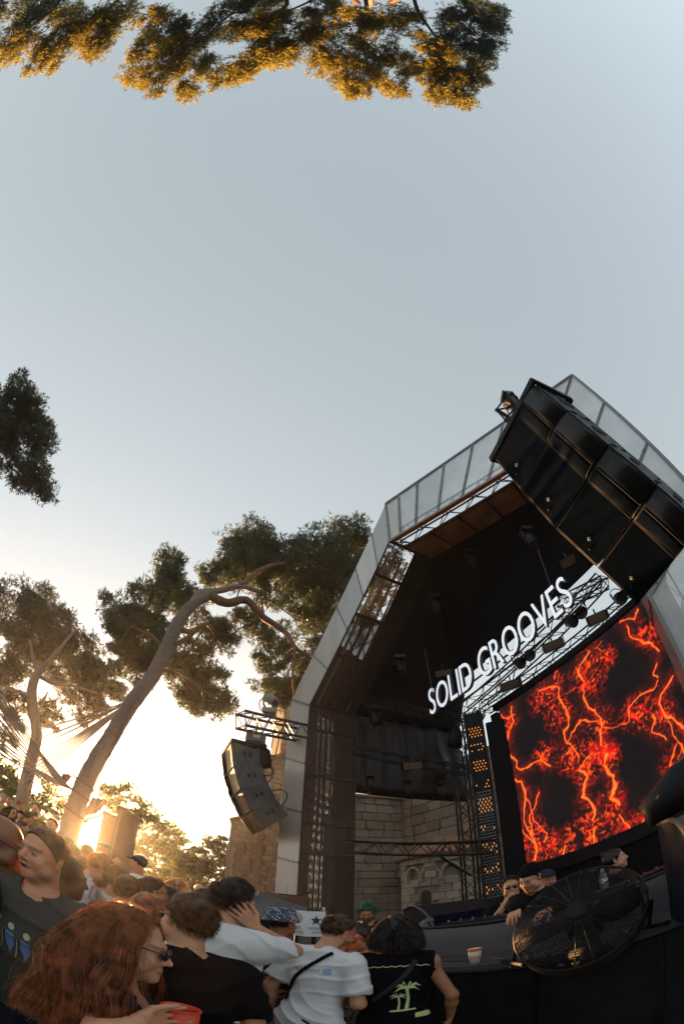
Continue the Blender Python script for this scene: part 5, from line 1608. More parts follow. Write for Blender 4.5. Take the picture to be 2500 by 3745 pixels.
# stacked wedges and the white sponsor board left of the booth
c = at(985, 3335, 7.6); c.z = .9
wedge('glossy black speaker with a domed lid beside the portal leg', Vector((c.x, c.y, 0)), -20, 1.15, at(985, 3262, 7.6).z, .9, mat('gloss_black', (.012, .012, .014), .15, 0, coat=.6))
c = at(1072, 3300, 7.9)
obox('crate_body', Vector((c.x, c.y, c.z / 2)), (.45, .5, c.z + .25), mat('brown_crate', (.10, .04, .025), .7, var=.2), tag(thing('brown_crate', 'tall reddish-brown crate against the portal leg', 'crate', Vector((c.x, c.y, 0))), 'tall reddish-brown crate against the portal leg', 'crate'), Matrix.Rotation(R_(10), 3, 'Z'), .015)

bd = 4.3
b00, b10, b20 = at(1034, 3408, bd + .25), at(1118, 3425, bd), at(1187, 3422, bd + .1)
b01, b11, b21 = at(1038, 3322, bd + .25), at(1119, 3332, bd), at(1187, 3337, bd + .1)
board = thing('sponsor_board', 'white folded board with black lettering and a star by the booth', 'sign', Vector((b10.x, b10.y, 0)))
white_b = mat('white_board', (.66, .68, .72), .4)
ink = mat('board_ink', (.02, .025, .04), .6)
def vert(a, zref): return Vector((a.x, a.y, zref))
zlo, zhi = b10.z, b11.z
panels = []
for (p, q) in ((b00, b10), (b10, b20)):
    d_ = Vector((q.x - p.x, q.y - p.y, 0)); nn_ = Vector((d_.y, -d_.x, 0)).normalized()
    if nn_.dot(p) > 0: nn_ = -nn_
    prism('board_leaf', [Vector((p.x, p.y, zlo)), Vector((q.x, q.y, zlo)), Vector((q.x, q.y, zhi)), Vector((p.x, p.y, zhi))], -nn_ * .02, white_b, board)
    panels.append((Vector((p.x, p.y, zlo)), d_.normalized(), nn_, d_.length))
    rod('board_leg', Vector((p.x + d_.x / 2, p.y + d_.y / 2, 0)) - nn_ * .03, Vector((p.x + d_.x / 2, p.y + d_.y / 2, zlo + .1)) - nn_ * .03, .02, black_steel, board)
bh = zhi - zlo
def write(txt, p, d_, n_, x, z, size, wscale=1.0, name='print'):
    g, Lw = flat_text(txt, .015, .07)
    for V, F, ch in g:
        mk(name, [p + d_ * (x + (v.x - Lw / 2) * size * wscale) + n_ * .004 + Vector((0, 0, z + v.y * size)) for v in V], F, ink, board)
p, d_, n_, L_ = panels[0]
write('SOLID', p, d_, n_, L_ * .62, bh * .26, bh * .13, .75); write('GROOVES', p, d_, n_, L_ * .62, bh * .08, bh * .13, .75)
c = p + d_ * L_ * .62 + Vector((0, 0, bh * .70)) + n_ * .004
V, F = tube_np([c + d_ * .055 * math.cos(a) + Vector((0, 0, .055 * math.sin(a))) for a in np.linspace(0, 6.2832, 25)], .004, 5)
np_mesh('logo_ring', V, F, ink, board)
for dx, dz in ((0, .02), (-.016, 0), (.016, 0), (-.013, -.022), (.013, -.022)):
    obox('logo_mark', c + d_ * dx + Vector((0, 0, dz)), (.014, .004, .020), ink, board, Matrix((d_, n_, Vector((0, 0, 1)))).transposed() @ Matrix.Rotation(dx * 30, 3, 'Y'), 0)
p, d_, n_, L_ = panels[1]
write('ESTRELLA', p, d_, n_, L_ * .5, bh * .27, bh * .10, .85); write('DAMM', p, d_, n_, L_ * .5, bh * .13, bh * .075, 1.0)
c = p + d_ * L_ * .5 + Vector((0, 0, bh * .64)) + n_ * .004
star = []
for k in range(10):
    r = .062 if k % 2 == 0 else .025
    a = math.pi / 2 + k * math.pi / 5
    star.append(c + d_ * r * math.cos(a) + Vector((0, 0, r * math.sin(a))))
mk('star_logo', [c] + star, [(0, k + 1, (k + 1) % 10 + 1) for k in range(10)], ink, board)

# small things on the ledge and the booth
for lab, q in (('black cable trailing along the grey ledge left of the paper cup', [(1480, 3492, 3.75), (1560, 3486, 3.72), (1640, 3488, 3.6), (1700, 3484, 3.5), (1760, 3476, 3.5)]), ('second black cable dropping over the ledge beside the fan', [(1790, 3470, 3.45), (1840, 3486, 3.2), (1865, 3500, 3.05), (1868, 3540, 2.93)])):
    P = [at(*k) for k in q]
    for p in P[:-1]: p.z = 1.176
    if 'second' not in lab: P[-1].z = 1.176
    cable('cable_run', P, .008, cab_blk, thing('ledge_cable', lab, 'cable', P[0]))
def bottle(lab, c, m, cap):
    t = thing('bottle', lab, 'bottle', c)
    prof = [(0, .028), (.004, .032), (.12, .032), (.15, .026), (.18, .013), (.20, .013)]
    np_mesh('bottle_body', *tube_np([c + Vector((0, 0, z)) for z, r in prof], [r for z, r in prof], 16), m, t, True)
    np_mesh('bottle_cap', *tube_np([c + Vector((0, 0, .198)), c + Vector((0, 0, .218))], [.0145, .0145], 12), cap, t, True)
    np_mesh('bottle_label', *tube_np([c + Vector((0, 0, .05)), c + Vector((0, 0, .10))], [.0326, .0326], 16), badge_w, t, True)
pl_ = mat('bottle_plastic', (.35, .42, .46), .15, 0, coat=.5)
for lab, s_ in (('small water bottle on the booth edge right of the DJ', 3.35),):
    b_ = S0 + us * s_ + ns * .2; b_.z = 1.505
    bottle(lab, b_, pl_, mat('cap_blue', (.05, .12, .35), .4))
# ================================================================ people: signed-distance bodies
def snet(f, o, h):
    """surface nets on a scalar grid -> V, F(quads)"""
    s = f < 0
    cnt = np.zeros(tuple(n - 1 for n in f.shape), np.int8)
    for a in (0, 1):
        for b in (0, 1):
            for c in (0, 1):
                cnt += s[a:f.shape[0] - 1 + a, b:f.shape[1] - 1 + b, c:f.shape[2] - 1 + c]
    act = (cnt > 0) & (cnt < 8)
    I, J, K = np.nonzero(act)
    n = len(I)
    idx = np.full(cnt.shape, -1, np.int32); idx[I, J, K] = np.arange(n)
    acc = np.zeros((n, 3)); num = np.zeros(n)
    for ax in range(3):
        o1, o2 = [k for k in range(3) if k != ax]
        for a in (0, 1):
            for b in (0, 1):
                d = [0, 0, 0]; d[o1] = a; d[o2] = b
                fa = f[I + d[0], J + d[1], K + d[2]]
                e = list(d); e[ax] = 1
                fb = f[I + e[0], J + e[1], K + e[2]]
                m = (fa < 0) != (fb < 0)
                t = fa[m] / (fa[m] - fb[m])
                p = np.tile(np.array(d, float), (m.sum(), 1)); p[:, ax] = t
                acc[m] += p; num[m] += 1
    V = np.array(o) + h * (np.stack([I, J, K], 1) + acc / num[:, None])
    Fs = []
    for ax in range(3):
        o1, o2 = [(1, 2), (2, 0), (0, 1)][ax]
        sl = [slice(None)] * 3
        lo = list(sl); lo[ax] = slice(0, -1); hi = list(sl); hi[ax] = slice(1, None)
        ch = s[tuple(lo)] != s[tuple(hi)]
        E = np.stack(np.nonzero(ch), 1)
        E = E[(E[:, o1] > 0) & (E[:, o2] > 0) & (E[:, o1] < f.shape[o1] - 1) & (E[:, o2] < f.shape[o2] - 1)]
        q = []
        for a, b in ((-1, -1), (0, -1), (0, 0), (-1, 0)):
            g = E.copy(); g[:, o1] += a; g[:, o2] += b
            q.append(idx[g[:, 0], g[:, 1], g[:, 2]])
        q = np.stack(q, 1)
        ins = s[E[:, 0], E[:, 1], E[:, 2]]
        q[~ins] = q[~ins][:, ::-1]
        Fs.append(q)
    F = np.concatenate(Fs)
    return V, F[(F >= 0).all(1)]

def prim_d(pr, X, Y, Z):
    if pr[0] == 'e':
        c, r, Rm = pr[1], pr[2], pr[3]
        x, y, z = X - c[0], Y - c[1], Z - c[2]
        if Rm is not None:
            x, y, z = (Rm[0][0] * x + Rm[1][0] * y + Rm[2][0] * z, Rm[0][1] * x + Rm[1][1] * y + Rm[2][1] * z, Rm[0][2] * x + Rm[1][2] * y + Rm[2][2] * z)
        k0 = np.sqrt((x / r[0]) ** 2 + (y / r[1]) ** 2 + (z / r[2]) ** 2)
        k1 = np.sqrt((x / r[0] ** 2) ** 2 + (y / r[1] ** 2) ** 2 + (z / r[2] ** 2) ** 2) + 1e-9
        return k0 * (k0 - 1) / k1
    a, b, ra, rb = pr[1], pr[2], pr[3], pr[4]
    dx, dy, dz = b[0] - a[0], b[1] - a[1], b[2] - a[2]
    L2 = dx * dx + dy * dy + dz * dz + 1e-12
    t = np.clip(((X - a[0]) * dx + (Y - a[1]) * dy + (Z - a[2]) * dz) / L2, 0, 1)
    return np.sqrt((X - a[0] - t * dx) ** 2 + (Y - a[1] - t * dy) ** 2 + (Z - a[2] - t * dz) ** 2) - (ra + (rb - ra) * t)

def prim_box(pr):
    if pr[0] == 'e':
        r = max(pr[2]); c = np.array(pr[1]); return c - r, c + r
    a, b = np.array(pr[1]), np.array(pr[2]); r = max(pr[3], pr[4])
    return np.minimum(a, b) - r, np.maximum(a, b) + r

def sdf_mesh(prims, h, k=.03, subs=(), cuts=(), lo=None, hi=None, noise=0, nscale=18, seed=0, fold=0):
    """prims: list of (prim[, k]); subs removed smoothly; cuts: (point, normal) half-spaces to drop"""
    bb = [prim_box(p) for p in prims]
    l = np.min([b[0] for b in bb], 0) - 3 * h - .01; u = np.max([b[1] for b in bb], 0) + 3 * h + .01
    if lo is not None: l = np.maximum(l, lo)
    if hi is not None: u = np.minimum(u, hi)
    n = np.ceil((u - l) / h).astype(int) + 1
    ax = [l[i] + h * np.arange(n[i]) for i in range(3)]
    f = np.full(n, .25)
    def sl(b, mg):
        i0 = np.clip(np.floor((b[0] - mg - l) / h).astype(int), 0, n); i1 = np.clip(np.ceil((b[1] + mg - l) / h).astype(int) + 1, 0, n)
        return tuple(slice(i0[i], i1[i]) for i in range(3))
    def grid(s):
        return ax[0][s[0]][:, None, None], ax[1][s[1]][None, :, None], ax[2][s[2]][None, None, :]
    for p, b in zip(prims, bb):
        kk = p[5] if p[0] == 'c' and len(p) > 5 else (p[4] if p[0] == 'e' and len(p) > 4 else k)
        s = sl(b, kk + 4 * h)
        if any(q.stop <= q.start for q in s): continue
        d = prim_d(p, *grid(s)); a = f[s]
        hh = np.clip(.5 + .5 * (d - a) / kk, 0, 1)
        f[s] = d * (1 - hh) + a * hh - kk * hh * (1 - hh)
    for p in subs:
        b = prim_box(p); s = sl(b, .02 + 4 * h)
        if any(q.stop <= q.start for q in s): continue
        d = -prim_d(p, *grid(s)); a = f[s]; kk = .008
        hh = np.clip(.5 - .5 * (d - a) / kk, 0, 1)
        f[s] = d * (1 - hh) + a * hh + kk * hh * (1 - hh)
    X, Y, Z = grid((slice(None),) * 3)
    if noise:
        r = np.random.default_rng(seed)
        nz = 0
        for q in range(5):
            w_ = r.standard_normal(3) * nscale * (.6 + .35 * q); ph = r.uniform(0, 6.28)
            nz = nz + np.sin(w_[0] * X + w_[1] * Y + w_[2] * Z + ph + 1.5 * np.sin(w_[1] * .5 * X - w_[0] * .4 * Z)) / (1 + .5 * q)
        f = f + noise * nz
        if fold:
            a1, a2 = r.uniform(0, 6.28, 2)
            wv_ = np.sin(26 * X * .5 + 34 * Z * .8 + 3.0 * np.sin(6 * Z + 4 * Y + a1) + 2.2 * np.sin(8 * X - 5 * Z + a2))
            w2_ = np.sin(-30 * X * .6 + 30 * Z + 2.5 * np.sin(7 * X + 5 * Y + a2) + a1)
            amp = .5 + .5 * np.sin(5 * X + 7 * Z + 4 * Y + a1)
            f = f - fold * ((1 - np.abs(wv_)) ** 2 * amp + (1 - np.abs(w2_)) ** 2 * (1 - amp))
    for c, nn_ in cuts:
        f = np.maximum(f, (X - c[0]) * nn_[0] + (Y - c[1]) * nn_[1] + (Z - c[2]) * nn_[2])
    return snet(f, l, h)

def rotx(a): return np.array(Matrix.Rotation(a, 3, 'X'))
def roty(a): return np.array(Matrix.Rotation(a, 3, 'Y'))
def rotz(a): return np.array(Matrix.Rotation(a, 3, 'Z'))

SKIN = {'fair': (.54, .26, .15), 'tan': (.40, .18, .092), 'brown': (.20, .088, .045), 'dark': (.10, .046, .026)}
HAIR = {'auburn': (.115, .036, .013), 'brown': (.055, .028, .015), 'dark': (.016, .011, .009), 'blond': (.34, .21, .09), 'grey': (.24, .21, .19), 'ginger': (.16, .055, .018), 'teal': (.01, .075, .06), 'black': (.008, .007, .007)}
skin_m = {}
def skin_mat():
    if 'm' not in skin_m:
        m = mat('skin', (.4, .24, .17), .5, 0, attr='tone')
        b = next(n for n in m.node_tree.nodes if n.type == 'BSDF_PRINCIPLED')
        b.inputs['Subsurface Weight'].default_value = .12
        b.inputs['Subsurface Radius'].default_value = (.012, .005, .003)
        tc = m.node_tree.nodes.new('ShaderNodeTexCoord'); nb = m.node_tree.nodes.new('ShaderNodeTexNoise'); bp = m.node_tree.nodes.new('ShaderNodeBump')
        nb.inputs['Scale'].default_value = 160; bp.inputs['Strength'].default_value = .12; bp.inputs['Distance'].default_value = .004
        m.node_tree.links.new(tc.outputs['Object'], nb.inputs['Vector']); m.node_tree.links.new(nb.outputs[0], bp.inputs['Height']); m.node_tree.links.new(bp.outputs[0], b.inputs['Normal'])
        skin_m['m'] = m
    return skin_m['m']
def hair_mat(c):
    return mat('hair_' + c, HAIR[c], .38, 0, var=.35, vscale=30, trans=.35, col2=tuple(min(1, q * 1.9) for q in HAIR[c]))
def strand_mat(c):
    return mat('hair_strands_' + c, tuple(min(1, q * 1.5) for q in HAIR[c]), .30, 0, var=.35, vscale=30, trans=.5, col2=tuple(min(1, q * 3.2) for q in HAIR[c]))  # lighter than the hair mass: backlit glow put into the strand colour
def cloth(name, col, var=.12, rough=.85):
    return mat('cloth_' + name, col, rough, 0, var=var, vscale=5, bump=.25, bscale=220, sheen=.1 if max(col) > .1 else 0, spec=.25 if max(col) > .1 else .08)

def hand_prims(wr, d, pn, side, curl=.5, sc=1.0, spread=.12, thumb_out=.6):
    """palm and five fingers; wr wrist, d pointing direction, pn palm normal (the way the palm faces), side +1 right hand"""
    d = d / np.linalg.norm(d); pn = pn - d * pn.dot(d); pn = pn / np.linalg.norm(pn)
    a = np.cross(d, pn) * side          # towards the little finger
    a = a / np.linalg.norm(a)
    P = []
    kn = []
    for i, (off, ln) in enumerate(((-.030, .092), (-.010, .096), (.011, .092), (.030, .084))):
        k = wr + d * ln * sc + a * off * sc
        kn.append(k)
        P.append(('c', wr + a * off * .55 * sc + d * .01, k, .016 * sc, .0115 * sc, .012))
    for i, (L, r) in enumerate(((.072, .0088), (.080, .009), (.074, .0086), (.058, .0078))):
        p = kn[i]; c = curl * (1 + .08 * i)
        dirv = d + a * (i - 1.5) * spread
        dirv = dirv / np.linalg.norm(dirv)
        ang = 0
        for j, (fr_, cc) in enumerate(((.45, .75), (.32, 1.0), (.23, .7))):
            ang += c * cc
            dd = dirv * math.cos(ang) + pn * math.sin(ang)
            q = p + dd * L * fr_ * sc * 1.05
            P.append(('c', p, q, (r - .0006 * j) * sc, (r - .0006 * (j + 1)) * sc, .004))
            p = q
    t0 = wr + d * .022 * sc - a * .020 * sc
    t1 = t0 + (d * .55 - a * thumb_out + pn * .35) * .045 * sc
    t2 = t1 + (d * .85 - a * (thumb_out * .5) + pn * .45 * (1 + curl)) * .034 * sc
    t3 = t2 + (d * .9 - a * .1 + pn * .5 * (1 + curl)) * .026 * sc
    P += [('c', t0, t1, .015 * sc, .012 * sc, .010), ('c', t1, t2, .0115 * sc, .010 * sc, .005), ('c', t2, t3, .010 * sc, .008 * sc, .004)]
    return P

ARMS = {  # right-hand side; elbow, wrist for a 1.75 m body
    'down': ((.27, -.04, 1.13), (.29, .06, .89)), 'hold': ((.26, -.02, 1.13), (.16, .22, 1.08)), 'up': ((.30, .14, 1.38), (.14, .16, 1.58)),
    'mouth': ((.25, .12, 1.20), (.06, .16, 1.48)), 'fwd': ((.25, .10, 1.18), (.20, .34, 1.12)), 'side': ((.42, .06, 1.24), (.62, .16, 1.22)), 'hip': ((.33, -.08, 1.14), (.20, .05, .98))}

def strands(roots, nrm, L, seg, flow, rng, wave=0, clump=None, head=None, jit=.15, grav=1.0, out=.5):
    """roots (n,3) local head coords; flow (n,3) initial direction; returns (n, seg+1, 3)"""
    n = len(roots)
    P = np.zeros((n, seg + 1, 3)); P[:, 0] = roots
    d = flow + nrm * out + rng.standard_normal((n, 3)) * jit
    d /= np.linalg.norm(d, axis=1)[:, None]
    st = (L / seg)[:, None]
    g = np.array([0, 0, -1.0]) * grav
    for i in range(seg):
        p = P[:, i] + d * st
        if head is not None:
            c, r = head
            q = (p - c) / r; m = np.linalg.norm(q, axis=1)
            k = np.where(m < 1, 1 / np.maximum(m, 1e-6), 1)
            p = c + (p - c) * k[:, None]
        P[:, i + 1] = p
        d = d + g * (.9 / seg) * 3 + rng.standard_normal((n, 3)) * jit * .25
        d /= np.linalg.norm(d, axis=1)[:, None]
    if wave:
        t = np.linspace(0, 1, seg + 1)[None, :]
        ph = clump[:, None] * 2.399; fq = 9 + 4 * np.sin(clump * 1.7)[:, None]
        amp = wave * np.clip(t * 1.6, 0, 1)
        P[..., 0] += amp * np.sin(fq * t + ph); P[..., 1] += amp * np.cos(fq * t * 1.1 + ph * 1.3)
    return P

def strand_mesh(P, w0, w1, rng):
    n, m, _ = P.shape
    T = np.gradient(P, axis=1)
    side = np.cross(T, rng.standard_normal((n, 1, 3)))
    side /= np.linalg.norm(side, axis=2)[..., None] + 1e-9
    wd = np.linspace(w0, w1, m)[None, :, None] * .5
    V = np.stack([P - side * wd, P + side * wd], 2).reshape(-1, 3)
    b = (np.arange(n)[:, None] * m + np.arange(m - 1)[None]) * 2
    F = np.stack([b, b + 1, b + 3, b + 2], -1).reshape(-1, 4)
    return V, F

PEOPLE = {}
def person(label, px, d, yaw, ground=None, H=None, lean=0, roll=0, head=(0, 0, 0), skin='fair', hair=('short', 'brown'), top=('tee', None), bottom=None, armR='down', armL='down',
           det=1, glasses=None, hat=None, beard=False, build=1.0, group=None, handR=None, handL=None, seed=0, fem=False, mouth=0, hairn=None, world_arms=None):
    """px: photograph position of the head centre, d plan distance; yaw: azimuth faced; det 0 near, 1 middle, 2 far"""
    rng = np.random.default_rng(seed + 1)
    tgt = at(px[0], px[1], d)
    zf = ground if ground is not None else ground_h(tgt.x, tgt.y)
    Rl = rotx(-R_(lean)) @ np.eye(3); Rl = roty(R_(roll)) @ Rl
    pel = np.array([0, 0, .95])
    def up(p): return pel + Rl @ (np.array(p, float) - pel)
    nb = up((0, -.015, 1.465))
    hR = Rl @ rotz(-R_(head[0])) @ rotx(-R_(head[1])) @ roty(R_(head[2]))
    hc = up((0, -.01, 1.50)) + hR @ np.array([0, .025, .125])
    S = (tgt.z - zf) / hc[2]
    Y = rotz(-R_(yaw))
    off = np.array([tgt.x, tgt.y, 0]) - (Y @ (hc * S)) * np.array([1, 1, 0]); off[2] = zf
    HS = min(1.08, max(.92, S)) / S                         # keep heads human-sized when the body stretches
    W = lambda V: (np.asarray(V) * S) @ Y.T + off
    Winv = lambda p: ((np.array(p) - off) @ Y) / S
    t = thing('person', label, 'person', (off[0], off[1], zf), group)
    hh = (.0048, .0075, .013)[det]; hb = (.010, .015, .024)[det]
    Hd = lambda p: hc + hR @ (np.array(p, float) * HS)
    RR = hR
    e = lambda c, r, Rm=None, k=.02: ('e', Hd(c), [q * HS for q in r], RR if Rm is None else RR @ Rm, k)
    cN = lambda a, b, ra, rb, k=.02: ('c', Hd(a), Hd(b), ra * HS, rb * HS, k)
    fw = .93 if fem else 1.0
    HP = [e((0, -.012, .035), (.076, .097, .088)), e((0, .03, -.03), (.060 * fw, .068, .085)), e((0, .055, -.085), (.036 * fw, .036, .030)), cN((0, .072, -.098), (0, .074, -.100), .017, .016),
          e((.036, .062, -.028), (.026, .024, .028)), e((-.036, .062, -.028), (.026, .024, .028)), e((0, .080, .026), (.050, .018, .013), None, .015),
          cN((0, .093, .008), (0, .112, -.026), .0085, .0115, .010), e((.011, .098, -.032), (.009, .010, .007), None, .006), e((-.011, .098, -.032), (.009, .010, .007), None, .006),
          e((0, .089, -.060 + mouth * .003), (.024, .012, .0055), None, .006), e((0, .087, -.071 - mouth * .012), (.021, .012, .0065), None, .006),
          e((.054, .030, -.060), (.018, .032, .026)), e((-.054, .030, -.060), (.018, .032, .026))]
    for s in (1, -1):
        HP += [e((s * .031, .081, .004), (.0135, .0125, .012), None, .004), e((s * .079, -.008, -.006), (.008, .018, .030), rotz(s * -.35) @ roty(s * .12), .006), e((s * .083, -.014, .012), (.007, .012, .014), None, .006)]
    subs = [e((s * .031, .105, .007), (.017, .014, .010)) for s in (1, -1)] + [e((s * .087, -.002, -.002), (.006, .009, .016)) for s in (1, -1)]
    if mouth:
        subs.append(e((0, .098, -.066), (.016, .014, .006)))
    neckr = .050 if fem else .058
    NK = ('c', Hd((0, -.022, -.05)), nb + Rl @ np.array([0, .0, -.03]), neckr * HS, (neckr + .012), .03)
    V1, F1 = sdf_mesh(HP + [NK], hh, .02, subs)
    # body
    b = build
    def E(c, r, k=.05): return ('e', up(c), r, Rl, k)
    sh = .172 * (.92 if fem else 1.0) * b
    TOR = [('e', np.array([0, 0, .95]), [.165 * b * (1.05 if fem else 1), .115 * b, .13], np.eye(3), .05), E((0, .005, 1.10), [.140 * b * (.9 if fem else 1), .100 * b, .16]), E((0, .0, 1.28), [.165 * b * (.93 if fem else 1), .115 * b, .17])]
    if fem:
        TOR += [E((.07, .085, 1.27), [.06, .055, .06]), E((-.07, .085, 1.27), [.06, .055, .06])]
    shp = {}
    for s in (1, -1):
        shp[s] = up((s * sh, -.015, 1.395))
        TOR += [('c', up((0, -.02, 1.44)), shp[s], .058 * b, .052 * b, .04), ('c', up((s * .07, .0, 1.36)), shp[s], .07 * b, .058 * b, .05)]
    ARM, HANDS, arm = [], [], {}
    for s, spec, hs in ((1, armR, handR), (-1, armL, handL)):
        if world_arms and s in world_arms:
            el, wr = [Winv(q) for q in world_arms[s]]
        else:
            el, wr = ARMS[spec] if isinstance(spec, str) else spec
            el, wr = np.array([el[0] * s, el[1], el[2]]), np.array([wr[0] * s, wr[1], wr[2]])
            if lean or roll: el, wr = up(el), up(wr)
        arm[s] = (shp[s], el, wr)
        ar = .046 * b * (.85 if fem else 1)
        ARM += [('c', shp[s], el, ar * 1.12, ar * .86, .02), ('c', el, el + (wr - el) * .35, ar * .86, ar * .88, .02), ('c', el + (wr - el) * .35, wr, ar * .86, ar * .58, .02)]
        hd = wr - el; hd = hd / np.linalg.norm(hd); pn = np.array([-s, .25, -.2]); curl = .45; sp = .10; th = .6
        if hs:
            if 'd' in hs: hd = (np.array(hs['d']) @ Y) if hs.get('world') else np.array(hs['d'], float) * (1, 1, 1)
            if 'n' in hs: pn = (np.array(hs['n']) @ Y) if hs.get('world') else np.array(hs['n'], float)
            curl = hs.get('curl', curl); sp = hs.get('spread', sp); th = hs.get('thumb', th)
        HANDS.append(hand_prims(wr, hd, pn, s, curl, HS * (.92 if fem else 1.0), sp, th) + [('c', wr - hd * .04, wr + hd * .01, ar * .62, .019, .012)])
    LEG = []
    for s in (1, -1):
        LEG += [('c', (s * .088 * b, 0, .90), (s * .10, .015, .50), .088 * b, .058, .03), ('c', (s * .10, .015, .50), (s * .105, -.005, .34), .058, .056, .03), ('c', (s * .105, -.005, .34), (s * .11, -.02, .09), .054, .038, .03), ('c', (s * .11, -.04, .045), (s * .125, .13, .035), .042, .034, .03)]
    V2, F2 = sdf_mesh(TOR + ARM + LEG + [('c', nb, nb + Rl @ np.array([0, .01, .05]), neckr + .01, neckr, .04)], hb, .04)
    Vs, Fs, n0 = [V1, V2], [F1, F2 + len(V1)], len(V1) + len(V2)
    for hp in HANDS:
        V3, F3 = sdf_mesh(hp, (.0042, .0065, .012)[det], .008)
        Vs.append(V3); Fs.append(F3 + n0); n0 += len(V3)
    VB, FB = np.concatenate(Vs), np.concatenate(Fs)
    body = np_mesh('body', W(VB), FB, skin_mat(), t, True)
    base = np.array(SKIN[skin]); colr = np.tile(base, (len(VB), 1))
    q = ((VB[:len(V1)] - hc) @ hR) / HS
    fine = vnoise(VB[:, 0] * 40 + 9, VB[:, 2] * 40 + VB[:, 1] * 23 + 9, 1.0, 3)[:, None]
    colr *= .92 + .16 * fine
    cc = colr[:len(V1)]
    def paint(mask, c_, a): cc[mask] = cc[mask] * (1 - a) + np.array(c_) * a
    red = base * np.array([1.0, .62, .60])
    paint((np.abs(q[:, 0]) < .05) & (q[:, 2] < .0) & (q[:, 2] > -.045) & (q[:, 1] > .04), red, .25)
    paint(((q[:, 0] / .025) ** 2 + ((q[:, 2] + .066) / (.012 + .008 * mouth)) ** 2 < 1) & (q[:, 1] > .07), base * np.array([.75, .36, .36]), .75)
    if mouth: paint(((q[:, 0] / .018) ** 2 + ((q[:, 2] + .066) / .007) ** 2 < 1) & (q[:, 1] > .07), (.03, .01, .01), .9)
    hcol = np.array(HAIR[hair[1]]) if hair else base * .3
    paint((np.abs(np.abs(q[:, 0]) - .032) < .021) & (np.abs(q[:, 2] - .027 + 3.0 * (np.abs(q[:, 0]) - .03) ** 2) < .0042) & (q[:, 1] > .05), hcol * .8 + base * .1, .55)
    for s in (1, -1):
        r_ = np.hypot(q[:, 0] - s * .031, q[:, 2] - .004)
        paint((r_ < .0085) & (q[:, 1] > .082), (.34, .29, .26), .8)  # eye whites dimmed, shadow painted into the tone
        paint((r_ < .0058) & (q[:, 1] > .082), (.03, .02, .015), .95)
        paint((r_ < .013) & (r_ > .0095) & (q[:, 1] > .07), base * .35, .6)
    if beard:
        paint((q[:, 2] < -.035) & (q[:, 1] > -.01 + (q[:, 2] + .12) * .3) & (q[:, 2] > -.135) & ~(((q[:, 0] / .024) ** 2 + ((q[:, 2] + .066) / .011) ** 2 < 1)) & (q[:, 2] < -.040 - .0 * np.abs(q[:, 0])), hcol * 1.2, .75)
    ca = body.data.color_attributes.new('tone', 'FLOAT_COLOR', 'POINT')
    ca.data.foreach_set('color', np.concatenate([colr, np.ones((len(colr), 1))], 1).astype(np.float32).ravel())
    # clothes
    info = dict(t=t, W=W, hc=hc, hR=hR, S=S, Y=Y, off=off, up=up, arm=arm, HS=HS, body=body, Hd=Hd)
    kind, tm = top
    if kind:
        infl = .014 if kind != 'vest' else .020
        def grow(p, g):
            if p[0] == 'e': return ('e', p[1], [q_ + g for q_ in p[2]], p[3], p[4] if len(p) > 4 else .05)
            return ('c', p[1], p[2], p[3] + g, p[4] + g, p[5] if len(p) > 5 else .03)
        SH = [grow(p, infl) for p in TOR]
        SH.append(('e', np.array([0, .0, .92]), [.175 * b, .125 * b, .16], np.eye(3), .06))
        neck_hole = [('c', up((0, .01, 1.47)), up((0, .02, 1.66)), .078 if kind != 'tank' else .098, .10)]
        if kind == 'tank': neck_hole.append(('e', up((0, .10, 1.42)), [.075, .09, .10], Rl))
        cuts = [((0, 0, .83 if kind != 'crop' else 1.05), (0, 0, -1))]
        hs_ = (.0085, .013, .022)[det]
        if kind in ('tank', 'vest'):
            for s in (1, -1): neck_hole.append(('e', shp[s] + Rl @ np.array([s * .055, 0, -.01]), [.055, .085, .10], Rl))
        parts = []
        if kind in ('tee', 'jacket', 'loose'):
            for s in (1, -1):
                a0, a1, a2 = arm[s]
                g = .018 if kind == 'tee' else .024
                ar = .050 * b
                if kind == 'jacket':
                    SH += [('c', a0, a1, ar + g, ar + g * .8, .03), ('c', a1, a1 + (a2 - a1) * .92, ar + g * .7, ar * .75 + g * .6, .03)]
                else:
                    fr_ = .66 if kind == 'tee' else .85
                    SH += [('c', a0, a0 + (a1 - a0) * fr_, ar + g, ar + g + .010, .03)]
                    dd = (a1 - a0) / np.linalg.norm(a1 - a0)
                    end = a0 + (a1 - a0) * fr_
                    neck_hole.append(('c', end + dd * .045, end + dd * .11, .078, .085))
        VS, FS = sdf_mesh(SH, hs_, .05, neck_hole, cuts, noise=(.0042 if kind != 'vest' else .003), nscale=13, seed=seed + 5, fold=(.013 if kind != 'vest' else .007) if det < 2 else 0)
        info['top'] = np_mesh({'tee': 't_shirt', 'jacket': 'jacket', 'tank': 'tank_top', 'vest': 'vest', 'loose': 'shirt', 'crop': 'top'}[kind], W(VS), FS, tm, t, True)
    if bottom is not None:
        kind_b, bm_ = bottom
        cut = .06 if kind_b == 'trousers' else .46
        BT = [('e', np.array([0, 0, .95]), [.178 * b, .128 * b, .13], np.eye(3), .05)]
        for s in (1, -1):
            BT += [('c', (s * .09 * b, 0, .90), (s * .10, .015, .50), .105 * b, .085, .03), ('c', (s * .10, .015, .50), (s * .11, -.01, .08), .085 if kind_b == 'shorts' else .076, .066, .03)]
        VT, FT = sdf_mesh(BT, (.014, .018, .026)[det], .04, (), [((0, 0, cut), (0, 0, -1)), ((0, 0, 1.02), (0, 0, 1))], noise=.004, nscale=11, seed=seed + 9, fold=.010)
        np_mesh(kind_b, W(VT), FT, bm_, t, True)
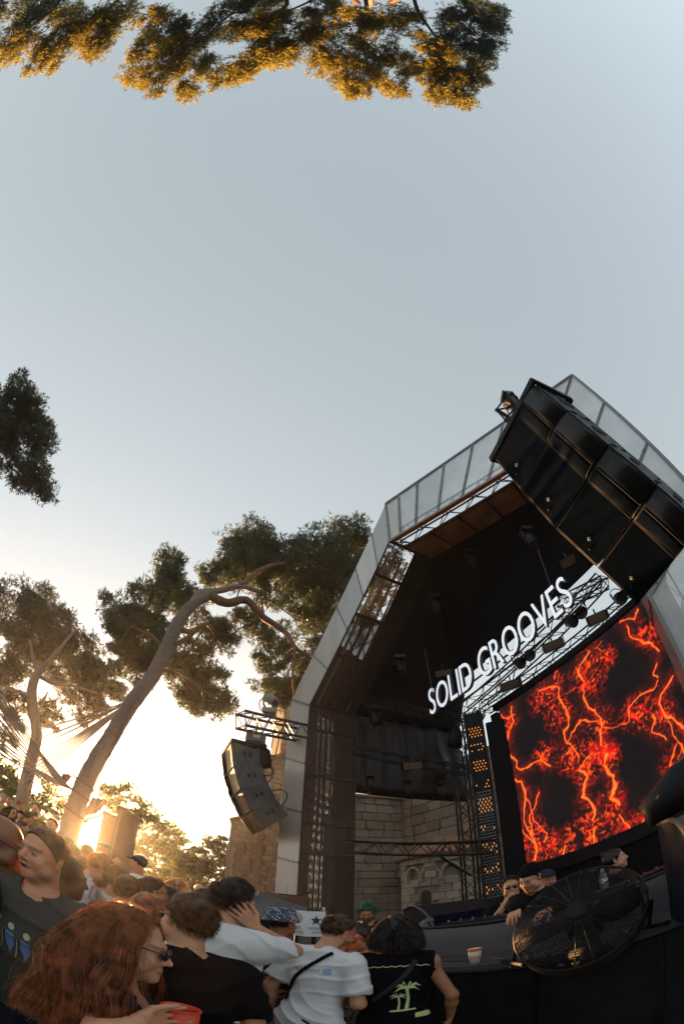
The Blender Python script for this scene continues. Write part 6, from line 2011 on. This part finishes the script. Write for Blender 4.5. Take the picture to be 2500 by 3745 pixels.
    # hair
    if hair and hair[0] not in ('none',):
        st, colname = hair
        hm = hair_mat(colname)
        thick = {'short': .011, 'crop': .005, 'long': .010, 'bob': .010, 'curly': .012, 'bun': .010, 'balding': .006}[st]
        HPs = [e((0, -.014, .038), (.077 + thick, .098 + thick, .089 + thick))]
        cutp = {'short': (0, .022, .045), 'crop': (0, .028, .034), 'long': (0, .026, .03), 'bob': (0, .050, .02), 'curly': (0, .040, .03), 'bun': (0, .038, .03), 'balding': (0, -.005, .02)}[st]
        nc = np.array([0, .75, -.66]) if st not in ('long', 'bob') else np.array([0, .93, -.37])
        cuts = [(Hd(cutp), hR @ nc)]
        sb = []
        if st == 'balding': sb = [e((0, .035, .13), (.058, .075, .06))]
        if st == 'bun': HPs.append(e((0, -.09, .115), (.035, .035, .032)))
        if st == 'bob':
            HPs += [e((0, -.040, -.03), (.078, .068, .095), None, .015)]
        VH, FH = sdf_mesh(HPs, hh * 1.1, .02, sb, cuts, noise=.0022 if st != 'curly' else .007, nscale=70 if st != 'curly' else 60, seed=seed + 3)
        ho = np_mesh('hair', W(VH), FH, hm, t, True)
        n = hairn if hairn is not None else {'short': (6000, 1600, 0), 'crop': (3000, 600, 0), 'long': (5000, 1800, 500), 'bob': (7000, 1600, 0), 'curly': (2600, 900, 0), 'bun': (2500, 900, 0), 'balding': (4000, 700, 0)}[st][det]
        if n:
            v = rng.standard_normal((n * 4, 3)); v /= np.linalg.norm(v, axis=1)[:, None]
            cen = np.array([0, -.014, .038]); rad = np.array([.077, .098, .089]) + thick * .55
            p = cen + v * rad
            keep = (p - np.array(cutp)) @ nc < .002
            if st == 'balding': keep &= ~((np.hypot(p[:, 0] / .055, (p[:, 1] - .03) / .075) < 1) & (p[:, 2] > .05))
            p, v = p[keep][:n], v[keep][:n]
            n = len(p)
            cl_ = rng.integers(0, 90, n).astype(float)
            if st in ('short', 'crop', 'balding', 'bun'):
                L = {'short': .030, 'crop': .010, 'balding': .020, 'bun': .05}[st] * rng.uniform(.5, 1.25, n)
                fl = np.stack([v[:, 0] * .2 + .25 * np.sin(cl_), -.55 + 1.1 * (p[:, 2] > .09) * .9, -.45 - .3 * (p[:, 2] < .05)], 1)
                if st == 'bun': fl = np.array([0, -.09, .115]) - p; fl /= np.linalg.norm(fl, axis=1)[:, None]
                P = strands(p, v, L, 4, fl, rng, 0, cl_, None, .16, .25, .22 if st == 'short' else .35)
                w0 = (.0016, .0028, .004)[det]
            elif st == 'curly':
                L = .05 * rng.uniform(.6, 1.3, n); P = strands(p, v, L, 6, v * .4, rng, .008, cl_, None, .5, .1, .8); w0 = .0036
            elif st == 'bob':
                L = (.10 + .16 * (p[:, 2] + .06) / .18) * rng.uniform(.85, 1.05, n)
                sd_ = np.sign(p[:, 0])[:, None] * np.array([[.9, 0, 0]])
                fl = sd_ * np.clip(p[:, 2:3] * 8, 0, 1) + np.array([[0, -.25, -.4]])
                P = strands(p, v, L, 10, fl, rng, .003, cl_, (cen, rad + .004), .04, 1.2, .06); w0 = .0018
            else:
                L = (.36 + .20 * np.clip(p[:, 2] + .05, 0, .2) / .2) * rng.uniform(.85, 1.08, n)
                sd_ = np.sign(p[:, 0] + .006)[:, None] * np.array([[.7, 0, 0]])
                fl = sd_ * np.clip(p[:, 2:3] * 8, 0, 1) + np.array([[0, -.10, -.35]])
                nl_ = 110 if det == 0 else 50
                lock = rng.integers(0, n, nl_)
                own = np.argmin(((p[:, None, :] - p[lock][None]) ** 2).sum(2), 1)
                P = strands(p, v, L, 16, fl, rng, .024, own.astype(float), (cen + np.array([0, -.004, 0]), rad + .010), .05, 1.0, .10)
                tt = np.linspace(0, 1, 17)[None, :, None]
                PL = P[lock][own]
                P = P + (PL - P) * (.72 * np.clip(tt * 1.5, 0, 1)) * (rng.random((n, 1, 1)) < .80)
                w0 = (.0017, .003, .005)[det]
            VQ, FQ_ = strand_mesh(P * HS, w0, w0 * .45, rng)
            if det == 0 and st != 'balding':          # flyaways round the outline
                fi = rng.integers(0, n, n // 12)
                PF = strands(p[fi] + v[fi] * .004, v[fi], rng.uniform(.012, .030 if st != 'long' else .048, len(fi)), 5, v[fi] * .1, rng, 0, None, None, .55, 1.1, .30)
                VF, FF_ = strand_mesh(PF * HS, .0012, .0006, rng)
                FQ_ = np.concatenate([FQ_, FF_ + len(VQ)]); VQ = np.concatenate([VQ, VF])
            np_mesh('hair_strands', W(hc + VQ @ hR.T), FQ_, strand_mat(colname), ho)
    if glasses:
        gm = mat('sunglass_lens', (.008, .007, .008), .12, 0, coat=.5); fm_ = mat('glasses_frame', (.012, .010, .010), .35)
        pr = []
        for s in (1, -1):
            pr.append(e((s * .033, .104, .003), (.026, .007, .020) if glasses == 'sun' else (.024, .003, .018), rotz(s * -.18), .002))
            pr.append(cN((s * .062, .094, .010), (s * .082, -.005, .012), .0032, .003, .002))
        pr.append(cN((-.012, .111, .008), (.012, .111, .008), .003, .003, .002))
        VG, FG = sdf_mesh(pr, (.0024, .004, .008)[det], .002)
        np_mesh('sunglasses' if glasses == 'sun' else 'glasses', W(VG), FG, gm if glasses == 'sun' else fm_, t, True)
    if hat:
        hk, hm_ = hat
        if hk == 'beanie':
            VV, FF = sdf_mesh([e((0, -.018, .060), (.086, .106, .076)), cN((0, -.016, .02), (0, -.018, .04), .0, .0)], .006, .01, (), [(Hd((0, 0, .035)), hR @ np.array([0, .25, -1.0]) / 1.03)], noise=.0012, nscale=90)
            ho = np_mesh('beanie', W(VV), FF, hm_, t, True)
            ring_ = [Hd((.081 * math.cos(a), -.016 + .102 * math.sin(a), .052 + .022 * math.sin(a))) for a in np.linspace(0, 2 * math.pi, 29)]
            VV, FF = tube_np([Vector(p_) for p_ in ring_], .011 * HS, 8)
            np_mesh('beanie_cuff', W(VV), FF, hm_, ho, True)
        elif hk == 'cap':
            VV, FF = sdf_mesh([e((0, -.014, .050), (.087, .108, .078)), e((0, .125, .052), (.062, .062, .009), rotx(-.15), .006)], .006, .008, (), [(Hd((0, 0, .040)), hR @ np.array([0, .05, -1.0]))])
            np_mesh('cap', W(VV), FF, hm_, t, True)
        elif hk == 'bucket':
            ho = None
            prof = [(.118, .130, -.005), (.116, .128, .0), (.096, .112, .045), (.090, .106, .085), (.078, .094, .100), (.01, .01, .104)]
            n_ = 28
            V = [Hd((a_ * math.cos(t_), -.012 + b_ * math.sin(t_), .03 + z_)) for a_, b_, z_ in prof for t_ in np.linspace(0, 2 * math.pi, n_, endpoint=False)]
            F = [(j * n_ + i, j * n_ + (i + 1) % n_, (j + 1) * n_ + (i + 1) % n_, (j + 1) * n_ + i) for j in range(len(prof) - 1) for i in range(n_)]
            o = np_mesh('bucket_hat', W(np.array(V)), np.array(F), hm_, t, True)
            o.modifiers.new('thickness', 'SOLIDIFY').thickness = .004
    return info

def decal(info, target, polys, m, name, parent=None, off=.003):
    """polys: list of (V3 world points, faces) already placed near the cloth; project onto it along dirv"""
    me = target.data
    bv = BVHTree.FromPolygons([v.co for v in me.vertices], [tuple(p.vertices) for p in me.polygons])
    for V, F, dirv in polys:
        W3 = []
        for v in V:
            h_ = bv.ray_cast(Vector(v) - Vector(dirv) * .6, Vector(dirv))
            if h_[0] is None:
                h_ = bv.find_nearest(Vector(v))
            W3.append(h_[0] - Vector(dirv) * off)
        mk(name, W3, F, m, parent or target)

def grid_poly(pts, step=.02):
    """triangulated, subdivided 2D polygon -> (V2, F)"""
    bm = bmesh.new()
    vs_ = [bm.verts.new((x, y, 0)) for x, y in pts]
    bm.faces.new(vs_)
    bmesh.ops.triangulate(bm, faces=bm.faces[:])
    for _ in range(4):
        long_ = [ed for ed in bm.edges if ed.calc_length() > step]
        if not long_: break
        bmesh.ops.subdivide_edges(bm, edges=long_, cuts=1)
        bmesh.ops.triangulate(bm, faces=bm.faces[:])
    bm.verts.index_update()
    V = [v.co.copy() for v in bm.verts]; F = [tuple(v.index for v in f.verts) for f in bm.faces]
    bm.free()
    return V, F
# ================================================================ the crowd
white_tee = cloth('white', (.70, .70, .72), .06); black_tee = cloth('black', (.005, .005, .007)); grey_tee = cloth('grey_green', (.055, .058, .052)); jeans = cloth('dark_denim', (.02, .024, .035)); beige = cloth('beige', (.22, .15, .10)); grey_sh = cloth('grey_shorts', (.20, .20, .22))
navy = cloth('navy', (.02, .03, .06)); cream = cloth('cream', (.5, .46, .40)); charcoal = cloth('charcoal', (.03, .03, .033)); maroon = cloth('maroon', (.12, .02, .02)); khaki = cloth('khaki', (.16, .13, .08))

def pattern_mat(name, kind):
    m = mat('cloth_' + name, (.5, .5, .5), .85, 0, bump=.2, bscale=200)
    N, L = m.node_tree.nodes, m.node_tree.links
    b = next(n for n in N if n.type == 'BSDF_PRINCIPLED')
    tc = N.new('ShaderNodeTexCoord'); rp = N.new('ShaderNodeValToRGB')
    if kind == 'stripe':
        wv_ = N.new('ShaderNodeTexWave'); wv_.wave_type = 'BANDS'; wv_.bands_direction = 'X'; wv_.inputs['Scale'].default_value = 9; wv_.inputs['Distortion'].default_value = .6
        L.new(tc.outputs['Object'], wv_.inputs['Vector']); L.new(wv_.outputs['Fac'], rp.inputs[0])
        rp.color_ramp.elements[0].position = .10; rp.color_ramp.elements[0].color = (.32, .22, .24, 1); rp.color_ramp.elements[1].position = .2; rp.color_ramp.elements[1].color = (.58, .60, .64, 1)
    elif kind == 'lace':
        vo = N.new('ShaderNodeTexVoronoi'); vo.feature = 'DISTANCE_TO_EDGE'; vo.inputs['Scale'].default_value = 34
        L.new(tc.outputs['Object'], vo.inputs['Vector']); L.new(vo.outputs['Distance'], rp.inputs[0])
        rp.color_ramp.elements[0].position = .06; rp.color_ramp.elements[0].color = (.05, .05, .055, 1); rp.color_ramp.elements[1].position = .14; rp.color_ramp.elements[1].color = (.5, .5, .5, 1)
    elif kind == 'bands':
        wv_ = N.new('ShaderNodeTexWave'); wv_.wave_type = 'BANDS'; wv_.bands_direction = 'Z'; wv_.inputs['Scale'].default_value = 2.3; wv_.inputs['Distortion'].default_value = 2.5; wv_.inputs['Detail Scale'].default_value = 6
        L.new(tc.outputs['Object'], wv_.inputs['Vector']); L.new(wv_.outputs['Fac'], rp.inputs[0])
        els = rp.color_ramp.elements
        els[0].position = 0; els[0].color = (.012, .012, .014, 1); els[1].position = .55; els[1].color = (.012, .012, .014, 1)
        for p_, c_ in ((.58, (.35, .02, .015, 1)), (.72, (.35, .02, .015, 1)), (.75, (.55, .28, .05, 1)), (.80, (.03, .03, .03, 1)), (.86, (.30, .28, .25, 1)), (.90, (.02, .05, .06, 1))):
            q = els.new(p_); q.color = c_
        rp.color_ramp.interpolation = 'CONSTANT'
    elif kind == 'bandana':
        vo = N.new('ShaderNodeTexVoronoi'); vo.inputs['Scale'].default_value = 60
        L.new(tc.outputs['Object'], vo.inputs['Vector']); L.new(vo.outputs['Distance'], rp.inputs[0])
        rp.color_ramp.elements[0].position = .3; rp.color_ramp.elements[0].color = (.45, .47, .5, 1); rp.color_ramp.elements[1].position = .42; rp.color_ramp.elements[1].color = (.03, .05, .10, 1)
    L.new(rp.outputs[0], b.inputs['Base Color'])
    return m
striped, lace, bands, bandana = pattern_mat('striped', 'stripe'), pattern_mat('lace', 'lace'), pattern_mat('bands', 'bands'), pattern_mat('bandana', 'bandana')

# --- foreground woman with auburn hair, holding a red cup
cupc = at(660, 3738, 1.13)
wristW = at(515, 3735, 1.01)
auburn = person('woman in the foreground with long wavy auburn hair and sunglasses holding a red cup', (478, 3452), 1.27, 72, head=(8, 4, -4), skin='fair', hair=('long', 'auburn'), top=('tank', charcoal), bottom=('trousers', jeans), det=0, glasses='sun', fem=True, seed=3, hairn=15000,
                world_arms={1: (at(345, 3790, .95), wristW)}, handR=dict(world=True, d=tuple(cupc + Vector((0, .02, .02)) - wristW), n=(.35, .75, .05), curl=.42, spread=.10, thumb=.5))
cb = cupc - Vector((0, 0, .085))
cup('red paper cup held by the auburn-haired woman', cb, .135, .033, .0455, cup_red, None, 'OFFSO', mat('cup_print', (.75, .25, .10), .5), R_(-20), mat('drink', (.22, .17, .16), .15), .03)

# --- man in grey tee, bald neighbour, and the row behind them
grey = person('man with short brown hair in a dark grey tee printed with blue figures', (158, 3135), 1.85, 163, head=(26, 2, 0), skin='fair', hair=('crop', 'brown'), top=('tee', grey_tee), bottom=('trousers', jeans), det=0, seed=5, mouth=1, armR='hold')
person('bald man in sunglasses at the left edge of the frame', (12, 3085), 1.95, 66, skin='brown', hair=None, top=('tee', charcoal), bottom=('trousers', jeans), det=0, glasses='sun', seed=6)
person('dark-skinned man with cropped hair right behind the man in grey', (243, 3205), 2.25, 38, skin='dark', hair=('crop', 'black'), top=('tee', cream), bottom=('trousers', jeans), det=0, seed=7)
person('man with auburn hair leaning in a white striped shirt', (372, 3180), 3.7, 62, lean=12, head=(0, 14, 0), skin='fair', hair=('short', 'ginger'), top=('loose', striped), bottom=('trousers', jeans), det=1, seed=8)
person('dark brown head directly right of the striped shirt, seen from behind', (432, 3222), 3.6, 20, skin='tan', hair=('short', 'dark'), top=('tee', cream), bottom=('trousers', jeans), det=1, seed=9)
person('round dark head just above the foreground woman, seen from behind', (470, 3262), 3.1, 8, skin='tan', hair=('short', 'brown'), top=('tee', navy), bottom=('trousers', jeans), det=1, seed=10)
person('man with dark hair and glasses looking right, above the ginger head', (562, 3262), 3.6, 55, skin='tan', hair=('short', 'dark'), top=('tee', charcoal), bottom=('trousers', jeans), det=1, glasses='clear', seed=11)
person('person with ginger hair glowing in the sun, behind the foreground woman', (535, 3352), 2.1, -25, skin='fair', hair=('short', 'ginger'), top=('tee', cream), bottom=('trousers', jeans), det=1, seed=12)
person('person in a dark cap low in the crowd beside the man in glasses', (617, 3280), 4.4, -30, skin='brown', hair=('crop', 'black'), top=('tee', maroon), bottom=('trousers', jeans), det=1, hat=('cap', charcoal), seed=13)
person('man in a white tee and dark cap standing before the broadleaf tree', (505, 3160), 6.2, -85, skin='tan', hair=('crop', 'dark'), top=('tee', white_tee), bottom=('trousers', navy), det=1, hat=('cap', navy), seed=14, armL='fwd', armR='fwd')
person('blonde woman in a white halter top and sunglasses by the hedge', (648, 3238), 8.0, 160, skin='fair', hair=('long', 'blond'), top=('tank', white_tee), bottom=('trousers', cream), det=1, glasses='sun', fem=True, seed=15, armR='hold')
person('woman with tied blond hair and sunglasses, farthest before the hedge', (727, 3258), 8.6, 165, skin='fair', hair=('bun', 'blond'), top=('tank', cream), bottom=('trousers', cream), det=1, glasses='sun', fem=True, seed=16)
# --- right part of the foreground
blk = person('man in a plain black tee with tousled brown hair, seen from behind', (684, 3372), 1.7, -38, head=(-12, 4, 8), skin='fair', hair=('short', 'brown'), top=('tee', black_tee), bottom=('trousers', jeans), det=0, glasses='clear', build=1.12, seed=17)
person('light brown head between the black tee and the white tee', (752, 3318), 2.7, -5, skin='fair', hair=('short', 'brown'), top=('tee', charcoal), bottom=('trousers', jeans), det=1, seed=18)
wt_el, wt_wr = at(1075, 3478, 2.42), at(935, 3392, 2.24)
person('dark-haired man in a white tee raising his hand to his ear', (856, 3300), 2.28, 18, head=(14, 6, 4), skin='fair', hair=('short', 'dark'), top=('tee', white_tee), bottom=('trousers', jeans), det=0, seed=19,
       world_arms={1: (wt_el, wt_wr)}, handR=dict(world=True, d=tuple(at(872, 3328, 2.18) - wt_wr), n=(-.2, .8, -.1), curl=.28, spread=.16, thumb=.7))
aj = person('person in a bucket hat and red and black patterned jacket', (1030, 3378), 3.1, 35, skin='brown', hair=('crop', 'black'), top=('jacket', bands), bottom=('shorts', grey_sh), det=0, hat=('bucket', bandana), seed=20, armR='hold', armL='hold')
wm = person('balding man in a white tee with a black shoulder strap', (1238, 3410), 2.7, 28, lean=7, roll=6, head=(26, 12, 4), skin='fair', hair=('balding', 'brown'), top=('tee', white_tee), bottom=('trousers', black_tee), det=0, beard=True, seed=21, armR='hold', build=1.05)
person('woman in sunglasses and a white lace-pattern top facing the man in white', (1305, 3432), 3.05, 215, skin='tan', hair=('bun', 'dark'), top=('tank', lace), bottom=('trousers', lace), det=0, glasses='sun', fem=True, seed=22, head=(0, 8, 0))
vw = person('woman with a dark bob in a black vest printed with a palm tree', (1452, 3412), 2.65, 10, head=(6, 2, 0), skin='tan', hair=('bob', 'dark'), top=('vest', black_tee), bottom=('trousers', beige), det=0, fem=True, seed=23, build=1.08, armL=((.30, .02, 1.13), (.22, .18, 1.02)), armR=((.30, -.02, 1.13), (.30, .10, .92)))
# --- on the stage
person('man with teal hair and beard working behind the booth', (1342, 3338), 5.7, 190, ground=0, head=(0, 25, 0), skin='tan', hair=('curly', 'teal'), top=('tee', black_tee), bottom=('trousers', jeans), det=1, beard=True, seed=24)
person('man in sunglasses and black tee with his hand at his mouth', (1866, 3246), 4.7, 196, ground=0, skin='fair', hair=('short', 'dark'), top=('tee', black_tee), bottom=('trousers', jeans), det=0, glasses='sun', seed=25, armR='mouth', handR=dict(d=(-.6, .15, .5), n=(-.2, -.9, 0), curl=.9))
djx = person('DJ in a black beanie and black top leaning over the decks', (1938, 3212), 3.95, 232, ground=0, head=(6, 24, -4), skin='fair', hair=('crop', 'dark'), top=('jacket', black_tee), bottom=('trousers', jeans), det=0, hat=('beanie', black_tee), seed=26,
       world_arms={1: (at(1895, 3305, 3.7), at(1888, 3325, 3.42)), -1: (at(2060, 3290, 3.7), at(2010, 3322, 3.35))}, handR=dict(d=(-.3, .9, -.5), n=(0, -.2, -1), curl=.5), handL=dict(d=(.4, .9, -.3), n=(0, -.2, -1), curl=.5))
person('person in a dark blue cap behind the DJ', (2000, 3222), 4.7, 190, ground=0, skin='tan', hair=('crop', 'dark'), top=('tee', black_tee), bottom=('trousers', jeans), det=1, hat=('cap', navy), seed=27)
person('dark-haired woman in black in front of the LED screen', (2248, 3146), 4.7, 110, ground=0, head=(10, -6, 0), skin='fair', hair=('bun', 'dark'), top=('tee', black_tee), bottom=('trousers', jeans), det=1, fem=True, seed=28)
# --- hillside crowd
hill = [
 ('grey-haired man at the top left of the hillside crowd', 14, 2922, 10.5, 100, 'fair', ('short', 'grey'), ('tee', cream), None, None, False),
 ('man with ruddy face second in the top row of the hillside crowd', 38, 2935, 10.8, 120, 'tan', ('short', 'ginger'), ('tee', white_tee), None, None, False),
 ('blond woman low at the left edge of the hillside crowd', 20, 2965, 9.4, 90, 'fair', ('long', 'blond'), ('tank', charcoal), None, None, True),
 ('woman with dark hair and sunglasses on the hillside', 48, 2972, 9.2, 110, 'tan', ('long', 'dark'), ('tee', black_tee), 'sun', None, True),
 ('man with reddish hair at the right of the top hillside row', 77, 2946, 10.2, 60, 'tan', ('short', 'ginger'), ('tee', maroon), None, None, False),
 ('man in a black cap and black tee on the hillside', 78, 2984, 8.8, 140, 'tan', ('crop', 'dark'), ('tee', black_tee), None, ('cap', black_tee), False),
 ('tall bearded man in an open black jacket on the hillside', 132, 2962, 9.0, 170, 'fair', ('short', 'brown'), ('jacket', black_tee), None, None, False),
 ('bearded man in a white tank top beside the leaning trunk', 191, 3022, 7.4, 165, 'tan', ('short', 'dark'), ('tank', white_tee), None, None, False),
 ('young face between the bald man and the hillside crowd', 64, 3038, 6.2, 150, 'fair', ('short', 'brown'), ('tee', khaki), None, None, False),
 ('dark head next to the young face below the black cap', 84, 3030, 6.8, 60, 'tan', ('short', 'dark'), ('tee', maroon), None, None, False),
 ('broad silhouette against the trunk just left of the sun', 248, 3095, 6.4, 30, 'brown', ('short', 'dark'), ('tee', charcoal), None, None, False),
 ('low silhouette under the setting sun', 268, 3126, 5.6, 10, 'tan', ('short', 'dark'), ('tee', khaki), None, None, False),
 ('silhouetted head directly below the setting sun', 322, 3118, 6.8, 20, 'tan', ('crop', 'dark'), ('tee', maroon), None, None, False),
 ('man in a flat cap right of the sun, before the pillars', 384, 3108, 7.2, 80, 'tan', ('short', 'grey'), ('tee', khaki), None, ('cap', khaki), False),
 ('woman with long brown hair behind the cropped dark head', 306, 3178, 4.6, 70, 'tan', ('long', 'brown'), ('tee', cream), None, None, True),
 ('tiny far face at the foot of the wide pillar', 426, 3158, 9.6, 170, 'fair', ('short', 'blond'), ('tee', cream), None, None, False),
 ('person in khaki filling the gap behind the bald man', 112, 3075, 5.2, 20, 'tan', ('short', 'brown'), ('tee', khaki), None, None, False),
 ('person with short dark hair left of the tank-top man', 160, 3052, 6.4, 130, 'tan', ('short', 'dark'), ('tee', navy), None, None, False),
 ('person in maroon behind the man with ruddy face', 108, 2990, 8.2, 30, 'brown', ('short', 'dark'), ('tee', maroon), None, None, False)]
for i, (lab, x, y, d, yw, sk, hr, tp_, gl_, ht_, fm) in enumerate(hill):
    person(lab, (x, y), d, yw, skin=sk, hair=hr, top=tp_, bottom=('trousers', jeans), det=2 if d > 6 else 1, glasses=gl_, hat=ht_, fem=fm, beard='beard' in lab, seed=40 + i, group='crowd on the hillside')

# --- prints, straps and small things worn
def plane_of(info, fwd=1):
    """torso frame in world: origin at chest, x right of viewer, dir into the cloth"""
    Y = info['Y']
    f = Vector(Y @ np.array([0, fwd, 0.])); x = Vector(Y @ np.array([-fwd, 0, 0.]))
    o = Vector(info['W'](info['up']((0, .14 * fwd, 1.28))))
    return o, x, Vector((0, 0, 1)), -f
def put(info, shapes, m, name, fwd=1, dx=0, dz=0):
    o, x, z, dv = plane_of(info, fwd)
    pol_ = []
    for pts in shapes:
        if isinstance(pts, tuple): V, F = pts
        else: V, F = grid_poly(pts)
        pol_.append(([o + x * (v.x + dx) + z * (v.y + dz) for v in V], F, dv))
    decal(info, info['top'], pol_, m, name)
# palm tree on the vest back
def palm(cx, cz, s):
    sh = [[(cx - .012 * s, cz), (cx + .012 * s, cz), (cx + .020 * s, cz + .1 * s), (cx + .012 * s, cz + .2 * s), (cx - .008 * s, cz + .2 * s), (cx + .002 * s, cz + .1 * s)]]
    for a, L in ((200, .085), (165, .095), (120, .07), (60, .07), (15, .095), (-20, .085)):
        a = R_(a); tx, tz = cx + .002 * s, cz + .2 * s
        dx, dz = math.cos(a), math.sin(a)
        ex_, ez_ = tx + dx * L * s, tz + dz * L * s * .7 - .02 * s
        mx_, mz_ = tx + dx * L * s * .55, tz + dz * L * s * .55 + .022 * s
        sh.append([(tx, tz - .006 * s), (mx_ + .003 * s, mz_ - .016 * s), (ex_, ez_), (mx_, mz_ + .006 * s), (tx, tz + .008 * s)])
    return sh
lime = mat('lime_print', (.55, .62, .30), .7)
put(vw, palm(.055, -.20, .82) + palm(.015, -.20, .5) + [[(-.03, -.212), (.105, -.205), (.10, -.195), (-.02, -.198)]], lime, 'palm_print', -1)
put(vw, [[(.10, -.262), (.175, -.262), (.175, -.230), (.10, -.230)]], mat('lime_patch', (.55, .55, .22), .7), 'waist_patch', -1)
zig = [[(-.17 + .34 * i / 16, .112 + (.004 if i % 2 else -.004) - .02 * ((i / 16 - .5) ** 2)), (-.17 + .34 * (i + 1) / 16, .112 + (-.004 if i % 2 else .004) - .02 * (((i + 1) / 16 - .5) ** 2)), (-.17 + .34 * (i + 1) / 16, .117 + (-.004 if i % 2 else .004) - .02 * (((i + 1) / 16 - .5) ** 2)), (-.17 + .34 * i / 16, .117 + (.004 if i % 2 else -.004) - .02 * ((i / 16 - .5) ** 2))] for i in range(16)]
put(vw, zig, lime, 'yoke_stitching', -1)
# blue figures on the grey tee
figs_b, figs_w = [], []
for i, x in enumerate((-.10, -.035, .03, .10)):
    figs_b.append([(x - .018, -.02 - i * .012), (x + .016, -.025 - i * .012), (x + .020, -.07 - i * .012), (x + .004, -.125 - i * .012), (x - .006, -.10 - i * .012), (x - .022, -.065 - i * .012)])
    figs_w.append([(x + .014 * math.cos(a), .004 - i * .012 + .017 * math.sin(a)) for a in np.linspace(0, 2 * math.pi, 10, endpoint=False)])
    figs_w.append([(x + .028, -.04 - i * .012), (x + .031, -.04 - i * .012), (x + .031, -.13 - i * .012), (x + .028, -.13 - i * .012)])
put(grey, figs_b, mat('print_blue', (.10, .20, .42), .7), 'figure_print', 1, -.02, .0); put(grey, figs_w, mat('print_cream', (.5, .46, .33), .7), 'figure_print', 1, -.02, .0)
# faint lettering across the white tee and its strap
def text_shapes(txt, size):
    g, Lw = flat_text(txt, .008, .07)
    return [([Vector(((v.x - Lw / 2) * size, v.y * size, 0)) for v in V], F) for V, F, ch in g]
put(wm, text_shapes('ammond', .032), mat('print_grey', (.30, .34, .42), .7), 'lettering', -1, -.02, .035)
put(wm, [[(.07, .02), (.11, .02), (.11, .065), (.07, .065)]], mat('print_sky', (.25, .40, .60), .7), 'print_patch', -1, .0, .0)
o, x, z, dv = plane_of(wm, -1)
bvt = BVHTree.FromPolygons([v.co for v in wm['top'].data.vertices], [tuple(p.vertices) for p in wm['top'].data.polygons])
def wrap_strap(info, bv, pts, wd, m, fwd, name):
    o, x, z, dv = plane_of(info, fwd)
    V = []
    P = smooth_path([Vector((a, b, 0)) for a, b in pts], 5)
    for i, p in enumerate(P):
        tdir = (P[min(i + 1, len(P) - 1)] - P[max(i - 1, 0)]).normalized(); sd_ = Vector((-tdir.y, tdir.x, 0))
        for s in (-1, 0, 1):
            q = o + x * (p.x + sd_.x * s * wd / 2) + z * (p.y + sd_.y * s * wd / 2)
            h_ = bv.ray_cast(q - dv * .6, dv)
            h0 = h_[0] if h_[0] is not None else bv.find_nearest(q)[0]
            V.append(h0 - dv * .006)
    F = [(3 * i + k, 3 * i + k + 1, 3 * i + k + 4, 3 * i + k + 3) for i in range(len(P) - 1) for k in range(2)]
    ob = mk(name, V, F, m, info['t'], True)
    ob.modifiers.new('thickness', 'SOLIDIFY').thickness = .005
wrap_strap(wm, bvt, [(.10, .17), (.02, .10), (-.07, .0), (-.13, -.12), (-.15, -.2)], .022, black_tee, -1, 'shoulder_strap')
bvt = BVHTree.FromPolygons([v.co for v in vw['top'].data.vertices], [tuple(p.vertices) for p in vw['top'].data.polygons])
wrap_strap(vw, bvt, [(.10, .15), (.05, .06), (-.04, -.05), (-.12, -.14)], .03, charcoal, -1, 'shoulder_strap')
# animal prints on the patterned jacket
def animal(cx, cz, s):
    return [[(cx - .03 * s, cz), (cx - .02 * s, cz), (cx - .018 * s, cz + .03 * s), (cx + .012 * s, cz + .03 * s), (cx + .014 * s, cz), (cx + .024 * s, cz), (cx + .028 * s, cz + .05 * s), (cx + .045 * s, cz + .06 * s), (cx + .04 * s, cz + .075 * s), (cx + .02 * s, cz + .07 * s), (cx - .03 * s, cz + .06 * s)]]
put(aj, animal(-.06, -.10, 1.3) + animal(.06, -.09, 1.0) + animal(-.03, -.20, .8) + animal(.06, -.20, .8), mat('print_ivory', (.45, .42, .36), .7), 'animal_print', -1)
# chain on the DJ
pts = [Vector(djx['W'](djx['Hd']((.062 * math.cos(a), .035 + .085 * math.sin(a) * (1 if math.sin(a) > 0 else .4), -.165 - .03 * math.sin(a))))) for a in np.linspace(0, 2 * math.pi, 26)]
np_mesh('neck_chain', *tube_np(pts, .005, 6), mat('silver', (.6, .6, .62), .2, 1), djx['t'], True)

# ================================================================ evening haze
bm = bmesh.new()
bmesh.ops.create_cube(bm, size=1)
bmesh.ops.transform(bm, matrix=Matrix.Translation((0, 0, 15)) @ Matrix.Diagonal((264, 264, 34, 1)), verts=bm.verts)
hz = bpy.data.materials.new('haze_air'); hz.use_nodes = True
_n = hz.node_tree.nodes; _n.clear()
_o = _n.new('ShaderNodeOutputMaterial'); _v = _n.new('ShaderNodeVolumePrincipled')
_v.inputs['Color'].default_value = (.95, .93, .90, 1)
_v.inputs['Density'].default_value = .0011
_v.inputs['Anisotropy'].default_value = .84
hz.node_tree.links.new(_v.outputs[0], _o.inputs['Volume'])
haze = from_bm('haze', bm, hz)
haze['kind'] = 'stuff'
haze['label'] = 'thin golden evening haze over the whole place'
haze['category'] = 'haze'
cy.volume_bounces = 0
